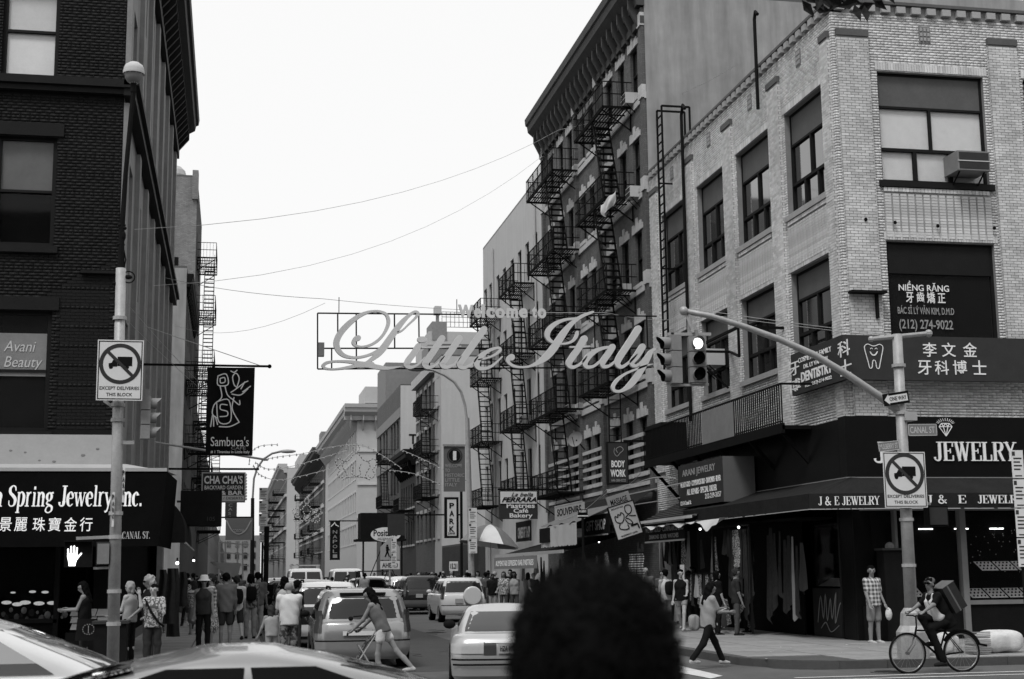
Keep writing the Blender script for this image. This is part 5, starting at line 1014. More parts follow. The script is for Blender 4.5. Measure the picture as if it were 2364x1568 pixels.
ornament('large ornate arch of bulbs in front of the cream building', 822, 1068, .72, 95, .05)
ornament('smaller distant ornate arch of bulbs before the bare white wall', 708, 1180, .5, 170, .08)

# ================================================================== POLES AND SIGNALS
def octpole(mb, p, q, r0, r1): return mb.tube(p,q,r0,12,r1)
PY_ = 25.6; Pb = onY(2105,1500,PY_); Pt = onY(2070,772,PY_); Pb = Vector((Pb.x+.02,PY_,.14))
rp = thing('signal_pole', 'pale galvanised corner pole carrying the curved signal arm and street signs', 'pole', Pb)
octpole(MB(),Pb,Pt,.125,.095).build('shaft', 'pole', rp, True); MB().lathe([(.3,0),(.3,.5),(.22,.62),(.2,.85),(.13,.95)],Pb,10).build('cast_base', 'pole', rp)
mb = MB()
for f in (.28,.42,.52,.75,.9): z = Pb.z+(Pt.z-Pb.z)*f; c_ = Pb.lerp(Pt,f); mb.tube(c_-ZV*.03,c_+ZV*.03,.135,12)
mb.build('strap', 'lightgrey', rp)
p0, p1 = onY(2010,783,PY_), onY(2143,770,PY_); MB().tube(p0,p1,.045,8).ball(p1,.08,8).ball(p0,.06,8).build('top_pipe', 'pole', rp)
arm = [onY(x,y,PY_) for x,y in ((2085,958),(2030,915),(1960,868),(1880,820),(1800,784),(1720,755),(1640,730),(1578,718))]; MB().path(arm,[.085,.08,.075,.07,.065,.06,.055,.055],8).build('mast_arm', 'pole', rp, True); MB().ball(arm[-1],.09,8).build('arm_cap', 'pole', rp, True)
MB().bb(Pt.x-.0,Pt.x+.25,PY_-.15,PY_+.15,arm[0].z-.12,arm[0].z+.05).build('arm_clamp', 'lightgrey', rp)
def signal(name_label, x0, y0, x1, y1, Y, face, lit=0, ms='signalgrey', loc_name='traffic_signal'):
    A, B = onY(x0,y1,Y), onY(x1,y0,Y); h_ = B.z-A.z; P = Vector(((A.x+B.x)/2,Y,A.z)); t = thing(loc_name, name_label, 'traffic light', P)
    Nf = Vector(face).normalized(); Uf = ZV.cross(Nf)*-1; Uf = Nf.cross(ZV)*-1; w_ = h_*.36; s = h_/3
    for k in range(3):
        MB().fbox(P,Uf,ZV,Nf,-w_/2,w_/2,s*k+.008,s*(k+1)-.008,-w_*.35,w_*.22).build('section_housing', ms, t)
        c_ = P+ZV*(s*(k+.5))+Nf*(w_*.22); r_ = s*.36
        MB().lathe([(0,.03),(r_*.6,.02),(r_,.0)],c_,16,Nf).build('lens', 'lamp_on' if lit == k+1 else 'lamp_off', t, True)
        vs = MB(); n = 14; V = []
        for q,(d,cut) in enumerate(((0,0),(s*.78,0))):
            for i in range(n+1):
                a = R(-60)+R(300)*i/n; V.append(c_+Uf*(math.cos(a)*r_*1.06)+ZV*(math.sin(a)*r_*1.06)+Nf*d*(1 if q == 0 else (.55+.45*max(0,math.sin(a)))))
        vs.add(V,[(i,i+1,n+2+i,n+1+i) for i in range(n)]); vs.build('visor', 'signalgrey' if ms == 'signalgrey' else ms, t, True)
        V2 = [v+(c_+Nf*((v-c_).dot(Nf))-v)*.04 for v in V]; MB().add(V2,[(i,i+1,n+2+i,n+1+i) for i in range(n)]).build('visor_lining', 'black', t, True)
    MB().bb(P.x-.03,P.x+.03,Y-.03,Y+.03,A.z+h_,A.z+h_+.12).build('hanger', ms, t); return t
sl_ = signal('left traffic signal of the pair on the arm, its visors turned to the left', 1535,775,1570,887,PY_,(-1,-.1,0))
sr_ = signal('traffic signal facing the camera with its top lamp lit', 1588,777,1630,884,PY_-.05,(-.12,-1,0),lit=3)
t = thing('signal_crossbar', 'grey hanger bars joining the two traffic signals to the arm tip', 'bracket', arm[-1])
a_, b_ = onY(1540,772,PY_), onY(1640,772,PY_); MB().bar(a_,b_,.06).build('cross_bar', 'pole', t); MB().bar(onY(1590,720,PY_),onY(1590,772,PY_),.05).build('drop_bar', 'pole', t); MB().bar(onY(1545,890,PY_),onY(1635,888,PY_),.045).build('cross_bar', 'pole', t); MB().bar(onY(1582,725,PY_),onY(1600,768,PY_-.05),.04).build('drop_bar', 'pole', t)
# signs on the right pole
def notruck(label, x0, y0, x1, y1, Y):
    A, B, T = onY(x0,y1,Y), onY(x1,y1,Y), onY(x0,y0,Y); w_, h_ = B.x-A.x, T.z-A.z; t = thing('no_truck_sign', label, 'sign', A); O_ = Vector(A)
    bx = lambda mb,a0,a1,b0,b1,c0,c1: mb.fbox(O_,UC,ZV,N_,a0,a1,b0,b1,c0,c1)
    bx(MB(),0,w_,0,h_,-.01,0).build('plate', 'white', t); mb = MB(); e = .016; g = .018
    for q in ((g,w_-g,g,g+e),(g,w_-g,h_-g-e,h_-g),(g,g+e,g,h_-g),(w_-g-e,w_-g,g,h_-g)): bx(mb,q[0],q[1],q[2],q[3],0,.002)
    mb.build('border', 'black', t); cy = h_*.605; cx = w_/2; r_ = w_*.415
    ring = [(cx+r_*math.cos(a),cy+r_*math.sin(a),w_*.085) for a in np.linspace(0,2*math.pi,41)]; mb = MB(); ribbon(mb,ring,O_,UC,ZV,N_,.0,.004,1,False); ribbon(mb,[(cx-r_*.7,cy+r_*.7,w_*.07),(cx+r_*.7,cy-r_*.7,w_*.07)],O_,UC,ZV,N_,0,.0055,1,False); mb.build('prohibition_ring', 'darkgrey', t)
    mb = MB(); S_ = w_*.5; tx = cx-S_*.5; ty = cy-S_*.18
    mb.prism([(tx+S_*.38,ty+S_*.08),(tx+S_*1.02,ty+S_*.08),(tx+S_*1.02,ty+S_*.5),(tx+S_*.38,ty+S_*.5)],O_,UC,ZV,N_,0,.0035); mb.prism([(tx,ty+S_*.05),(tx+S_*.37,ty+S_*.05),(tx+S_*.37,ty+S_*.38),(tx+S_*.2,ty+S_*.36),(tx+S_*.12,ty+S_*.22),(tx,ty+S_*.2)],O_,UC,ZV,N_,0,.0037)
    for xx in (.1,.8): mb.prism([(tx+S_*(xx+.09*math.cos(a)),ty+S_*(.03+.09*math.sin(a))) for a in np.linspace(0,6.28,10,endpoint=False)],O_,UC,ZV,N_,0,.003)
    mb.build('truck_symbol', 'black', t)
    text('EXCEPT DELIVERIES',O_+UC*w_*.07+ZV*h_*.175,UC,ZV,w_*.86,h_*.055,'black',t,.003,.01); text('THIS BLOCK',O_+UC*w_*.22+ZV*h_*.07,UC,ZV,w_*.56,h_*.055,'black',t,.003,.01); return t
notruck('white no trucks sign on the right pole, EXCEPT DELIVERIES THIS BLOCK', 2043,1043,2141,1172,PY_-.2)
notruck('white no trucks sign on the left pole, EXCEPT DELIVERIES THIS BLOCK', 221,784,328,924,24.3)
def blade(label, body, x0, y0, x1, y1, Y, m, mt, tilt=0., arrow=False, name='street_name_sign'):
    A, B = onY(x0,(y0+y1)/2,Y), onY(x1,(y0+y1)/2,Y); h_ = (onY(x0,y0,Y)-onY(x0,y1,Y)).z; U_ = Vector((math.cos(tilt),0,math.sin(tilt))); V_ = Vector((-math.sin(tilt),0,math.cos(tilt)))
    C_ = (A+B)/2; w_ = (B-A).length; t = thing(name, label, 'sign', C_); MB().fbox(C_,U_,V_,N_,-w_/2,w_/2,-h_/2,h_/2,-.012,0).build('plate', m, t)
    if arrow:
        MB().prism([(-w_*.46,0),(-w_*.28,h_*.42),(-w_*.28,h_*.3),(w_*.44,h_*.3),(w_*.44,-h_*.3),(-w_*.28,-h_*.3),(-w_*.28,-h_*.42)],C_,U_,V_,N_,0,.003).build('arrow', 'white', t); text(body,C_-U_*w_*.26-V_*h_*.17+N_*.003,U_,V_,w_*.66,h_*.34,'black',t,.003,.02)
    else:
        text(body,C_-U_*w_*.44-V_*h_*.28,U_,V_,w_*.86,h_*.56,mt,t,.003,.01)
        mb = MB(); e = .012
        for q in ((-w_/2,w_/2,-h_/2,-h_/2+e),(-w_/2,w_/2,h_/2-e,h_/2),(-w_/2,-w_/2+e,-h_/2,h_/2),(w_/2-e,w_/2,-h_/2,h_/2)): mb.fbox(C_,U_,V_,N_,*q,0,.0025)
        mb.build('border', mt, t)
blade('black ONE WAY arrow sign on the right pole under the arm', 'ONE WAY', 2038, 906, 2098, 934, PY_-.16, 'black', 'white', R(9), True, 'one_way_sign')
blade('grey CANAL ST street name plate on the right pole', 'CANAL ST', 2096, 979, 2162, 1006, PY_-.14, 'grey', 'offwhite', R(1))
blade('grey MULBERRY street name plate behind the right pole', 'MULBERRY ST', 2027, 1019, 2076, 1041, PY_-.14, 'grey', 'offwhite', R(6))
t, A, B = free_sign('pedestrian_signal', 'dark pedestrian signal seen from behind under the right no trucks sign', 2143,1168,2187,1215,PY_+.1,'dark',.18,'pedestrian signal'); MB().bb(Pb.x,A.x+.1,PY_+.15,PY_+.2,B.z+.02,B.z+.07).build('arm', 'pole', t); MB().bb(A.x+.03,B.x-.03,PY_+.08,PY_+.1,A.z+.03,B.z-.03).build('back_plate', 'darkgrey', t)
reg_plate(2351,1038,2378,1310,29,'column of pale rule plates at the far right edge',4,True)
# left pole with lamp, signals, signs
PL = 24.6; Lb = onY(268,1400,PL); Lb = Vector((Lb.x-.02,PL,.14)); Lt = onY(284,560,PL); lp = thing('signal_pole', 'pale galvanised pole before the left jewelry shop carrying a lamp and no trucks sign', 'pole', Lb)
Lm = onY(279,620,PL)
octpole(MB(),Lb,Lm,.1,.085).build('shaft', 'pole', lp, True); p_ = [Lm, onY(281,540,PL), onY(290,400,PL), onY(303,260,PL), onY(309,205,PL)]; MB().path(p_,[.06,.045,.04,.04,.04],8).build('lamp_mast', 'dark', lp)
mb = MB(); 
for y in (735,935,970,1185,1240,1365,1440): c_ = onY(273,y,PL); c_.x = Lb.lerp(Lm,(c_.z-Lb.z)/(Lm.z-Lb.z)).x; mb.tube(c_-ZV*.03,c_+ZV*.03,.115,12)
mb.build('strap', 'lightgrey', lp)
mb = MB()
for k,(x,y) in enumerate(((281,520),(283,527),(279,565),(296,640),(268,655),(270,740))): mb.ball(onY(x,y,PL),.06,6,(1.2,.8,.7))
mb.ball(onY(283,545,PL),.055,8,(1,1,2)); mb.build('insulator', 'dark', lp)
mb = MB(); c_ = onY(297,640,PL); mb.path([c_+Vector((.1*math.cos(a),0,.1*math.sin(a))) for a in np.linspace(0,6.28,14)],.012,5); c_ = onY(268,657,PL); mb.path([c_+Vector((.07*math.cos(a),0,.07*math.sin(a))) for a in np.linspace(0,6.28,14)],.012,5); mb.path([onY(283,560,PL),onY(290,600,PL),onY(280,650,PL),onY(262,690,PL),onY(272,740,PL)],.012,5); mb.path([onY(283,560,PL),onY(276,610,PL),onY(266,640,PL)],.012,5); mb.build('cable_coil', 'dark', lp)
Ph = onY(309,168,PL); lh = thing('luminaire', 'round white ribbed street luminaire on top of the left pole', 'lamp', Ph)
MB().lathe([(.0,.19),(.08,.18),(.15,.13),(.175,.07),(.18,.0),(.17,-.02)],Ph,18).build('cap', 'offwhite', lh, True); MB().lathe([(.165,-.02),(.15,-.1),(.11,-.17),(.05,-.2),(0,-.2)],Ph,18).build('glass_bowl', 'grey', lh, True)
MB().lathe([(.185,.03),(.187,.0),(.185,-.03)],Ph,18).build('rim', 'offwhite', lh); MB().tube(Ph-ZV*.19,Ph-ZV*.36,.05,8).build('socket', 'dark', lh)
mb = MB()
for k in range(10): a = k*.628; mb.bar(Ph+Vector((.168*math.cos(a),.168*math.sin(a),-.02)),Ph+Vector((.06*math.cos(a),.06*math.sin(a),-.2)),.012)
mb.build('rib', 'offwhite', lh)
signal('traffic signal on the left pole seen edge on with three visors turned right', 325,915,350,1015,24.6,(1,.12,0))
MB()
t = thing('signal_bracket', 'short pipe brackets holding the left traffic signal to its pole', 'bracket', onY(300,1020,24.6)); MB().bar(onY(272,1022,24.6),onY(310,1022,24.6),.06).bar(onY(240,925,24.6),onY(268,945,24.6),.05).build('bar', 'pole', t)
pt_ = 24.5; t, A, B = free_sign('pedestrian_signal', 'black pedestrian signal showing a lit white raised hand', 149,1251,211,1308,pt_,'black',.2,'pedestrian signal',border=('dark',.012))
MB().bb(A.x-.015,B.x+.015,pt_-.11,pt_-.0,B.z-.0,B.z+.02).build('hood', 'dark', t)
c_ = onY(167,1283,pt_-.01); hm = MB(); g = .004
def fing(pts, w_):
    global g; ribbon(hm,[(a*.095,b*.095,w_*.095) for a,b in pts],c_,UC,ZV,N_,0,g,1,True); g += .0006
hm.prism([(x*.095,y*.095) for x,y in ((-.85,-.2),(-.6,-1.2),(-.55,-1.75),(.55,-1.75),(.62,-1.2),(.95,-.3),(.85,.3),(-.85,.4))],c_,UC,ZV,N_,0,.0035)
fing([(-.68,.1),(-.75,1.1)],.27); fing([(-.22,.2),(-.25,1.55)],.29); fing([(.24,.2),(.26,1.6)],.29); fing([(.66,.2),(.72,1.3)],.27); fing([(.7,-.6),(1.15,.0),(1.45,.35)],.28)
hm.build('lit_hand', 'lamp_on', t)
t2, A2_, B2_ = free_sign('pedestrian_signal', 'grey back of a second pedestrian signal beside the lit hand', 221,1251,256,1305,24.55,'darkgrey',.2,'pedestrian signal'); MB().bb(A2_.x+.02,B2_.x-.02,24.5,24.55,A2_.z+.02,B2_.z-.03).build('back_cover', 'grey', t2)
MB().bar(onY(176,1243,24.6),onY(268,1239,24.6),.05).bar(onY(215,1312,24.6),onY(268,1310,24.6),.04).build('bracket', 'pole', t)
for lb,x0,y0,x1,y1 in (('narrow vertical PARK plate right of the left pole',281,1080,289,1160),('narrow vertical PARK plate left of the left pole',257,1136,265,1216)):
    t, A, B = free_sign('vertical_park_plate', lb, x0,y0,x1,y1,24.45,'white',.01); 
    for k,ch in enumerate('PARK'): tY(ch,x0+1.8,y0+6+k*15,x1-1.8,y0+17+k*15,24.447,'black',t,.01)
# bin beside the left pole
t = thing('litter_bin', 'dark square litter bin behind the left pole', 'bin', (-2.3,27.6,.15)); MB().bb(-2.42,-1.86,27.3,27.9,.15,1.0).build('bin_body', 'dark', t); MB().bb(-2.46,-1.82,27.26,27.94,1.0,1.05).build('bin_rim', 'darkgrey', t)
# parking meter box and post
Y_ = 46; A, B = onY(599,1450,Y_), onY(630,1352,Y_); t = thing('parking_meter', 'dark parking pay station with a pale P at the edge of the crowd', 'parking meter', (A.x,Y_,.15)); MB().bb(A.x,B.x,Y_,Y_+.35,.15,onY(600,1358,Y_).z).build('cabinet', 'meterbox', t); MB().bb(A.x-.02,B.x+.02,Y_-.03,Y_+.38,onY(600,1358,Y_).z+.003,B.z+.04).build('hood', 'meterbox', t); tY('P',612,1364,621,1378,Y_-.004,'lettergrey',t,.02)
P = onY(614,1300,47); MB(); tag(MB().tube((P.x,47,.15),(P.x,47,onY(611,1215,47).z),.08,8).build('sign_post', 'dark'), 'thick dark post rising behind the parking pay station', 'post')
# ================================================================== LEFT SHOPS
Yw_, Yo = 31.3, 30.1
aw = thing('jewelry_awning', 'big black jewelry awning with white serif letters and Chinese characters at the left', 'awning', (-6,30.1,3))
TL, TR, BR = onY(0,1101,30.75), onY(385,1098,30.75), onY(378,1258,Yo)
zt_, zb_ = 4.02, onY(200,1262,Yo).z; xr = onY(385,1098,30.75).x; xrb = onY(366,1240,Yo).x
MB().add([(-12,30.75,zt_),(xr,30.75,zt_),(xrb,Yo,zb_),(-12,Yo,zb_)],[(0,3,2,1)]).build('canopy', 'canvasB', aw)
MB().add([(xr,30.75,zt_),(xr+.1,33.8,zt_),(xrb+.1,33.8,zb_),(xrb,Yo,zb_)],[(0,3,2,1)]).build('canopy_side', 'canvasB', aw)
MB().add([(-12,30.75,zt_),(xr,30.75,zt_),(xr+.1,33.8,zt_+.12),(-2.3,33.8,zt_+.12),(-2.3,32.1,zt_+.25),(-12,32.1,zt_+.25)],[(0,1,2,3,4,5)]).build('canopy_top', 'lightgrey', aw)
dirv = Vector((0,Yo-30.75,zb_-zt_)).normalized()*-1
def aP(x,y): # point on the sloping awning face
    d = ray(x,y); n_ = Vector((0,-(zt_-zb_),30.75-Yo)).normalized(); o_ = Vector((0,30.75,zt_)); E_ = Vector(EYE); dd = Vector(d); t_ = (o_-E_).dot(n_)/dd.dot(n_); return E_+dd*t_
def aT(fn, body, x0,y0,x1,y1, **k):
    A, B, T = aP(x0,y1), aP(x1,y1), aP(x0,y0); return A, (B-A).length, (T-A).length
A, w_, h_ = aT(0,'',-16,1122,328,1170); serif('n Spring Jewelry Inc.' .replace('J','J') , A, UC, dirv, h_, w_, 'letter', aw, .012)
for ch,x in (('景',10),('麗',46),('珠',88),('寶',124),('金',161),('行',197)):
    A, w_, h_ = aT(0,'',x-14,1195,x+15,1227); text(ch,A,UC,dirv,w_,h_,'letter',aw,.008,.004)
A, w_, h_ = aT(0,'',281,1228,346,1244); serif('CANAL ST.',A,UC,dirv,h_,w_,'lettergrey',aw,.008)
MB().bar((-12,30.75,zt_+.03),(xr,30.75,zt_+.03),.07).build('top_rail', 'lightgrey', aw)
sf = thing('left_jewelry_window', 'dark jewelry shop window with blurred lit displays under the black awning', 'display window', (-8,32,0)); MB().bb(-9,-3.6,32.05,32.12,.15,.9).build('bulkhead_panel', 'black', sf); MB().bb(-12,-3.0,33.4,33.5,.15,3.6).build('back_partition', 'interior', sf)
MB().bb(-9,-3.65,32.0,32.01,.95,3.6).build('pane', 'clearglass', sf); MB().bb(-3.68,-3.58,31.95,32.1,.15,3.6).bb(-9,-3.6,31.95,32.05,.9,.97).bb(-5.05,-4.99,31.95,32.05,.97,3.6).build('mullion', 'trimD', sf)
glow = mat('display glow',.8,.4,.5,14,emit=.32)
for x,y in ((75,1366),(104,1367),(58,1391),(90,1393),(120,1392),(30,1368),(15,1391),(40,1395)): P = onY(x,y,32.45); MB().ball(P,.055+.02*math.sin(x),8,(1.6,.6,.6)).build('lit_display', glow, sf, True)
for k in range(26):
    q_ = onY(8+k*9.5+3*math.sin(k*5),1418+10*math.sin(k*2.3),32.3); MB().ball(q_,.05+.02*math.sin(k*3),6,(1,.6,1.2)).build('display_bust', ('grey','darkgrey','lightgrey')[k%3], sf, True)
MB().bb(-7.4,-3.8,32.2,32.6,.9,.98).build('display_shelf', 'darkgrey', sf)
P = onY(128,1440,31.6); t = thing('jewelry_tray_case', 'slanted glass case of pale jewelry trays outside the left shop', 'display case', P)
for k in range(3):
    a_, b_ = onY(160,1422+k*16,31.5-k*.2), onY(250-k*0,1422+k*16,31.5-k*.2)
    for j in range(3): q = a_.lerp(b_,j/3+.01); q2 = a_.lerp(b_,(j+1)/3-.01); MB().add([q,q2,q2+Vector((0.02,.3,.14)),q+Vector((.02,.3,.14))],[(0,1,2,3)]).build('display_tray', 'offwhite', t)
MB().bb(onY(155,1400,31.2).x,onY(262,1400,31.2).x,31.0,31.9,.15,.72).build('case_base', 'black', t)
t = thing('curved_side_awning', 'glossy dark barrel shaped awning around the corner of the left shop', 'awning', (-1.5,34,3)); xw = XL+.05; xo_ = onX(376,1240,XL).x
ya_, yb_ = 33.9, 39.5; xo_ = -1.05; prof = [(XL+.05,3.85),(-1.9,3.75),(-1.35,3.5),(-1.1,3.1),(-1.05,2.6)]; Q = spline([(a,0,b) for a,b in prof],4)
MB().grid(lambda u,v: Vector((Q[int(round(v*(len(Q)-1)))][0], ya_+(yb_-ya_)*u, Q[int(round(v*(len(Q)-1)))][2])), 10, len(Q)-1).build('canopy', 'canvasD', t, True)
MB().add([(a,ya_,b) for a,_,b in Q]+[(XL+.05,ya_,2.6)],[tuple(range(len(Q)+1))]).build('end_panel', 'canvasD', t); MB().bar((-1.05,ya_,2.6),(-1.05,yb_+2,2.55),.04).build('rail', 'lightgrey', t)
for x,y in ((409,1300),(447,1294)): P = onX(x,y,-1.1); q = thing('bare_bulb', 'lit bare bulb '+('nearer the pole' if x<420 else 'farther along')+' on the rail of the curved awning', 'bulb', P); MB().ball(P,.035,8).build('globe', 'litbulb', q, True); MB().tube(P+ZV*.03,P+ZV*.11,.02,6).build('socket', 'dark', q)
MB()
t = thing('white_stall_tarp', 'white tarpaulin slanting down from the rail beyond the curved awning', 'tarpaulin', (-1,42,2.6)); a_ = onY(483,1297,42); b_ = onY(556,1300,46); c_ = onY(548,1336,46)
MB().grid(lambda u,v: a_.lerp(b_,u).lerp(a_.lerp(c_,u)+Vector((0,.3,0)),v)-ZV*.05*math.sin(3*u)*v, 10, 5).build('tarp', 'canvasW', t, True)
# garments by the left doorway
for k,(x,y0,y1_,m) in enumerate(((394,1312,1440,'cloth_d'),(404,1312,1470,'cloth_d'),(422,1320,1400,'cloth_d'),(376,1315,1400,'darkgrey'))):
    A, B = onY(x,y0,33.2+k*.4), onY(x,y1_,33.2+k*.4); d = MB().grid(lambda u,v: Vector((A.x+(u-.5)*.3*(.5+.5*v)+.02*math.sin(6*v), A.y+.05*math.sin(8*u), A.z+(B.z-A.z)*v)), 8, 6).build('hanging_garment', m, None, True); tag(d, 'dark coats hanging outside the left shop doorway', 'garment', 'coats by the left doorway')
MB()
# hanging banner with the line-drawn bottle man
YB = 40.; A, B = onY(474,1052,YB), onY(586,849,YB); t = thing('cafe_banner', 'black hanging cafe banner with white outline drawing of a waiter shaped like a bottle', 'banner', (A.x,YB,A.z))
MB().grid(lambda u,v: Vector((A.x+(B.x-A.x)*u-.12*v*(1-u)*0+.03*(1-v)*math.sin(2*u), YB+.04*math.sin(4*u+2*v), B.z+(A.z-B.z)*v)), 10, 10).build('cloth', 'black', t, True)
def bl(pts, w_=.022, m='letter'):
    mb = MB(); Q_ = [onY(x,y,YB-.08) for x,y in pts]; O_ = Vector((0,YB-.08,0)); ribbon(mb,[(q.x,q.z,w_) for q in Q_],O_,UC,ZV,N_,0,.008,5); return mb
lines = [[(503,868),(503,889),(526,888),(522,864),(503,868)],[(508,874),(518,872),(519,882),(509,884),(508,874)],[(508,892),(512,915),(505,925)],[(519,891),(524,910),(533,920)],[(505,925),(494,935),(490,955),(500,965)],[(500,928),(528,924),(532,972),(505,974),(500,928)],[(524,935),(510,934),(509,945),(524,950),(524,960),(508,962)],[(540,918),(536,945),(552,975)],[(552,975),(530,985),(506,985)],[(490,960),(486,985)],[(493,960),(493,984)],[(497,962),(502,980)],[(533,906),(545,898),(562,885),(572,880)],[(535,910),(555,912),(572,898)],[(545,898),(552,875),(545,862),(537,870),(540,888),(546,894)],[(533,857),(540,860),(547,855)],[(560,905),(578,892)],[(556,898),(565,882)],[(534,920),(552,935),(553,925)]]
mb = MB()
for i,L_ in enumerate(lines):
    m_ = bl(L_,.03); b0_ = len(mb.v); mb.v += [(a,b-.0007*i,c) for a,b,c in m_.v]; mb.f += [tuple(k+b0_ for k in f) for f in m_.f]
mb.build('line_drawing', 'letter', t)
tY("Sambuca's",486,1008,574,1030,YB-.08,'letter',t,.0); tY('CAFÉ',533,1029,567,1038,YB-.08,'lettergrey',t); tY('# 1 Tiramisu in Little Italy',486,1040,576,1048,YB-.08,'letter',t,.01)
p0, p1 = onX(376,843,XL), onY(622,846,YB); MB().tube((XL,YB,p1.z-.0),p1,.035,6).ball(p1,.06,8).build('pole', 'dark', t); MB().tube(p1-Vector((.2,0,0)),(XL+.03,YB,p1.z+1.1),.01,4).build('stay_wire', 'wire', t)
t, A, B = free_sign('backyard_garden_sign', "hanging CHA CHA'S restaurant sign with a grey upper panel", 467,1093,564,1157,60,'darkgrey',.2,border=('lightgrey',.05)); tY("CHA CHA'S",471,1098,560,1117,59.99,'letter',t,.03); tY('BACKYARD GARDEN',472,1121,560,1130,59.99,'letter',t,.01); tY('BAR & BAR',472,1133,560,1143,59.99,'letter',t,.03); MB().bb(A.x,B.x,59.95,60,A.z,A.z+.22).build('lower_strip', 'white', t); tY('GELATO / DESERTS',474,1147,560,1153,59.94,'black',t,.0)
mb = MB()
for k in range(9): mb.ball(onY(567,1096+k*7,59.9),.06,5)
mb.build('bulb_row', 'white', t); MB().bb(XL,B.x+.6,60.05,60.15,B.z+.15,B.z+.23).build('hanging_bar', 'dark', t)
t, A, B = free_sign('dark_box_sign', 'plain black box sign numbered 105 over the curved awning', 415,1133,512,1212,36.5,'black',1.2); tY('105',478,1193,496,1203,36.49,'darkgrey',t)
t, A, B = free_sign('casa_sign', 'dark vertical hanging sign lettered CASA beneath the restaurant sign', 519,1160,547,1200,70,'darkgrey',.1); tY('C\nA\nS\nA',526,1163,536,1198,69.99,'grey',t); MB().bb(XL,B.x,70,70.08,B.z,B.z+.1).build('hanging_bar', 'dark', t)
t, A, B = free_sign('crest_banner', 'grey swagged banner with a crest across the left pavement', 520,1196,583,1247,68,'greysign',.04); tY('CORONA',536,1222,565,1229,67.99,'lettergrey',t); mb = MB(); ribbon(mb,[(-.55,.25,.06),(-.3,-.2,.05),(0,-.36,.05),(.3,-.2,.05),(.55,.25,.06)],onY(551,1215,67.99),UC,ZV,N_,0,.01,5); mb.build('crest', 'lettergrey', t); MB().bb(XL,B.x,68.05,68.12,B.z,B.z+.07).build('hanging_bar', 'dark', t)
t = thing('flag_pole', 'long pale pole slanting out from the left facade under the strings of lights', 'pole', (XL,48,5)); MB().tube((XL,48,onX(390,1084,XL).z),onY(618,1062,48),.04,6).build('pole', 'lightgrey', t)
tag(MB().tube((XL,44,onX(385,1090,XL).z*0+4.6),(XL+.02,44.02,4.65),.03,4).build('bracket_plate','lightgrey'), 'small pale wall bracket at the foot of the slanting pole', 'bracket')
t = thing('scaffold_frame', 'pale scaffold and mesh frame at the end of the left stalls', 'scaffold', onY(520,1260,55)); mb = MB()
for x in (505,520,548,560): mb.bar(onY(x,1340,55),onY(x,1250,55),.06)
for y in (1252,1275,1300): mb.bar(onY(505,y,55),onY(575,y+6,55),.05)
mb.build('frame', 'lightgrey', t)
# dark branch with leaves hanging into the top of the picture
P = onY(1945,-40,14.); t = thing('tree_branch', 'dark out of focus leafy twig hanging into the top edge', 'branch', P); MB().path([P+Vector((-1.2,0,.6)),P+Vector((-.5,0,.3)),P,P+Vector((.4,0,.25))],.03,6).build('stem', 'leaf', t)
lf = None
for k,(x,y,a) in enumerate(((1862,0,.4),(1885,8,1.9),(1910,-4,.9),(1935,4,2.4),(1958,10,.2),(1978,26,1.4),(1992,34,1.6),(2005,10,2.7),(2028,6,.5),(1950,18,2.9),(1925,8,.3),(2040,-6,.9),(1900,14,.1),(1895,-6,1.1),(1968,-2,2.2),(2010,0,.2),(1870,10,.8),(1942,-8,1.3))):
    c_ = onY(x,y,14.)+Vector((0,random.uniform(-.1,.1),0)); d = Vector((math.cos(a),.3*math.sin(3*a),-abs(math.sin(a)))).normalized(); s_ = d.cross(Vector((0,1,.3))).normalized()
    MB().add([c_-d*.1,c_+s_*.055,c_+d*.14,c_-s_*.055,c_+Vector((0,.02,0))],[(0,1,4),(1,2,4),(2,3,4),(3,0,4)]).build('leaf', 'leaf', t)
# umbrella, banners and clutter down the right pavement
P = onY(1128,1262,72); t = thing('market_umbrella', 'market umbrella with alternating white and grey panels by the bakery sign', 'umbrella', (P.x,72,.15)); top = onY(1165,1203,72); rr = 1.6; tl = Vector((.12,0,1)).normalized()
n = 8; rim = [Vector((P.x+rr*math.cos(a+.3),72+rr*math.sin(a+.3),onY(1128,1258,72).z-.25*math.cos(a))) for a in np.linspace(0,2*math.pi,n,endpoint=False)]; ap = Vector((P.x+.1,72,onY(1128,1222,72).z+.25))
for k in range(n): a_,b_ = rim[k],rim[(k+1)%n]; MB().grid(lambda u,v: a_.lerp(b_,u).lerp(ap,v)+ZV*.22*math.sin(math.pi*v), 4, 5).build('panel', 'white' if k%2 else 'grey', t, True)
MB().tube((P.x+.1,72,.15),ap,.03,6).build('pole', 'lightgrey', t)
t = thing('price_board', 'small white board with numbers standing above the parked cars', 'sign', onY(1045,1306,72)); A, B = onY(1037,1318,72), onY(1057,1296,72); MB().bb(A.x,B.x,72,72.03,A.z,B.z).build('board', 'white', t); tY('15.21',1039,1301,1055,1313,71.995,'black',t,.02); MB().tube(((A.x+B.x)/2,72.02,.1),((A.x+B.x)/2,72.02,A.z),.03,6).build('post', 'dark', t)
t, A, B = free_sign('directions_sign', 'small black arrow street sign among the cables left of the foot massage sign', 1334,1176,1356,1196,40,'black',.02); mb = MB(); ribbon(mb,[(-.16,0,.03),(.12,0,.03)],onY(1346,1191,39.99),UC,ZV,N_,0,.006,1); mb.build('arrow', 'letter', t); tY('MULBERRY',1336,1178,1353,1183,39.99,'letter',t); MB().tube(((A.x+B.x)/2,40.03,.1),((A.x+B.x)/2,40.03,B.z),.04,6).build('post', 'dark', t)
wire('sagging pale cables between the tilted sign and the tenement', [onY(1290,1200,45), onY(1400,1130,42), onY(1480,1090,38)], .2, .02, 'lightgrey')
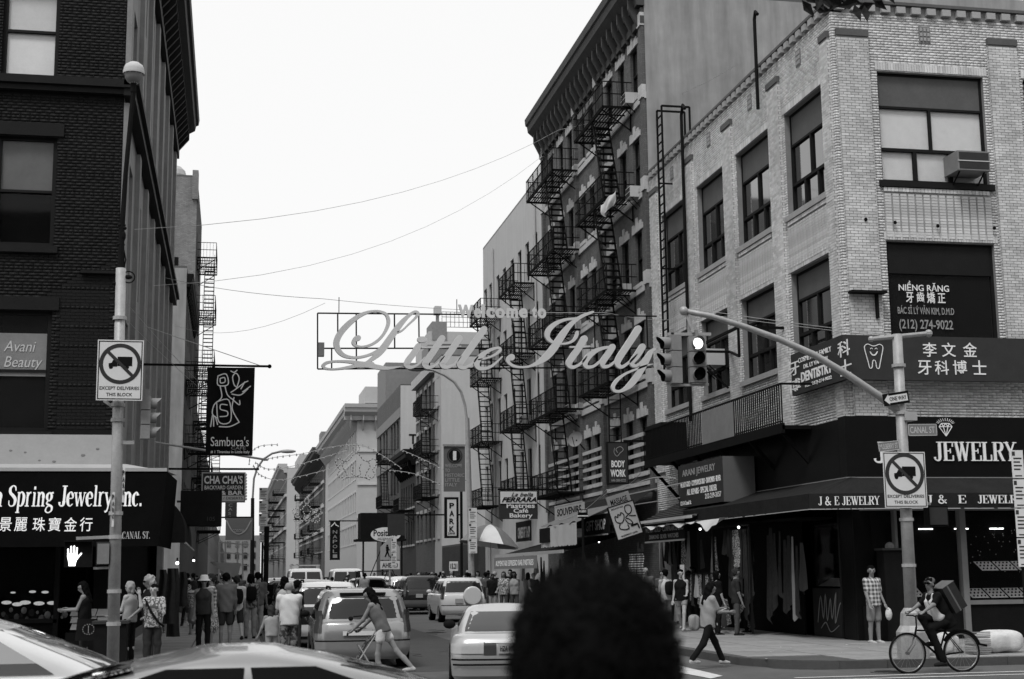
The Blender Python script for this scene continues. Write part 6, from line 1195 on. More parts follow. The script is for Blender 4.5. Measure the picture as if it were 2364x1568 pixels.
wire('pale cables crossing toward the corrugated awning', [onY(1385,1150,40), onY(1465,1118,37), onY(1560,1105,35)], -.1, .02, 'lightgrey')
# clutter on the right pavement by the pole: bags and crates
def bag(label, x, y, w_, h_, Y, m='bag', sd=1):
    P = onY(x,y,Y); P.z = .16; rs = random.Random(sd); ph = [rs.uniform(0,6) for _ in range(6)]
    def f(u,v):
        a = 2*math.pi*u; t_ = math.pi*v; k = 1+.12*math.sin(3*a+ph[0])*math.sin(t_)+.1*math.sin(5*a+ph[1]+4*v)+.07*math.sin(9*a+ph[2]); sp = abs(math.cos(t_))**.6*(1 if math.cos(t_) > 0 else -1)
        return Vector((P.x+w_/2*k*math.sin(t_)**.6*math.cos(a), P.y+w_*.3*k*math.sin(t_)**.6*math.sin(a), P.z+h_/2+sp*h_/2*(1+.1*math.sin(4*a+ph[3]))))
    return tag(MB().grid(f,36,14).build('rubbish_bag', m, None, True), label, 'bag')
bag('large crumpled white sack lying at the kerb right of the bicycle', 2305, 1500, 1.0, .42, 26.6, sd=3); bag('white bag lying behind the front bicycle wheel', 2130, 1510, .5, .3, 26.3, sd=5); bag('small white bag between the bicycle wheels', 2185, 1500, .45, .4, 26.5, sd=8)
P = onY(2258,1490,26.2); t = thing('crate_stack', 'stack of three pale crates beside the white sack', 'crate', (P.x,26.2,.16))
for k in range(3):
    q = MB().bb(P.x-.18,P.x+.18,26.05,26.4,.17+k*.15,.19+k*.15)
    for j in range(3): q.bb(P.x-.18,P.x+.18,26.04,26.06,.2+k*.15+j*.035,.222+k*.15+j*.035); q.bb(P.x-.19,P.x-.17,26.05,26.4,.2+k*.15+j*.035,.222+k*.15+j*.035)
    q.build('crate_tier', 'crate', t)
# ================================================================== VEHICLES
PAINT = dict(silver=mat('silver paint',.30,.25,.04,4,metal=.5,coat=.6), white_p=mat('white paint',.62,.25,.04,4,coat=.7), dark_p=mat('dark paint',.02,.22,.1,4,coat=.8), grey_p=mat('grey paint',.12,.3,.08,4,coat=.6), palegold=mat('pale gold paint',.42,.28,.04,4,metal=.3,coat=.7))
K.update(PAINT); K['carglass'] = mat('car glass',.012,.05,0,spec=.45); K['paleglass'] = mat('sky reflecting glass',.3,.05,0,spec=1.,metal=.6); K['lampred'] = mat('tail lamp',.05,.15,.1,6,coat=.8); K['lampclear'] = mat('clear lamp',.4,.12,.1,6,coat=.8); K['plate'] = mat('number plate',.3,.5,.05,6); K['rim'] = mat('wheel rim',.3,.3,.1,6,metal=.6)
def lev(st, z):
    if z <= st[0][0]: return st[0][1:]
    for a, b in zip(st, st[1:]):
        if z <= b[0]: t_ = (z-a[0])/(b[0]-a[0]); return tuple(p+(q-p)*t_ for p, q in zip(a[1:], b[1:]))
    return st[-1][1:]
def outline(hw, yf, yr, rc, bow, n=6):
    pts = []; rc = min(rc, hw*.9, (yf-yr)*.45)
    def end(y, sg):   # x from -(hw-rc) to hw-rc
        return [(x, y+sg*bow*(1-(x/hw)**2)) for x in np.linspace(-(hw-rc), hw-rc, 7)]
    base = 1-((hw-rc)/hw)**2
    rear = end(yr-0., -1); pts += rear
    cy = yr+rc; pts += [(hw-rc+rc*math.sin(a), cy-rc*math.cos(a)-bow*base*(1-a/(math.pi/2))) for a in np.linspace(0,math.pi/2,n+1)[1:]]
    pts += [(hw, y) for y in np.linspace(yr+rc, yf-rc, 9)[1:-1]]
    cy = yf-rc; pts += [(hw-rc+rc*math.cos(a), cy+rc*math.sin(a)+bow*base*(a/(math.pi/2))) for a in np.linspace(0,math.pi/2,n+1)]
    pts += end(yf, 1)[::-1][1:]
    L_ = len(pts); left = []
    cy = yf-rc; left += [(-(hw-rc)-rc*math.sin(a), cy+rc*math.cos(a)+bow*base*(1-a/(math.pi/2))) for a in np.linspace(0,math.pi/2,n+1)[1:]]
    left += [(-hw, y) for y in np.linspace(yf-rc, yr+rc, 9)[1:-1]]
    left += [(-(hw-rc)-rc*math.cos(a), yr+rc-rc*math.sin(a)-bow*base*(a/(math.pi/2))) for a in np.linspace(0,math.pi/2,n+1)][:-1]
    return pts+left
def loft(st, rc, bow, crown=.0):
    V = []; Fc = []; n = None
    for s_ in st:
        o_ = outline(s_[1], s_[2], s_[3], rc, bow); n = len(o_); V += [(x, y, s_[0]) for x, y in o_]
    for j in range(len(st)-1): Fc += [(j*n+k, j*n+(k+1)%n, (j+1)*n+(k+1)%n, (j+1)*n+k) for k in range(n)]
    # top: shrinking rings to a crowned centre
    top = V[-n:]; cy = (st[-1][2]+st[-1][3])/2; b = len(V)-n
    for q, (s_, dz) in enumerate(((.8,.35),(.5,.75),(.15,1.))):
        V += [(x*s_, cy+(y-cy)*(s_*.5+.5 if s_ > .3 else .35), st[-1][0]+crown*dz) for x, y, z in top]; a_ = b+q*n; c_ = b+(q+1)*n
        Fc += [(a_+k, a_+(k+1)%n, c_+(k+1)%n, c_+k) for k in range(n)]
    Fc.append(tuple(b+3*n+k for k in range(n))); return V, Fc
def car(label, cat, spec, name='parked_car'):
    S_ = spec; t = thing(name, label, cat, (0,0,0)); m = S_['paint']; lo, up = S_['lower'], S_['upper']; rc, bow = S_.get('rc',.25), S_.get('bow',.06)
    V, Fc = loft(lo, rc, bow, S_.get('deck',.03)); body = mesh_obj('body', V, Fc, S_.get('lowpaint', m), t, True)
    V, Fc = loft(up, rc*.8, bow, .03); mesh_obj('cabin', V, Fc, m, t, True)
    def rear(st, x0, x1, z0, z1, d=.008, inset=0, nx=8, nz=5):
        def f(u, v):
            z = z0+(z1-z0)*v; hw, yf, yr = lev(st, z)[:3]; rcc = min(rc*(.8 if st is up else 1), hw*.9); s_ = x0+(x1-x0)*u; x = s_*hw; e = hw-rcc
            if abs(x) <= e: y = yr-bow*(1-(x/hw)**2)
            else: q = (abs(x)-e)/rcc; q = min(q,.97); y = yr+rcc-rcc*math.sqrt(1-q*q)-bow*(1-(e/hw)**2)*(1-math.asin(q)/(math.pi/2))
            return Vector((x*(1+.006), y-d, z))
        return MB().grid(f, nx, nz)
    def side(st, s0, s1, z0, z1, sg, d=.006, front=None, nx=8, nz=4):
        def f(u, v):
            z = z0+(z1-z0)*v; hw, yf, yr = lev(st, z)[:3]; return Vector((sg*(hw+d), yr+(yf-yr)*(s0+(s1-s0)*u), z))
        return MB().grid(f, nx, nz)
    g = S_.get('glass','carglass'); zb, zt = up[0][0], S_['zglass']
    for x0, x1 in S_.get('rearsplit', ((-.86,.86),)): rear(up, x0, x1, S_.get('zrear',zb+.06), zt, .01).build('rear_window', g, t, True)
    def frontw(u, v):
        z = zb+.04+(zt-zb-.04)*v; hw, yf, yr = lev(up, z)[:3]; x = hw*.965*(2*u-1); return Vector((x, yf+bow*(1-(x/hw)**2)+.012, z))
    MB().grid(frontw, 8, 5).build('windscreen', S_.get('fglass',g), t, True)
    for sg in (-1, 1):
        for s0, s1 in S_['sidewins']: side(up, s0, s1, zb+.05, zt, sg).build('side_window', g, t)
    for x0,x1,z0,z1,st in S_['tail']:
        for sg in (-1,1): rear(lo if st == 'lo' else up, min(sg*x0,sg*x1), max(sg*x0,sg*x1), z0, z1, .015).build('tail_lamp', S_.get('lampm','lampred'), t, True)
    if 'lampstrip' in S_:
        x0,x1,z0,z1 = S_['lampstrip']; rear(lo, x0,x1,z0,z1,.014).build('tail_panel', S_.get('stripm','lampclear'), t, True)
    hw, yf, yr = lev(lo, .45)[:3]
    bz0, bz1 = S_.get('bumper',(.32,.55)); b_ = rear(lo,-.98,.98,bz0,bz1,.07,nx=14); nb = len(b_.v); b_.build('bumper', S_.get('bumpm',m), t, True)
    rear(lo,-.98,.98,bz1,bz1+.03,.045,nx=14).build('bumper_top', S_.get('bumpm2','rubber'), t)
    px, pz = S_.get('plate',(0,.75)); c_ = rear(lo if pz < lo[-1][0] else up, px/hw-.17, px/hw+.17, pz, pz+.16, .03, nx=2, nz=1); c_.build('number_plate', 'plate', t)
    if 'platetext' in S_: hp = lev(lo,pz)[:3]; text(S_['platetext'], (px-.12, hp[2]-bow-.035, pz+.04),(1,0,0),ZV,.24,.08,'black',t,ext=.004,bold=.02)
    wb = S_['axles']; rw_ = S_.get('rw',.33); hw0 = lev(lo,.4)[0]
    for ya in wb:
        for sg in (-1,1):
            MB().lathe([(0,.0),(rw_+.05,.0),(rw_+.05,.004)],Vector((sg*(hw0-.002),ya,rw_)),20,Vector((sg,0,0))).build('wheel_arch', 'black', t)
            tw = MB().lathe([(.2,.01),(rw_*.66,.02),(rw_*.93,.015),(rw_,-.03),(rw_,-.17),(rw_*.93,-.21),(0,-.21)],Vector((sg*(hw0+.01),ya,rw_)),22,Vector((sg,0,0))).build('wheel', 'tyre', t, True)
            q = MB().lathe([(0,.02),(.06,.02),(rw_*.62,.008),(rw_*.66,.025)],Vector((sg*(hw0+.012),ya,rw_)),16,Vector((sg,0,0))); q.build('rim', 'rim', tw)
    if S_.get('rails'):
        z_ = up[-1][0]+.06
        for sg in (-1,1): MB().path([(sg*(up[-1][1]-.04),up[-1][3]+.25,z_-.07),(sg*(up[-1][1]-.04),up[-1][3]+.35,z_),(sg*(up[-1][1]-.04),up[-1][2]-.3,z_),(sg*(up[-1][1]-.04),up[-1][2]-.15,z_-.07)],.022,6).build('roof_rail', 'dark', t)
    if S_.get('mirrors',True):
        hw, yf, yr = lev(up, zb+.05)[:3]
        for sg in (-1,1): MB().ball((sg*(hw+.14),yf-.35,zb+.1),.11,8,(1,.55,.75)).build('mirror', m if S_.get('mirrorpaint') else 'dark', t, True)
    return t, body, rear, side
sedan = dict(paint='palegold', lower=[(.2,.80,2.2,-2.2),(.3,.86,2.3,-2.3),(.55,.88,2.35,-2.35),(.8,.875,2.3,-2.32),(.9,.85,2.2,-2.27),(.96,.80,2.1,-2.2)], upper=[(.93,.76,1.0,-1.75),(1.05,.74,.78,-1.5),(1.28,.64,.15,-.95),(1.36,.58,-.05,-.7),(1.4,.5,-.2,-.5)], zglass=1.3, sidewins=((.13,.45),(.48,.86)), tail=[(.42,.99,.66,.82,'lo')], plate=(0,.66), bumper=(.3,.55), axles=(1.4,-1.35), deck=.02, platetext='HZA·1113', bumpm='palegold', lampm='lampclear', glass='carglass')
c_, *_r = car('pale gold sedan seen from behind, driving off beside the dark head of hair', 'car', sedan, 'sedan_car'); x_ = onY(1152,1500,23.6).x; c_.location = (onY(1040,1500,22.0).x+.90+.33,24.3,0); c_.rotation_euler = (0,0,R(-8.5)); c_.scale = (1,1,.935)
rear_ = _r[1]; rear_(sedan['lower'],-.4,.4,.83,.845,.02).build('chrome_strip', 'chrome', c_); rear_(sedan['lower'],-.96,.96,.47,.5,.09,nx=14).build('bumper_strip', 'rubber', c_)
rear_(sedan['lower'],.2,.42,.64,.84,.012).build('tail_panel','lampred',c_,True); rear_(sedan['lower'],-.42,-.2,.64,.84,.012).build('tail_panel','lampred',c_,True)
mini = dict(paint='silver', lower=[(.22,.86,2.3,-2.3),(.4,.93,2.4,-2.38),(.7,.95,2.45,-2.38),(.95,.94,2.3,-2.34),(1.02,.92,2.1,-2.3)], upper=[(1.0,.92,1.5,-2.3),(1.1,.90,1.35,-2.27),(1.5,.80,.75,-2.12),(1.62,.74,.5,-2.0),(1.68,.66,.3,-1.85)], zglass=1.53, zrear=1.08, sidewins=((.05,.3),(.33,.6),(.63,.88)), tail=[(.86,1.0,.78,1.25,'lo')], plate=(0,.72), bumper=(.28,.6), axles=(1.5,-1.5), rails=True, rc=.3, bow=.1, bumpm='silver', rw=.34)
c_, *_r = car('silver minivan seen from behind with wide rear window, wiper and roof rails', 'minivan', mini, 'minivan'); place(c_, (2.62,30.75,0), R(-1.5)); c_.scale = (1,1,.915)
_r[1](mini['lower'],-.42,.42,.73,.82,.04).build('plate_recess_handle', 'offwhite', c_); MB().bar((-.2,-2.47,1.12),(.35,-2.45,1.16),.025).build('rear_wiper', 'dark', c_); MB().ball((-.25,-2.49,1.08),.05,6).build('wiper_hub', 'dark', c_); MB().bb(-.45,.45,-2.2,-2.06,1.58,1.62).build('spoiler_lamp', 'dark', c_); MB().ball((0,-2.5,.93),.035,6,(1.6,.4,1)).build('badge', 'chrome', c_)
for sg in (-1,1): _r[1](mini['upper'],min(sg*.88,sg*1.0),max(sg*.88,sg*1.0),1.03,1.5,.012).build('rear_pillar_trim', 'silver', c_)
rav = dict(paint='white_p', lower=[(.28,.80,1.95,-1.95),(.45,.86,2.05,-2.03),(.75,.88,2.1,-2.05),(.98,.87,2.0,-2.02),(1.05,.85,1.8,-1.98)], upper=[(1.03,.84,1.0,-1.98),(1.15,.82,.85,-1.93),(1.5,.72,.4,-1.78),(1.6,.66,.2,-1.68),(1.64,.6,.05,-1.5)], zglass=1.53, zrear=1.12, sidewins=((.06,.28),(.32,.6),(.64,.9)), tail=[(.88,1.0,.86,1.3,'lo'),(.88,1.0,1.06,1.35,'up')], plate=(-.2,.72), bumper=(.34,.62), axles=(1.3,-1.25), rails=True, rc=.22, bow=.06, bumpm='white_p', rw=.36, mirrorpaint=True)
c_, *_r = car('white compact off-roader with round white spare wheel cover on its rear door', 'car', rav, 'parked_car'); place(c_, (8.62,55.7,0), R(0)); c_['group'] = 'cars along the right kerb'
MB().lathe([(0,.13),(.2,.13),(.305,.128),(.315,.127),(.345,.1),(.357,.06),(.36,.02),(.34,0)],Vector((.3,-2.1,.98)),24,Vector((0,-1,0))).build('spare_wheel_cover', 'white_p', c_, True); text('RAV', (-.62,-2.15,1.0),(1,0,0),ZV,.22,.06,'lettergrey',c_,ext=.004) if 0 else None
def variant(base, **k): d = dict(base); d.update(k); return d
# parked row at the left kerb
c_, *_ = car('white roofed dark off-roader parked just ahead of the silver minivan', 'car', variant(rav, paint='white_p', lowpaint='dark_p', tail=rav['tail'][:1])); place(c_, (2.35,38.2,0), R(1)); c_['group'] = 'cars parked along the left kerb'
c_, *_ = car('second pale estate car in the left row, two ahead of the minivan', 'car', variant(mini, paint='white_p', bumpm='white_p', rails=True)); place(c_, (2.2,44.5,0), 0); c_['group'] = 'cars parked along the left kerb'
for k,(y,x,pt,sp,lb) in enumerate(((51,2.2,'grey_p',sedan,'grey saloon in the left row behind the parking pay station'),(57,2.2,'dark_p',rav,'dark off-roader in the left row short of the white van'),(63.5,2.15,'white_p',sedan,'white saloon in the left row far down the street'),(69.5,2.2,'silver',mini,'silver people carrier in the left row close to the white van'))):
    c_, *_ = car(lb, 'car', variant(sp, paint=pt, bumpm=pt, lampm='lampred')); place(c_, (x,y,0), 0); c_['group'] = 'cars parked along the left kerb'
    for ch in list(c_.children):
        if ch.name.startswith('lettering'): bpy.data.objects.remove(ch)
van = dict(paint='white_p', lower=[(.3,.95,2.6,-2.6),(.5,1.0,2.7,-2.65),(.9,1.0,2.7,-2.65),(1.2,.98,2.6,-2.64),(1.25,.97,2.4,-2.63)], upper=[(1.24,.97,1.7,-2.63),(1.5,.95,1.5,-2.6),(2.0,.88,1.0,-2.5),(2.12,.82,.8,-2.4),(2.16,.76,.6,-2.2)], zglass=1.98, zrear=1.4, rearsplit=((-.86,-.05),(.05,.86)), sidewins=((.7,.93),), tail=[(.88,1.,.8,1.2,'lo')], plate=(-.3,.6), bumper=(.35,.6), axles=(1.7,-1.7), rc=.14, bow=.03, bumpm='chrome', rw=.37)
c_, *_ = car('white van with twin dark rear windows and a ladder rack', 'van', van, 'white_van'); place(c_, (4.1,83.5,0), 0); mb = MB()
for y in (-2,-.8,.4): mb.bar((-.8,y,2.35),(.8,y,2.35),.05).bar((-.75,y,2.1),(-.75,y,2.35),.04).bar((.75,y,2.1),(.75,y,2.35),.04)
mb.bar((-.7,-2.3,2.4),(-.7,1,2.4),.05).bar((-.4,-2.3,2.4),(-.4,1,2.4),.05).build('roof_rack', 'lightgrey', c_)
c_, *_ = car('distant pale van in the middle of the street with twin rear windows', 'van', van, 'distant_van'); place(c_, (7.0,91,0), 0)
c_, *_ = car('dark off-roader parked beyond the white one with the spare wheel', 'car', variant(rav, paint='dark_p', bumpm='grey_p')); place(c_, (8.55,66.8,0), 0, 1.05); c_['group'] = 'cars along the right kerb'
c_, *_ = car('white people carrier parked farther along the right kerb', 'car', variant(mini, paint='white_p', bumpm='white_p')); place(c_, (8.6,73.5,0), 0); c_['group'] = 'cars along the right kerb'
hb, *_ = car('dark hatchback double parked with its tailgate raised', 'car', variant(rav, paint='dark_p', bumpm='dark_p', zrear=1.5, glass='carglass', rails=False)); place(hb, (6.35,69.5,0), R(2)); 
MB().bb(-.72,.72,-2.9,-1.7,1.93,1.98).build('raised_tailgate', 'dark_p', hb); MB().bb(-.6,.6,-2.11,-2.05,.75,1.45).build('boot_opening', 'black', hb); MB().bar((-.68,-1.8,1.6),(-.68,-2.5,1.93),.03).bar((.68,-1.8,1.6),(.68,-2.5,1.93),.03).build('tailgate_strut', 'dark', hb)
for k in range(5):
    sp, pt = (sedan,mini,rav)[k%3], ('grey_p','white_p','dark_p','silver','white_p')[k]
    c_, *_ = car(('grey saloon','white people carrier','dark off-roader','silver saloon','white people carrier')[k]+' far down the right kerb, '+('first','second','third','fourth','last')[k]+' of the distant cars', 'car', variant(sp, paint=pt, bumpm=pt, platetext='') if False else variant(sp, paint=pt, bumpm=pt)); place(c_, (8.6,81+7*k,0), 0); c_['group'] = 'cars along the right kerb'
    for ch in list(c_.children):
        if ch.name.startswith('lettering'): bpy.data.objects.remove(ch)
# cars crossing close to the camera on the avenue
c_, *_r = car('silver car passing close to the camera, only its rounded roof in the frame', 'car', variant(sedan, paint='silver', bumpm='silver', fglass='carglass', upper=[(.93,.78,1.95,-1.75),(1.1,.77,1.5,-1.35),(1.27,.72,.95,-.85),(1.37,.68,.5,-.45),(1.42,.62,.25,-.2)], zglass=1.36), 'passing_car')
P = onY(565,1500,8.3); place(c_, (P.x,8.3,.02), R(90)); 
for ch in list(c_.children):
    if ch.name.startswith('lettering'): bpy.data.objects.remove(ch)
c_, *_r = car('white car at the bottom left corner sloping down behind the silver roof', 'car', variant(sedan, paint='white_p', bumpm='white_p', glass='paleglass', fglass='paleglass'), 'passing_car')
P = onY(150,1560,12.2); place(c_, (P.x-1.35,12.2,.12), R(90), 1.03)
for ch in list(c_.children):
    if ch.name.startswith('lettering'): bpy.data.objects.remove(ch)

# ================================================================== PEOPLE
def sd_caps(P, caps, k=.02):
    d = None
    for p, q, r1, r2 in caps:
        p, q = np.array(p, float), np.array(q, float); ba = q-p; L2 = ba@ba+1e-9; pa = P-p; t_ = np.clip(pa@ba/L2, 0, 1)
        e = np.sqrt(((pa-t_[...,None]*ba)**2).sum(-1))-(r1+(r2-r1)*t_)
        if d is None: d = e
        else: h_ = np.clip(.5+.5*(d-e)/k, 0, 1); d = d*(1-h_)+e*h_-k*h_*(1-h_)
    return d
def nets(caps, res, k=.02, clip=None):
    A = np.array([np.minimum(c[0],c[1])-max(c[2],c[3]) for c in caps]).min(0)-2*res; B = np.array([np.maximum(c[0],c[1])+max(c[2],c[3]) for c in caps]).max(0)+2*res
    n = np.ceil((B-A)/res).astype(int)+1; ax = [A[i]+res*np.arange(n[i]) for i in range(3)]; G_ = np.stack(np.meshgrid(*ax, indexing='ij'), -1); D = sd_caps(G_, caps, k)
    if clip is not None: D = np.maximum(D, clip(G_))
    s_ = D < 0; cn = np.zeros(tuple(n-1)); acc = np.zeros(tuple(n-1)+(3,)); offs = [(i,j,l) for i in (0,1) for j in (0,1) for l in (0,1)]
    sl = lambda X, o: X[o[0]:o[0]+n[0]-1, o[1]:o[1]+n[1]-1, o[2]:o[2]+n[2]-1]
    for a in offs:
        for axn in range(3):
            if a[axn]: continue
            b = list(a); b[axn] = 1; da, db = sl(D,a), sl(D,b); m_ = (sl(s_,a) != sl(s_,b)); t_ = np.where(m_, da/(da-db+1e-12), 0)
            pt = np.array(a, float)+np.zeros(tuple(n-1)+(3,)); pt[...,axn] += t_; acc += pt*m_[...,None]; cn += m_
    act = cn > 0; idx = -np.ones(tuple(n-1), int); idx[act] = np.arange(act.sum()); cell = np.argwhere(act); V = A+res*(cell+acc[act]/cn[act][:,None]); Fc = []
    for axn in range(3):
        o1, o2 = [(1,2),(2,0),(0,1)][axn]; sa = [slice(0,n[i]) for i in range(3)]; sb = list(sa); sa[axn] = slice(0,n[axn]-1); sb[axn] = slice(1,n[axn]); ch = s_[tuple(sa)] != s_[tuple(sb)]; q = np.argwhere(ch)
        if not len(q): continue
        inside = s_[tuple(sa)][ch]; ok = (q[:,o1] > 0)&(q[:,o2] > 0)&(q[:,o1] < n[o1]-1)&(q[:,o2] < n[o2]-1); q = q[ok]; inside = inside[ok]
        def g_(d1, d2): r_ = q.copy(); r_[:,o1] -= d1; r_[:,o2] -= d2; return idx[r_[:,0],r_[:,1],r_[:,2]]
        quad = np.stack([g_(1,1),g_(0,1),g_(0,0),g_(1,0)],1); quad[~inside] = quad[~inside][:,::-1]; Fc.append(quad)
    Fc = np.concatenate(Fc); Fc = Fc[(Fc >= 0).all(1)]; return V, Fc
def np_mesh(name, V, Fc, m, parent, smooth=True, label=None):
    me = bpy.data.meshes.new(name); me.vertices.add(len(V)); me.vertices.foreach_set('co', np.ascontiguousarray(V,float).ravel()); me.loops.add(Fc.size); me.loops.foreach_set('vertex_index', Fc.ravel().astype(np.int32)); me.polygons.add(len(Fc)); me.polygons.foreach_set('loop_start', np.arange(len(Fc))*4); me.update(); me.validate()
    me.materials.append(K[m] if isinstance(m,str) else m)
    if smooth: me.shade_smooth()
    o = bpy.data.objects.new(name, me); C.objects.link(o)
    if parent: o.parent = parent
    return o
def hand_tpl(curl):
    caps = [((0,0,0),(0,0,-.05),.022,.024),((-.02,0,-.03),(-.026,0,-.085),.016,.014),((.02,0,-.03),(.026,0,-.085),.016,.014),((-.008,0,-.03),(-.009,0,-.09),.017,.014),((.008,0,-.03),(.009,0,-.09),.017,.014)]
    for x, L_ in ((-.028,.026),(-.0095,.031),(.0095,.033),(.028,.03)):
        p = np.array([x,0,-.088]); a = curl*.4
        for s_ in range(3): q = p+np.array([0,math.sin(a),-math.cos(a)])*L_*(1-.14*s_); caps.append((p,q,.0088-.0008*s_,.008-.0008*s_)); p = q; a += curl
    p = np.array([.028,.004,-.03]); a = .7
    for s_ in range(3): q = p+np.array([math.sin(a),.25+curl*.3,-math.cos(a)])*.03; caps.append((p,q,.011-.001*s_,.0095-.001*s_)); p = q; a -= .3
    return nets(caps, .0058, .005)
HANDS = {}
SKIN = [mat('skin pale',.38,.6,.06,8), mat('skin medium',.22,.6,.06,8), mat('skin dark',.07,.55,.08,8)]
HAIR = [mat('hair black',.006,.6,.3,20), mat('hair brown',.035,.6,.3,20), mat('hair fair',.28,.65,.3,25), mat('hair grey',.3,.7,.2,20)]
CL = [mat('cloth black',.012,.9,.3,5,.2), mat('cloth charcoal',.035,.9,.2,5,.2), mat('cloth mid grey',.12,.9,.2,5,.2), mat('cloth light grey',.28,.9,.15,5,.2), mat('cloth white',.55,.9,.12,5,.2), mat('cloth denim',.07,.9,.25,8,.2), mat('cloth plaid',.3,.9,.1,5,.2,pattern='plaid'), mat('cloth print',.3,.9,.1,5,.2,pattern='print'), mat('cloth khaki',.2,.9,.2,5,.2), mat('cloth stripe',.25,.9,.1,5,.1,pattern='stripe'), mat('cloth camo',.14,.9,.1,5,.2,pattern='camo')]
K['sungl'] = mat('sunglasses',.01,.15,0); K['shoe_l'] = mat('shoe light',.4,.6,.2,8); K['shoe_d'] = mat('shoe dark',.02,.6,.2,8)
def rx(v, a): c, s_ = math.cos(a), math.sin(a); return np.array([v[0], v[1]*c-v[2]*s_, v[1]*s_+v[2]*c])
def ry(v, a): c, s_ = math.cos(a), math.sin(a); return np.array([v[0]*c+v[2]*s_, v[1], -v[0]*s_+v[2]*c])
def person(label, loc, rz=0, H_=1.7, res=.016, fem=False, skin=0, hair=(0,'short'), top=(4,'tee'), bot=(1,'long'), shoes='shoe_d', lean=0., armL=(.1,.1,.15), armR=(.1,.1,.15), legL=(0,.0), legR=(0,.0), head=(0,0), hat=None, glasses=False, crouch=0, fat=1., near=False, handc=.35, group='people on the street', bag_=None, pelvis=None, seat=0, armdirs=None, legpts=None, name='person'):
    t = thing(name, label, 'person', (0,0,0), group); s_ = H_/1.75; f = fat; hz = .93*s_ if pelvis is None else pelvis
    D_ = {}; P0 = np.array([0,0,hz])
    sp = lambda v: P0+rx(np.array(v)*s_, -lean)
    chest = sp((0,0,.40)); neck = sp((0,.0,.54)); shw = (.165 if fem else .19)*(1+.25*(f-1)); hd = neck+rx(rx(np.array([0,.02,.155])*s_, -lean*.5), -head[0]); J = {}
    sh = {-1: sp((-shw,0,.475)), 1: sp((shw,0,.475))}; body = []; pants = []; topc = []
    # legs
    for sg, lg in ((-1,legL),(1,legR)):
        hip = P0+np.array([sg*.09*s_,0,-.02]); th, kn = .43*s_, .42*s_
        if legpts and sg in legpts: knee, ank = (np.array(q, float) for q in legpts[sg])
        else:
            a = lg[0]; knee = hip+np.array([sg*.012, math.sin(a)*th, -math.cos(a)*th]); b = a-lg[1]; ank = knee+np.array([0, math.sin(b)*kn, -math.cos(b)*kn])
        J[sg] = (hip, knee, ank); body += [(hip,knee,.082*s_*f,.052*s_*f),(knee,ank,.055*s_,.036*s_),((knee*.6+ank*.4)+np.array([0,-.02,0]),ank,.045*s_,.03*s_)]
        w_ = 1 if bot[1] != 'short' else 0
        pants += [(hip,knee,.092*s_*f,.068*s_*f)] if bot[1] == 'long' else [(hip,hip*.15+knee*.85,.098*s_*f,.09*s_*f)] if bot[1] == 'short' else [(hip,hip*.65+knee*.35,.095*s_*f,.09*s_)] if bot[1] == 'hotpants' else []
        if bot[1] == 'long': pants += [(knee,ank+np.array([0,0,.02]),.068*s_*f,.058*s_)]
        fd = np.array([0,1.,0]); fdz = (knee-ank); 
        MBx = [(ank+np.array([0,-.045,-.035])*s_, ank+np.array([0,.1,-.045])*s_, .038*s_, .036*s_),(ank+np.array([0,.08,-.047])*s_, ank+np.array([0,.16,-.052])*s_,.036*s_,.03*s_),(ank, ank+np.array([0,.02,-.03])*s_,.04*s_,.04*s_)]
        if res < .025: V, Fc = nets(MBx, .014, .02); np_mesh('shoe', V, Fc, shoes, t)
        else: body += MBx
    if bot[1] == 'skirt': pants += [(P0,P0+np.array([0,0,-.42*s_]),.14*s_,.2*s_)]
    pants += [(P0+np.array([-.05,0,.02])*s_,P0+np.array([.05,0,.02])*s_,.115*s_*f,.115*s_*f)]
    body += [(P0+np.array([-.06,0,0])*s_,P0+np.array([.06,0,0])*s_,.10*s_*f,.10*s_*f),(sp((-.05,0,.05)),sp((-.085,0,.38)),.088*s_*f,.10*s_*f),(sp((.05,0,.05)),sp((.085,0,.38)),.088*s_*f,.10*s_*f),(sh[-1],sh[1],.055*s_,.055*s_),(sp((0,-.01,.46)),neck,.07*s_,.05*s_),(neck,hd-rx(np.array([0,0,.07])*s_,0),.052*s_,.05*s_)]
    if fem: body += [(sp((-.07,.07,.34)),sp((-.07,.09,.33)),.055*s_,.05*s_),(sp((.07,.07,.34)),sp((.07,.09,.33)),.055*s_,.05*s_)]
    # head: cranium, jaw, nose, ears
    hf = lambda v: hd+rx(rx(np.array([v[0]*math.cos(head[1])+v[1]*math.sin(head[1]), -v[0]*math.sin(head[1])+v[1]*math.cos(head[1]), v[2]])*s_, -lean*.5), -head[0])
    headc = [(hf((0,-.018,.03)),hf((0,.012,.03)),.082*s_,.08*s_),(hf((0,.03,-.02)),hf((0,.045,-.075)),.06*s_,.034*s_)]
    if res < .025: headc += [(hf((0,.088,.0)),hf((0,.105,-.028)),.011*s_,.015*s_),(hf((-.08,0,.01)),hf((-.083,0,-.025)),.014*s_,.01*s_),(hf((.08,0,.01)),hf((.083,0,-.025)),.014*s_,.01*s_),(hf((-.045,.07,.02)),hf((.045,.07,.02)),.02*s_,.02*s_),(hf((-.018,.085,-.055)),hf((.018,.085,-.055)),.01*s_,.01*s_)]
    # arms: (swing forward, abduct, elbow bend)
    hands = []
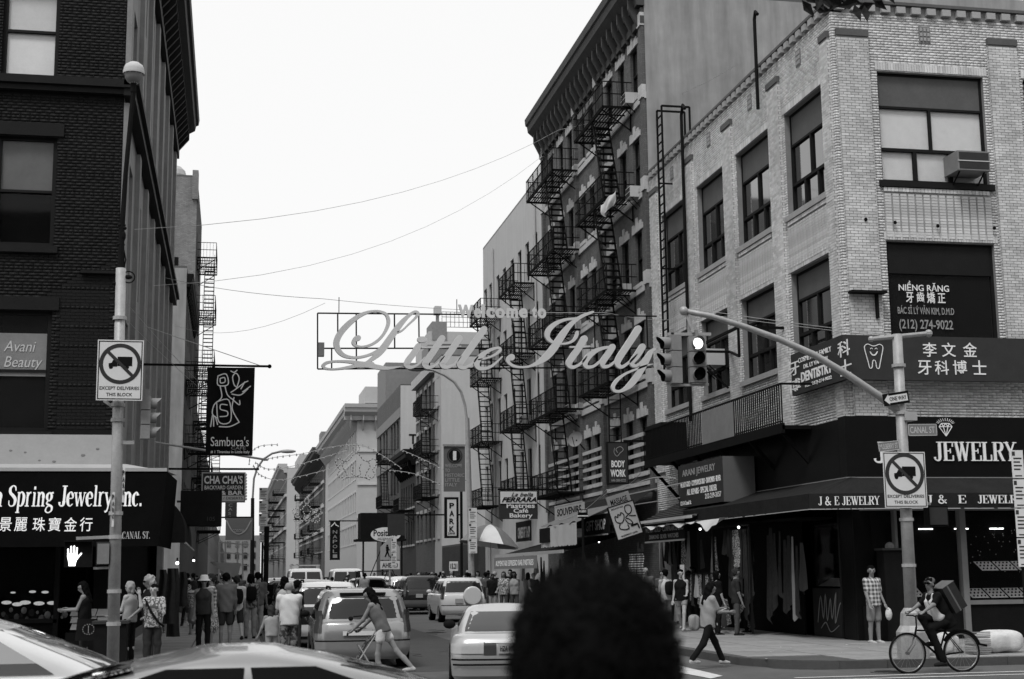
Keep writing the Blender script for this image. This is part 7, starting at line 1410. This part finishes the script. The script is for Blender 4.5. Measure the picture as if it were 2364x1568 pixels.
    for sg, am in ((-1,armL),(1,armR)):
        if armdirs and sg in armdirs: el, wr = (np.array(q, float) for q in armdirs[sg])
        else:
            u = ry(rx(np.array([0,0,-1.]), am[0]-lean*.6), -sg*am[1]); el = sh[sg]+u*.30*s_; d = rx(u, am[2]); wr = el+d*.25*s_
        body += [(sh[sg],el,.05*s_*f,.038*s_),(el,wr,.04*s_,.026*s_)]; hands.append((sg,el,wr)); J['a%d'%sg] = (sh[sg],el,wr)
        if top[1] in ('tee','long'): topc += [(sh[sg],(sh[sg]*.25+el*.75) if top[1] == 'tee' else el,.066*s_*f,.06*s_)]
        if top[1] == 'long': topc += [(el,wr*.93+el*.07,.054*s_,.042*s_)]
    V, Fc = nets(body+headc, res, .022)
    Vs, Fs = [V], [Fc]; nb = len(V)
    for sg, el, wr in hands:
        if res > .025 and not near:
            Vh, Fh = nets([(wr,wr+(wr-el)/np.linalg.norm(wr-el)*.13*s_,.028*s_,.022*s_)], .02, .01)
        else:
            if handc not in HANDS: HANDS[handc] = hand_tpl(handc)
            Vh, Fh = HANDS[handc]; z_ = -(wr-el)/np.linalg.norm(wr-el); x_ = np.cross([0,1.,0.001],z_); x_ /= np.linalg.norm(x_); y_ = np.cross(z_,x_); M_ = np.stack([x_*(-sg),y_,z_],1); Vh = (Vh*s_)@M_.T+wr
        Vs.append(Vh); Fs.append(Fh+nb); nb += len(Vh)
    np_mesh('body', np.concatenate(Vs), np.concatenate(Fs), SKIN[skin], t)
    e = .016 if res < .025 else .02
    if top[1] != 'none':
        low = -.03 if top[1] != 'long' else -.06
        tc = [(sp((0,.0,low-.08)),sp((0,.0,.4)),(.11*f+e)*s_,(.11*f+e)*s_),(sp((-.06,0,low-.08)),sp((-.085,0,.38)),(.103*f+e)*s_,(.104*f+e)*s_),(sp((.06,0,low-.08)),sp((.085,0,.38)),(.103*f+e)*s_,(.104*f+e)*s_)]
        if top[1] != 'tank': tc += [(sh[-1],sh[1],.066*s_,.066*s_),(sp((0,-.01,.43)),sp((0,-.01,.49)),.085*s_,.06*s_)]
        else: tc += [(sh[-1]*.62+sh[1]*.38,sh[-1]*.38+sh[1]*.62,.07*s_,.07*s_)]
        if fem: tc += [(sp((-.07,.07,.34)),sp((-.07,.09,.33)),.055*s_+e,.05*s_+e),(sp((.07,.07,.34)),sp((.07,.09,.33)),.055*s_+e,.05*s_+e)]
        hp = sp((0,0,low-(.035 if top[1] == 'tank' else .075))); hu = sp((0,0,1))-sp((0,0,0)); hu = hu/np.linalg.norm(hu)
        V, Fc = nets(tc+topc, max(res,.017), .045, lambda G_: -((G_-hp)@hu) if not armdirs else -((G_-hp)@hu)-.05); V = V+np.sin(V[:,[2,0,1]]*31+V[:,[1,2,0]]*23)*.004+np.sin(V[:,[1,0,2]]*np.array([13,13,44])+V[:,[2,1,0]]*19)*.0035; np_mesh('shirt' if top[1] != 'tank' else 'vest_top', V, Fc, CL[top[0]], t)
    V, Fc = nets(pants, max(res,.017), .03); V = V+np.sin(V[:,[2,0,1]]*27+V[:,[1,2,0]]*19)*.003; np_mesh({'long':'trousers','short':'shorts','hotpants':'shorts','skirt':'skirt'}[bot[1]], V, Fc, CL[bot[0]], t)
    hr = []
    if hair[1] != 'bald':
        hr = [(hf((0,-.03,.045)),hf((0,.012,.055)),.09*s_,.078*s_),(hf((-.06,-.02,.02)),hf((-.06,-.03,-.02)),.035*s_,.03*s_),(hf((.06,-.02,.02)),hf((.06,-.03,-.02)),.035*s_,.03*s_),(hf((0,-.05,.0)),hf((0,-.055,-.04)),.06*s_,.045*s_)]
        if hair[1] == 'long': hr += [(hf((-.05,-.05,0)),hf((-.07,-.06,-.3)),.06*s_,.04*s_),(hf((.05,-.05,0)),hf((.07,-.06,-.3)),.06*s_,.04*s_),(hf((0,-.07,0)),hf((0,-.09,-.34)),.065*s_,.045*s_)]
        if hair[1] == 'bob': hr += [(hf((-.06,-.03,0)),hf((-.07,-.02,-.1)),.05*s_,.035*s_),(hf((.06,-.03,0)),hf((.07,-.02,-.1)),.05*s_,.035*s_),(hf((0,-.06,0)),hf((0,-.07,-.11)),.06*s_,.045*s_)]
        if hair[1] == 'big': hr = [(hf((0,-.04,.04)),hf((0,-.01,.06)),.1*s_,.085*s_),(hf((-.06,-.05,.0)),hf((-.08,-.06,-.14)),.06*s_,.045*s_),(hf((.06,-.05,.0)),hf((.08,-.06,-.14)),.06*s_,.045*s_),(hf((0,-.08,0)),hf((0,-.1,-.16)),.07*s_,.05*s_)]
        V, Fc = nets(hr, max(res*.9,.012), .02); V = V+np.sin(V[:,[1,2,0]]*60+V[:,[2,0,1]]*47)*(.009 if hair[1] == 'big' else .005); np_mesh('hair', V, Fc, HAIR[hair[0]], t)
    if res < .025:
        if glasses: V, Fc = nets([(hf((-.045,.088,.012)),hf((-.02,.098,.01)),.02*s_,.02*s_),(hf((.045,.088,.012)),hf((.02,.098,.01)),.02*s_,.02*s_),(hf((-.06,.08,.02)),hf((-.08,.0,.015)),.006,.006),(hf((.06,.08,.02)),hf((.08,.0,.015)),.006,.006)],.008,.005); np_mesh('sunglasses', V, Fc, 'sungl', t)
        else:
            for sg in (-1,1): MB().ball(Vector(hf((sg*.033,.0885,.005))),.0095*s_,8).build('eye', 'sungl', t, True)
    up_ = Vector(hf((0,0,1))-hf((0,0,0))).normalized()
    if hat == 'bucket': MB().lathe([(.0,.13),(.07,.128),(.088,.1),(.095,.045),(.15,.0),(.152,-.006),(.093,.035),(.0,.05)],Vector(hf((0,-.005,.03))),18,up_).build('sun_hat', CL[4], t, True)
    if hat == 'cap': MB().lathe([(.0,.085),(.05,.078),(.082,.045),(.09,.0),(.088,-.01)],Vector(hf((0,-.01,.045))),16,up_).build('cap', CL[2], t, True); a_, b_ = Vector(hf((0,.07,.05))), Vector(hf((0,.15,.045))); MB().prism([(-.065,0),(.065,0),(.05,.07),(0,.085),(-.05,.07)],a_,Vector((1,0,0)),(b_-a_).normalized(),up_,-.004,.006).build('cap_peak', CL[2], t)
    if bag_ == 'backpack': MB().grid(lambda u,v: Vector(sp((0,-.18,.28)))+Vector((.15*math.copysign(abs(math.cos(2*math.pi*u))**.5,math.cos(2*math.pi*u))*math.sin(math.pi*v)**.4,.09*math.copysign(abs(math.sin(2*math.pi*u))**.6,math.sin(2*math.pi*u))*math.sin(math.pi*v)**.4,.2*math.cos(math.pi*v))),16,8).build('backpack', CL[0], t, True)
    t.location = loc; t.rotation_euler = (0,0,rz); return t, J, hf, sp
def gp(x, y, z=.15): return onZ(x, y, z)
# placements. rz = 0 faces +Y (away from the camera), pi faces the camera
WALKL = dict(legL=(.4,.15), legR=(-.3,.3)); STAND = dict(legL=(.02,0), legR=(-.03,.03))
def at(px, Y, z=.15): p = onY(px, 1400, Y); return (p.x, Y, z)
grp = 'pedestrians'
# --- plaid shirt man at the right corner
person('man in a plaid shirt and long shorts leaning by the display case holding a bag', at(2016,31.0), R(-160), 1.75, .015, skin=1, hair=(0,'short'), top=(6,'tee'), bot=(8,'short'), shoes='shoe_l', head=(0,.6), lean=-.06, armL=(.1,.06,.35), armR=(.15,.15,.3), group=grp, **STAND)
p_ = at(2050,30.9,.15); t = thing('carried_bag', 'pale bundle of carrier bags in the plaid shirted man\'s hand', 'bag', (p_[0],p_[1],.85)); MB().grid(lambda u,v: Vector((p_[0]+.09*math.sin(math.pi*v)**.5*math.cos(6.28*u)*(1+.2*math.sin(12*u)),p_[1]+.06*math.sin(math.pi*v)**.5*math.sin(6.28*u),.95-.3*v)),16,8).build('bag_body', 'bag', t, True)
# --- walking woman in dark trousers with a phone
person('long haired woman striding along the kerb in dark trousers, looking at her phone', (onY(1632,1400,26.4).x,26.4,.0), R(-78), 1.62, .014, True, skin=1, hair=(0,'long'), top=(3,'tee'), bot=(0,'long'), shoes='shoe_l', head=(.3,0), lean=.06, legL=(.52,.12), legR=(-.42,.28), armL=(.75,.05,.95), armR=(.5,.05,1.1), near=True, group=grp)
P = onY(1668,1408,26.35); t = tag(MB().fbox(P,Vector((1,0,.35)).normalized(),Vector((0,1,0)),Vector((-.33,0,.94)),-.075,.075,-.035,.035,0,.01).build('phone', 'lightgrey'), 'pale phone held in front of the striding woman', 'phone')
P = onY(1603,1455,26.6); bag('small pale carrier bag swinging from the striding woman\'s arm', 1603, 1470, .22, .28, 26.6, m='crate', sd=12); bpy.data.objects['rubbish_bag.003'].name = 'shoulder_bag' if 'rubbish_bag.003' in bpy.data.objects else 'x'
o_ = bpy.data.objects.get('shoulder_bag')
if o_: o_.location.z += .55
# --- bicycle and rider
bk = thing('bicycle', 'dark city bicycle with rear mudguard crossing in front of the right pole', 'bicycle', (0,0,0)); rw_ = .345; wbx = 1.06
def wheel(x, nm):
    w_ = MB().path([(x+rw_*math.cos(a),0,rw_+rw_*math.sin(a)) for a in np.linspace(0,6.283,37)[:-1]],.019,7,closed=True).build('wheel', 'tyre', bk, True)
    MB().path([(x+(rw_-.028)*math.cos(a),0,rw_+(rw_-.028)*math.sin(a)) for a in np.linspace(0,6.283,37)[:-1]],.011,6,closed=True).build('rim', 'rim', w_, True)
    mb = MB()
    for k in range(18): a = k*math.pi/9; mb.bar((x,.02*(-1)**k,rw_),(x+(rw_-.03)*math.cos(a),0,rw_+(rw_-.03)*math.sin(a)),.003)
    mb.build('spokes', 'rim', w_); MB().tube((x,-.045,rw_),(x,.045,rw_),.025,8).build('hub', 'chrome', w_)
wheel(0,'f'); wheel(wbx,'r')
hdx, hdz, bbx, bbz, stx, stz = .20, .80, .60, .29, .76, .78
mb = MB()
for p,q,r_ in (((hdx,0,hdz),(hdx-.045,0,.62),.02),((hdx,0,.74),(stx-.02,0,.72),.016),((hdx-.03,0,.66),(bbx,0,bbz),.021),((bbx,0,bbz),(stx+.02,0,stz),.017),((bbx,.03,bbz),(wbx,.05,rw_),.01),((bbx,-.03,bbz),(wbx,-.05,rw_),.01),((stx,.02,.7),(wbx,.05,rw_),.009),((stx,-.02,.7),(wbx,-.05,rw_),.009)): mb.tube(p,q,r_,8)
mb.build('frame', 'dark', bk, True)
for s_ in (-.05,.05): MB().path([(hdx-.045,s_*.7,.62),(hdx-.08,s_,.5),(0.0,s_,rw_)],.013,6).build('fork', 'grey', bk, True)
MB().path([(hdx+.02,-.3,1.0),(hdx-.06,-.22,1.0),(hdx-.03,-.06,1.0),(hdx,0,.98),(hdx-.03,.06,1.0),(hdx-.06,.22,1.0),(hdx+.02,.3,1.0)],.013,6).build('handlebar', 'dark', bk, True); MB().tube((hdx,0,.8),(hdx,0,.98),.014,6).build('stem', 'dark', bk)
MB().grid(lambda u,v: Vector((stx-.1+.26*u, (.02+.06*u*u)*math.cos(math.pi*v), .87+.03*math.sin(math.pi*v)+.01*u)), 8, 6).build('saddle', 'rubber', bk, True); MB().tube((stx+.02,0,stz),(stx+.03,0,.87),.013,6).build('seat_post', 'chrome', bk)
MB().path([(wbx+(rw_+.04)*math.cos(a),0,rw_+(rw_+.04)*math.sin(a)) for a in np.linspace(2.6,.35,12)]+[(wbx+rw_+.16,0,rw_+.1)],.024,6).build('rear_mudguard', 'dark', bk, True)
MB().lathe([(.0,.0),(.09,0),(.09,.006)],Vector((bbx,-.06,bbz)),16,Vector((0,-1,0))).build('chainring', 'dark', bk); MB().bar((bbx,-.08,bbz),(bbx+.03,-.08,bbz-.17),.02).bar((bbx,.08,bbz),(bbx-.03,.08,bbz+.17),.02).build('crank', 'dark', bk); MB().bb(bbx-.02,bbx+.08,-.16,-.08,bbz-.18,bbz-.16).build('pedal', 'dark', bk); MB().bb(bbx-.08,bbx+.02,.08,.16,bbz+.16,bbz+.18).build('pedal', 'dark', bk)
Pw, Pr = onZ(2097,1556,0), onZ(2230,1549,0); by = 23.95; bx = onY(2097,1556,by).x; place(bk,(bx,by,0),R(2))
def B2L(x,y,z): return (y, x, z)  # helper
# rider faces -X: local +Y is forward -> rotate by 90 deg; local coords: x right, y forward
sx0 = stx+.02   # saddle position along bicycle x
fy = lambda bxx: -(bxx-sx0)   # forward distance from saddle
pz = .93
legs = {-1: ((-.1, fy(.42), .78), (-.1, fy(bbx+.03), bbz-.1)), 1: ((.1, fy(.36), .97), (.1, fy(bbx-.03), bbz+.25))}
arms = {-1: ((-.25, fy(.42), 1.19), (-.24, fy(.245), 1.08)), 1: ((.25, fy(.42), 1.19), (.24, fy(.245), 1.08))}
t, J, hf, sp = person('cyclist in cap and sunglasses wearing a white apron vest and carrying a box backpack', (0,0,0), 0, 1.72, .014, skin=1, hair=(0,'short'), top=(0,'tee'), bot=(0,'long'), shoes='shoe_d', lean=.52, head=(-.35,-.45), hat='cap', glasses=True, pelvis=pz, legpts=legs, armdirs=arms, near=True, handc=.95, group=grp)
V, Fc = nets([(sp((-.08,.1,.42)),sp((-.09,.12,.12)),.045,.085),(sp((.08,.1,.42)),sp((.09,.12,.12)),.045,.085),(sp((-.08,.12,.1)),sp((.08,.12,.1)),.06,.06),(sp((-.1,.0,.12)),sp((-.1,.1,.12)),.07,.06),(sp((.1,.0,.12)),sp((.1,.1,.12)),.07,.06),(sp((-.1,.08,.42)),sp((-.1,0,.52)),.03,.03),(sp((.1,.08,.42)),sp((.1,0,.52)),.03,.03),(sp((-.03,.13,.0)),sp((.03,.13,-.04)),.05,.04)],.014,.025); V = V+np.array([0,.022,-.01]); np_mesh('white_apron', V, Fc, CL[4], t)
O_ = Vector(sp((0,-.14,.40))); vz = Vector(sp((0,0,1)))-Vector(sp((0,0,0))); vz.normalize(); vy = Vector((1,0,0)).cross(vz)*-1
bp_ = MB().fbox(O_,Vector((1,0,0)),vz,-vy if vy.y > 0 else vy,-.2,.2,-.36,.14,.0,.27).build('box_backpack', CL[1], t); mb = MB(); nn = -vy if vy.y > 0 else vy
for x in (-.201,.171): mb.fbox(O_,Vector((1,0,0)),vz,nn,x,x+.03,-.365,.145,.1,.13)
mb.fbox(O_,Vector((1,0,0)),vz,nn,-.205,.205,.14,.15,-.0,.28).build('bag_binding', CL[2], bp_)
wx = bx+sx0*math.cos(R(2)); t.location = (wx, by+sx0*math.sin(R(2)), 0); t.rotation_euler = (0,0,R(92))
# --- left foreground group
P = at(355,28.6,.15); person('woman in a patterned top with a bag strap raising one hand to her cheek', P, R(170), 1.55, .013, True, skin=0, hair=(0,'short'), top=(7,'tee'), bot=(1,'long'), head=(0,.05), armL=(.35,.25,1.25), armR=(1.1,.35,2.05), near=True, group=grp, fat=1.1)
mb = MB().path([(P[0]-.17,P[1]-.08,1.42),(P[0]-.05,P[1]-.17,1.2),(P[0]+.1,P[1]-.17,.98),(P[0]+.2,P[1]-.1,.9)],.022,6); tag(mb.build('shoulder_strap', 'black'), 'dark bag strap crossing the patterned top', 'strap')
person('fair haired woman in sunglasses and white halter top turned to the left', at(345,29.9), R(120), 1.72, .014, True, skin=1, hair=(2,'big'), top=(0,'tank'), bot=(1,'long'), glasses=True, head=(.12,.2), armL=(.2,.3,.6), armR=(.1,.15,.8), near=True, group=grp)
person('grey haired woman half hidden behind the left pole', at(300,30.2), R(60), 1.6, .016, True, skin=0, hair=(3,'bob'), top=(3,'tank'), bot=(0,'long'), armR=(.3,.2,.9), armL=(.3,.1,.9), group=grp)
person('dark haired woman with a large tote looking into the jewelry display at the left', at(196,30.3), R(80), 1.62, .015, True, skin=1, hair=(0,'long'), top=(0,'tank'), bot=(1,'long'), head=(.3,0), armL=(.45,.05,1.1), armR=(.5,.05,1.1), near=True, group=grp)
P = at(203,30.0,.15); t = thing('tote_bag', 'dark tote bag printed with a pale ring of dots', 'bag', (P[0],P[1],.7)); MB().grid(lambda u,v: Vector((P[0]+.23*math.copysign(abs(math.cos(6.283*u))**.5,math.cos(6.283*u))*(.85+.15*v),P[1]+.06*math.sin(6.283*u),1.02-.42*v)),20,5).build('bag_body', 'dark', t, True)
mb = MB(); q = Vector((P[0]+.03,P[1]-.07,.82))
for k in range(14): a = k*.449; mb.ball(q+Vector((.11*math.cos(a),0,.1*math.sin(a))),.009,5)
for k in range(5): mb.ball(q+Vector((.0,0,-.06+.03*k)),.009,5)
mb.build('printed_dots', 'offwhite', t)
person('woman in a white bucket hat and dark sleeveless blouse walking toward the camera', at(470,33.5), R(178), 1.68, .014, True, skin=1, hair=(0,'bob'), top=(1,'tank'), bot=(0,'long'), hat='bucket', glasses=True, armL=(.1,.12,.1), armR=(.05,.1,.15), near=True, group=grp, **STAND)
person('person in a checked long sleeved shirt reaching left to the hanging coats', at(487,35.5), R(95), 1.74, .016, True, skin=1, hair=(1,'short'), top=(6,'long'), bot=(7,'skirt'), armL=(1.35,.1,.1), armR=(1.3,.1,.2), group=grp)
person('man in a grey shirt with a shoulder strap, back to the camera', at(521,36.5), R(8), 1.76, .016, skin=1, hair=(0,'short'), top=(2,'long'), bot=(1,'short'), group=grp, bag_=None, **STAND)
person('person in a white top and dark shorts beside the grey shirted man', at(545,38), R(10), 1.68, .016, skin=0, hair=(1,'short'), top=(4,'tee'), bot=(1,'short'), shoes='shoe_d', bag_='backpack', group=grp, **WALKL)
person('person with a patterned backpack and pale trousers near the pay station', at(578,40), R(5), 1.74, .016, True, skin=1, hair=(0,'bob'), top=(10,'tee'), bot=(3,'long'), bag_='backpack', group=grp, **STAND)
person('man in pale jeans partly behind the parking pay station', at(594,42), R(-10), 1.78, .018, skin=1, hair=(0,'short'), top=(2,'tee'), bot=(3,'long'), group=grp, **STAND)
person('shaven headed man in a white t-shirt bending slightly over a pushchair', at(668,30.2,.0), R(5), 1.72, .013, skin=1, hair=(0,'bald'), top=(4,'tee'), bot=(10,'long'), lean=.12, head=(.35,0), armL=(.5,.1,.5), armR=(.5,.1,.5), near=True, fat=1.12, group=grp)
person('long haired girl in a pale vest crouching beside the shaven headed man', at(628,29.6,.0), R(15), 1.25, .014, True, skin=1, hair=(1,'long'), top=(3,'tank'), bot=(3,'long'), lean=.15, armL=(.1,.35,.2), armR=(.3,.1,.3), group=grp)
person('woman with curly dark hair and white top beyond the pay station', at(655,37,.05), R(20), 1.74, .018, True, skin=2, hair=(0,'big'), top=(4,'tank'), bot=(3,'long'), group=grp, **STAND)
person('dark haired person facing right between the shaven headed man and the parked cars', at(684,35,.0), R(-60), 1.72, .018, skin=2, hair=(0,'short'), top=(0,'tee'), bot=(1,'long'), head=(.1,0), group=grp)
# --- young woman pushing a trolley across the road
t, J, hf, sp = person('slim young woman with long dark hair in tube top and white shorts leaning forward', (onY(884,1500,25.3).x,25.3,0), R(62), 1.66, .013, True, skin=1, hair=(0,'long'), top=(2,'tank'), bot=(4,'hotpants'), shoes='shoe_l', lean=.38, head=(.25,0), armL=(.75,.05,.3), armR=(.75,.05,.3), legL=(.15,.2), legR=(-.55,.25), near=True, handc=.95, fat=.88, group=grp)
P = Vector((onY(838,1500,25.6).x,25.6,0)); t = thing('folding_pushchair', 'small pushchair of dark cloth and pale tubes in front of the young woman', 'pushchair', P)
mb = MB()
for s_ in (-.2,.2): mb.path([P+Vector((.38,s_,.98)),P+Vector((.28,s_,.9)),P+Vector((-.25,s_,.12))],.014,6).path([P+Vector((.22,s_,.1)),P+Vector((-.1,s_,.62))],.014,6)
mb.bar(P+Vector((.38,-.2,.98)),P+Vector((.38,.2,.98)),.03).build('frame', 'lightgrey', t)
MB().grid(lambda u,v: P+Vector((.12-.35*v+.1*v*v, -.19+.38*u, .75-.42*v-.06*math.sin(math.pi*u))),6,6).build('seat_sling', 'cloth_p', t, True); MB().grid(lambda u,v: P+Vector((.02-.3*math.sin(1.6*v), -.2+.4*u, .78+.14*math.cos(1.6*v))),6,6).build('hood', 'dark', t, True)
for a,b in ((-.25,-.2),(-.25,.2),(.22,-.2),(.22,.2)): MB().lathe([(0,.01),(.06,.012),(.075,0),(.075,-.02),(0,-.02)],P+Vector((a,b,.078)),12,Vector((0,1,0))).build('wheel', 'tyre', t, True)
# --- right pavement people near the stalls
person('woman in a dark vest top and pale shorts past the bead rack', at(1573,38.8), R(150), 1.72, .017, True, skin=0, hair=(0,'short'), top=(0,'tank'), bot=(3,'hotpants'), shoes='shoe_l', armL=(.3,.1,.9), armR=(.1,.1,.3), head=(0,-.5), group=grp, **WALKL)
person('person in a pale vest with a dark rucksack just right of the hair', at(1537,40), R(25), 1.72, .018, skin=0, hair=(0,'short'), top=(4,'tank'), bot=(3,'short'), bag_='backpack', group=grp, **STAND)
person('bald man whose pale head shows just right of the foreground hair', at(1492,44), R(160), 1.8, .02, skin=0, hair=(3,'bald'), top=(2,'tee'), bot=(1,'long'), group=grp)
person('stall keeper standing in the shade under the long awning', (13.9,37.6,.15), R(110), 1.7, .022, skin=1, hair=(0,'short'), top=(1,'tee'), bot=(0,'long'), group=grp)
for k,(lb,px,Y,z_,hh,tc) in enumerate((('dark clothed shopper facing the shaded stall rail',1655,36.6,R(-80),1.66,0),('shopper in a charcoal top half lost in the stall shade',1700,36.0,R(-100),1.72,1),('tall shopper in dark clothes beyond the striding woman',1600,41.5,R(170),1.8,0),('shopper in a mid grey top outside the tenement shops',1530,46,R(180),1.7,2),('shopper in a patterned top outside the tenement shops',1515,50,R(10),1.64,7))):
    person(lb, at(px,Y), z_, hh, .022, k%2 == 0, skin=k%3, hair=(k%2,'bob' if k%2 == 0 else 'short'), top=(tc,'tee'), bot=((0,5,1,3,8)[k],'long'), armL=(.3,.1,.7), armR=(.1,.1,.2), group=grp, **STAND)
# hanging umbrella-like parasol and white shirt displayed in the stall
sh_ = MB().grid(lambda u,v: Vector((13.0+.05*math.sin(9*u),40.6+.5*(u-.5)*(1-.2*v),2.0-.6*v)),8,6).build('display_shirt', 'white', None, True); tag(sh_, 'white shirt pinned up on display behind the striding woman', 'shirt')
# --- crowd on the right pavement beyond the white off-roader: near ones individually
rr = random.Random(4)
D1 = [('dark shirted man with a lanyard badge standing behind the white off-roader',1137,58,2,0,'short',0,'tee'),('woman in a printed top among the crowd behind the white off-roader',1163,56,1,1,'bob',7,'tee'),('woman in a pale sleeveless top holding a paper cup near the hair',1187,54,2,0,'bob',3,'tank'),('man in dark clothes taller than the crowd left of the foreground hair',1178,60,1,0,'short',0,'long'),('grey haired man at the edge of the foreground hair',1232,57,0,3,'short',2,'tee')]
for lb,px,Y,sk,hc,hs,tc,tt in D1: person(lb, at(px,Y), math.pi+rr.uniform(-.5,.5), rr.uniform(1.6,1.82), .02, hs == 'bob', skin=sk, hair=(hc,hs), top=(tc,tt), bot=(rr.choice((0,1,5,3)),'long'), armL=(.3,.1,rr.uniform(.2,1.2)), armR=(.2,.1,rr.uniform(.1,1)), group=grp)
# crowd templates, copied as individuals
tpl = [person('x', (0,0,-50), 0, 1.7, .032, k%2 == 1, skin=(0,1,2,1,0,2)[k], hair=((0,'short'),(1,'long'),(0,'short'),(0,'bob'),(3,'short'),(0,'short'))[k], top=((4,'tee'),(7,'tee'),(1,'tee'),(3,'tank'),(2,'tee'),(0,'long'))[k], bot=((5,'short'),(8,'skirt'),(5,'long'),(0,'long'),(8,'long'),(1,'long'))[k], legL=(.3*(k%3-1),.1), legR=(-.3*(k%3-1),.2), armL=(.3,.1,.5*(k%3)), armR=(-.2+.2*k,.1,.4), group='x')[0] for k in range(6)]
colr = ['white','patterned','dark','light grey','mid grey','black']; hairn = ['dark hair','long brown hair','cropped dark hair','bobbed dark hair','grey hair','short black hair']
def crowd(n, xr, yr, gname, where, seed):
    r_ = random.Random(seed)
    for k in range(n):
        y = yr[0]+(yr[1]-yr[0])*((k+.5)/n)+r_.uniform(-.5,.5); x = r_.uniform(*xr); q = r_.randrange(6); o = copy_tree(tpl[q]); o.name = 'person'
        o.location = (x,y,.15); o.rotation_euler = (0,0,r_.choice((0,math.pi))+r_.uniform(-.5,.5)); s_ = r_.uniform(.92,1.07); o.scale = (s_,s_,s_)
        shirt = [c for c in o.children if c.name.split('.')[0] in ('shirt','vest_top')][0]; ci = r_.randrange(0,8); shirt.material_slots[0].link = 'OBJECT'; shirt.material_slots[0].material = CL[ci]
        cn = ['black','charcoal','mid grey','light grey','white','denim','plaid','printed'][ci]
        o['label'] = 'pedestrian with %s in a %s top %s' % (hairn[q], cn, where); o['group'] = gname+' in '+cn+' tops with '+hairn[q]
crowd(34, (10.2,13.0), (60,98), 'right pavement crowd', 'on the right pavement', 7)
crowd(30, (-2.1,.7), (43,80), 'left pavement crowd', 'on the left pavement', 9)
crowd(10, (10.3,12.6), (100,150), 'far right crowd', 'far along the right pavement', 3)
crowd(5, (4.2,6.5), (62,80), 'people in the road', 'in the road between cars', 13)
for o in tpl:
    for c in list(o.children): bpy.data.objects.remove(c)
    bpy.data.objects.remove(o)
# --- person right in front of the camera: only the back of the head is in frame
Yh = 1.95; q = onY(1377,1420,Yh); t, J, hf, sp = person('dark curly haired person standing close in front of the camera, seen from behind', (0,0,0), R(-11), 1.84, .02, skin=2, hair=(0,'bald'), top=(0,'tee'), bot=(0,'long'), group=None)
hc = hf((0,-.02,.02)); V, Fc = nets([(hf((0,-.02,.0)),hf((0,-.015,.02)),.1125,.1125),(hf((0,-.02,-.05)),hf((0,-.02,-.08)),.111,.108),(hf((0,-.03,-.1)),hf((0,-.02,-.13)),.1,.09)],.009,.03); V = V+rng.normal(size=V.shape)*.0012+np.sin(V[:,[1,2,0]]*61+V[:,[2,0,1]]*37)*.0012
np_mesh('hair', V, Fc, HAIR[0], t); q0 = V[:,2].max()
rr = np.random.default_rng(2); sel = rr.choice(len(V), 5500); vs = []; fs = []; cen = np.array(hf((0,-.02,0)))
for i in sel:
    p = V[i]; nrm = p-cen; nrm /= np.linalg.norm(nrm); tt = rr.normal(size=3); tt -= tt@nrm*nrm; tt /= np.linalg.norm(tt); b_ = np.cross(nrm,tt); L_ = rr.uniform(.003,.008); w0 = .0013; ps = [p-nrm*.003, p+nrm*L_*.7+tt*L_*.6, p+nrm*L_*1.1+tt*L_*.1, p+nrm*L_*.9-tt*L_*.5]; k0 = len(vs)
    for a in ps: vs += [a-b_*w0, a+b_*w0]
    fs += [(k0,k0+1,k0+3,k0+2),(k0+2,k0+3,k0+5,k0+4),(k0+4,k0+5,k0+7,k0+6)]
o = mesh_obj('curls', vs, fs, HAIR[0], t); o['kind'] = 'stuff'
topz = onY(1377,1284,Yh).z; t.location = (q.x-hc[0]-.012, Yh-.03, topz-q0-.008)
if 'group' in t: del t['group']
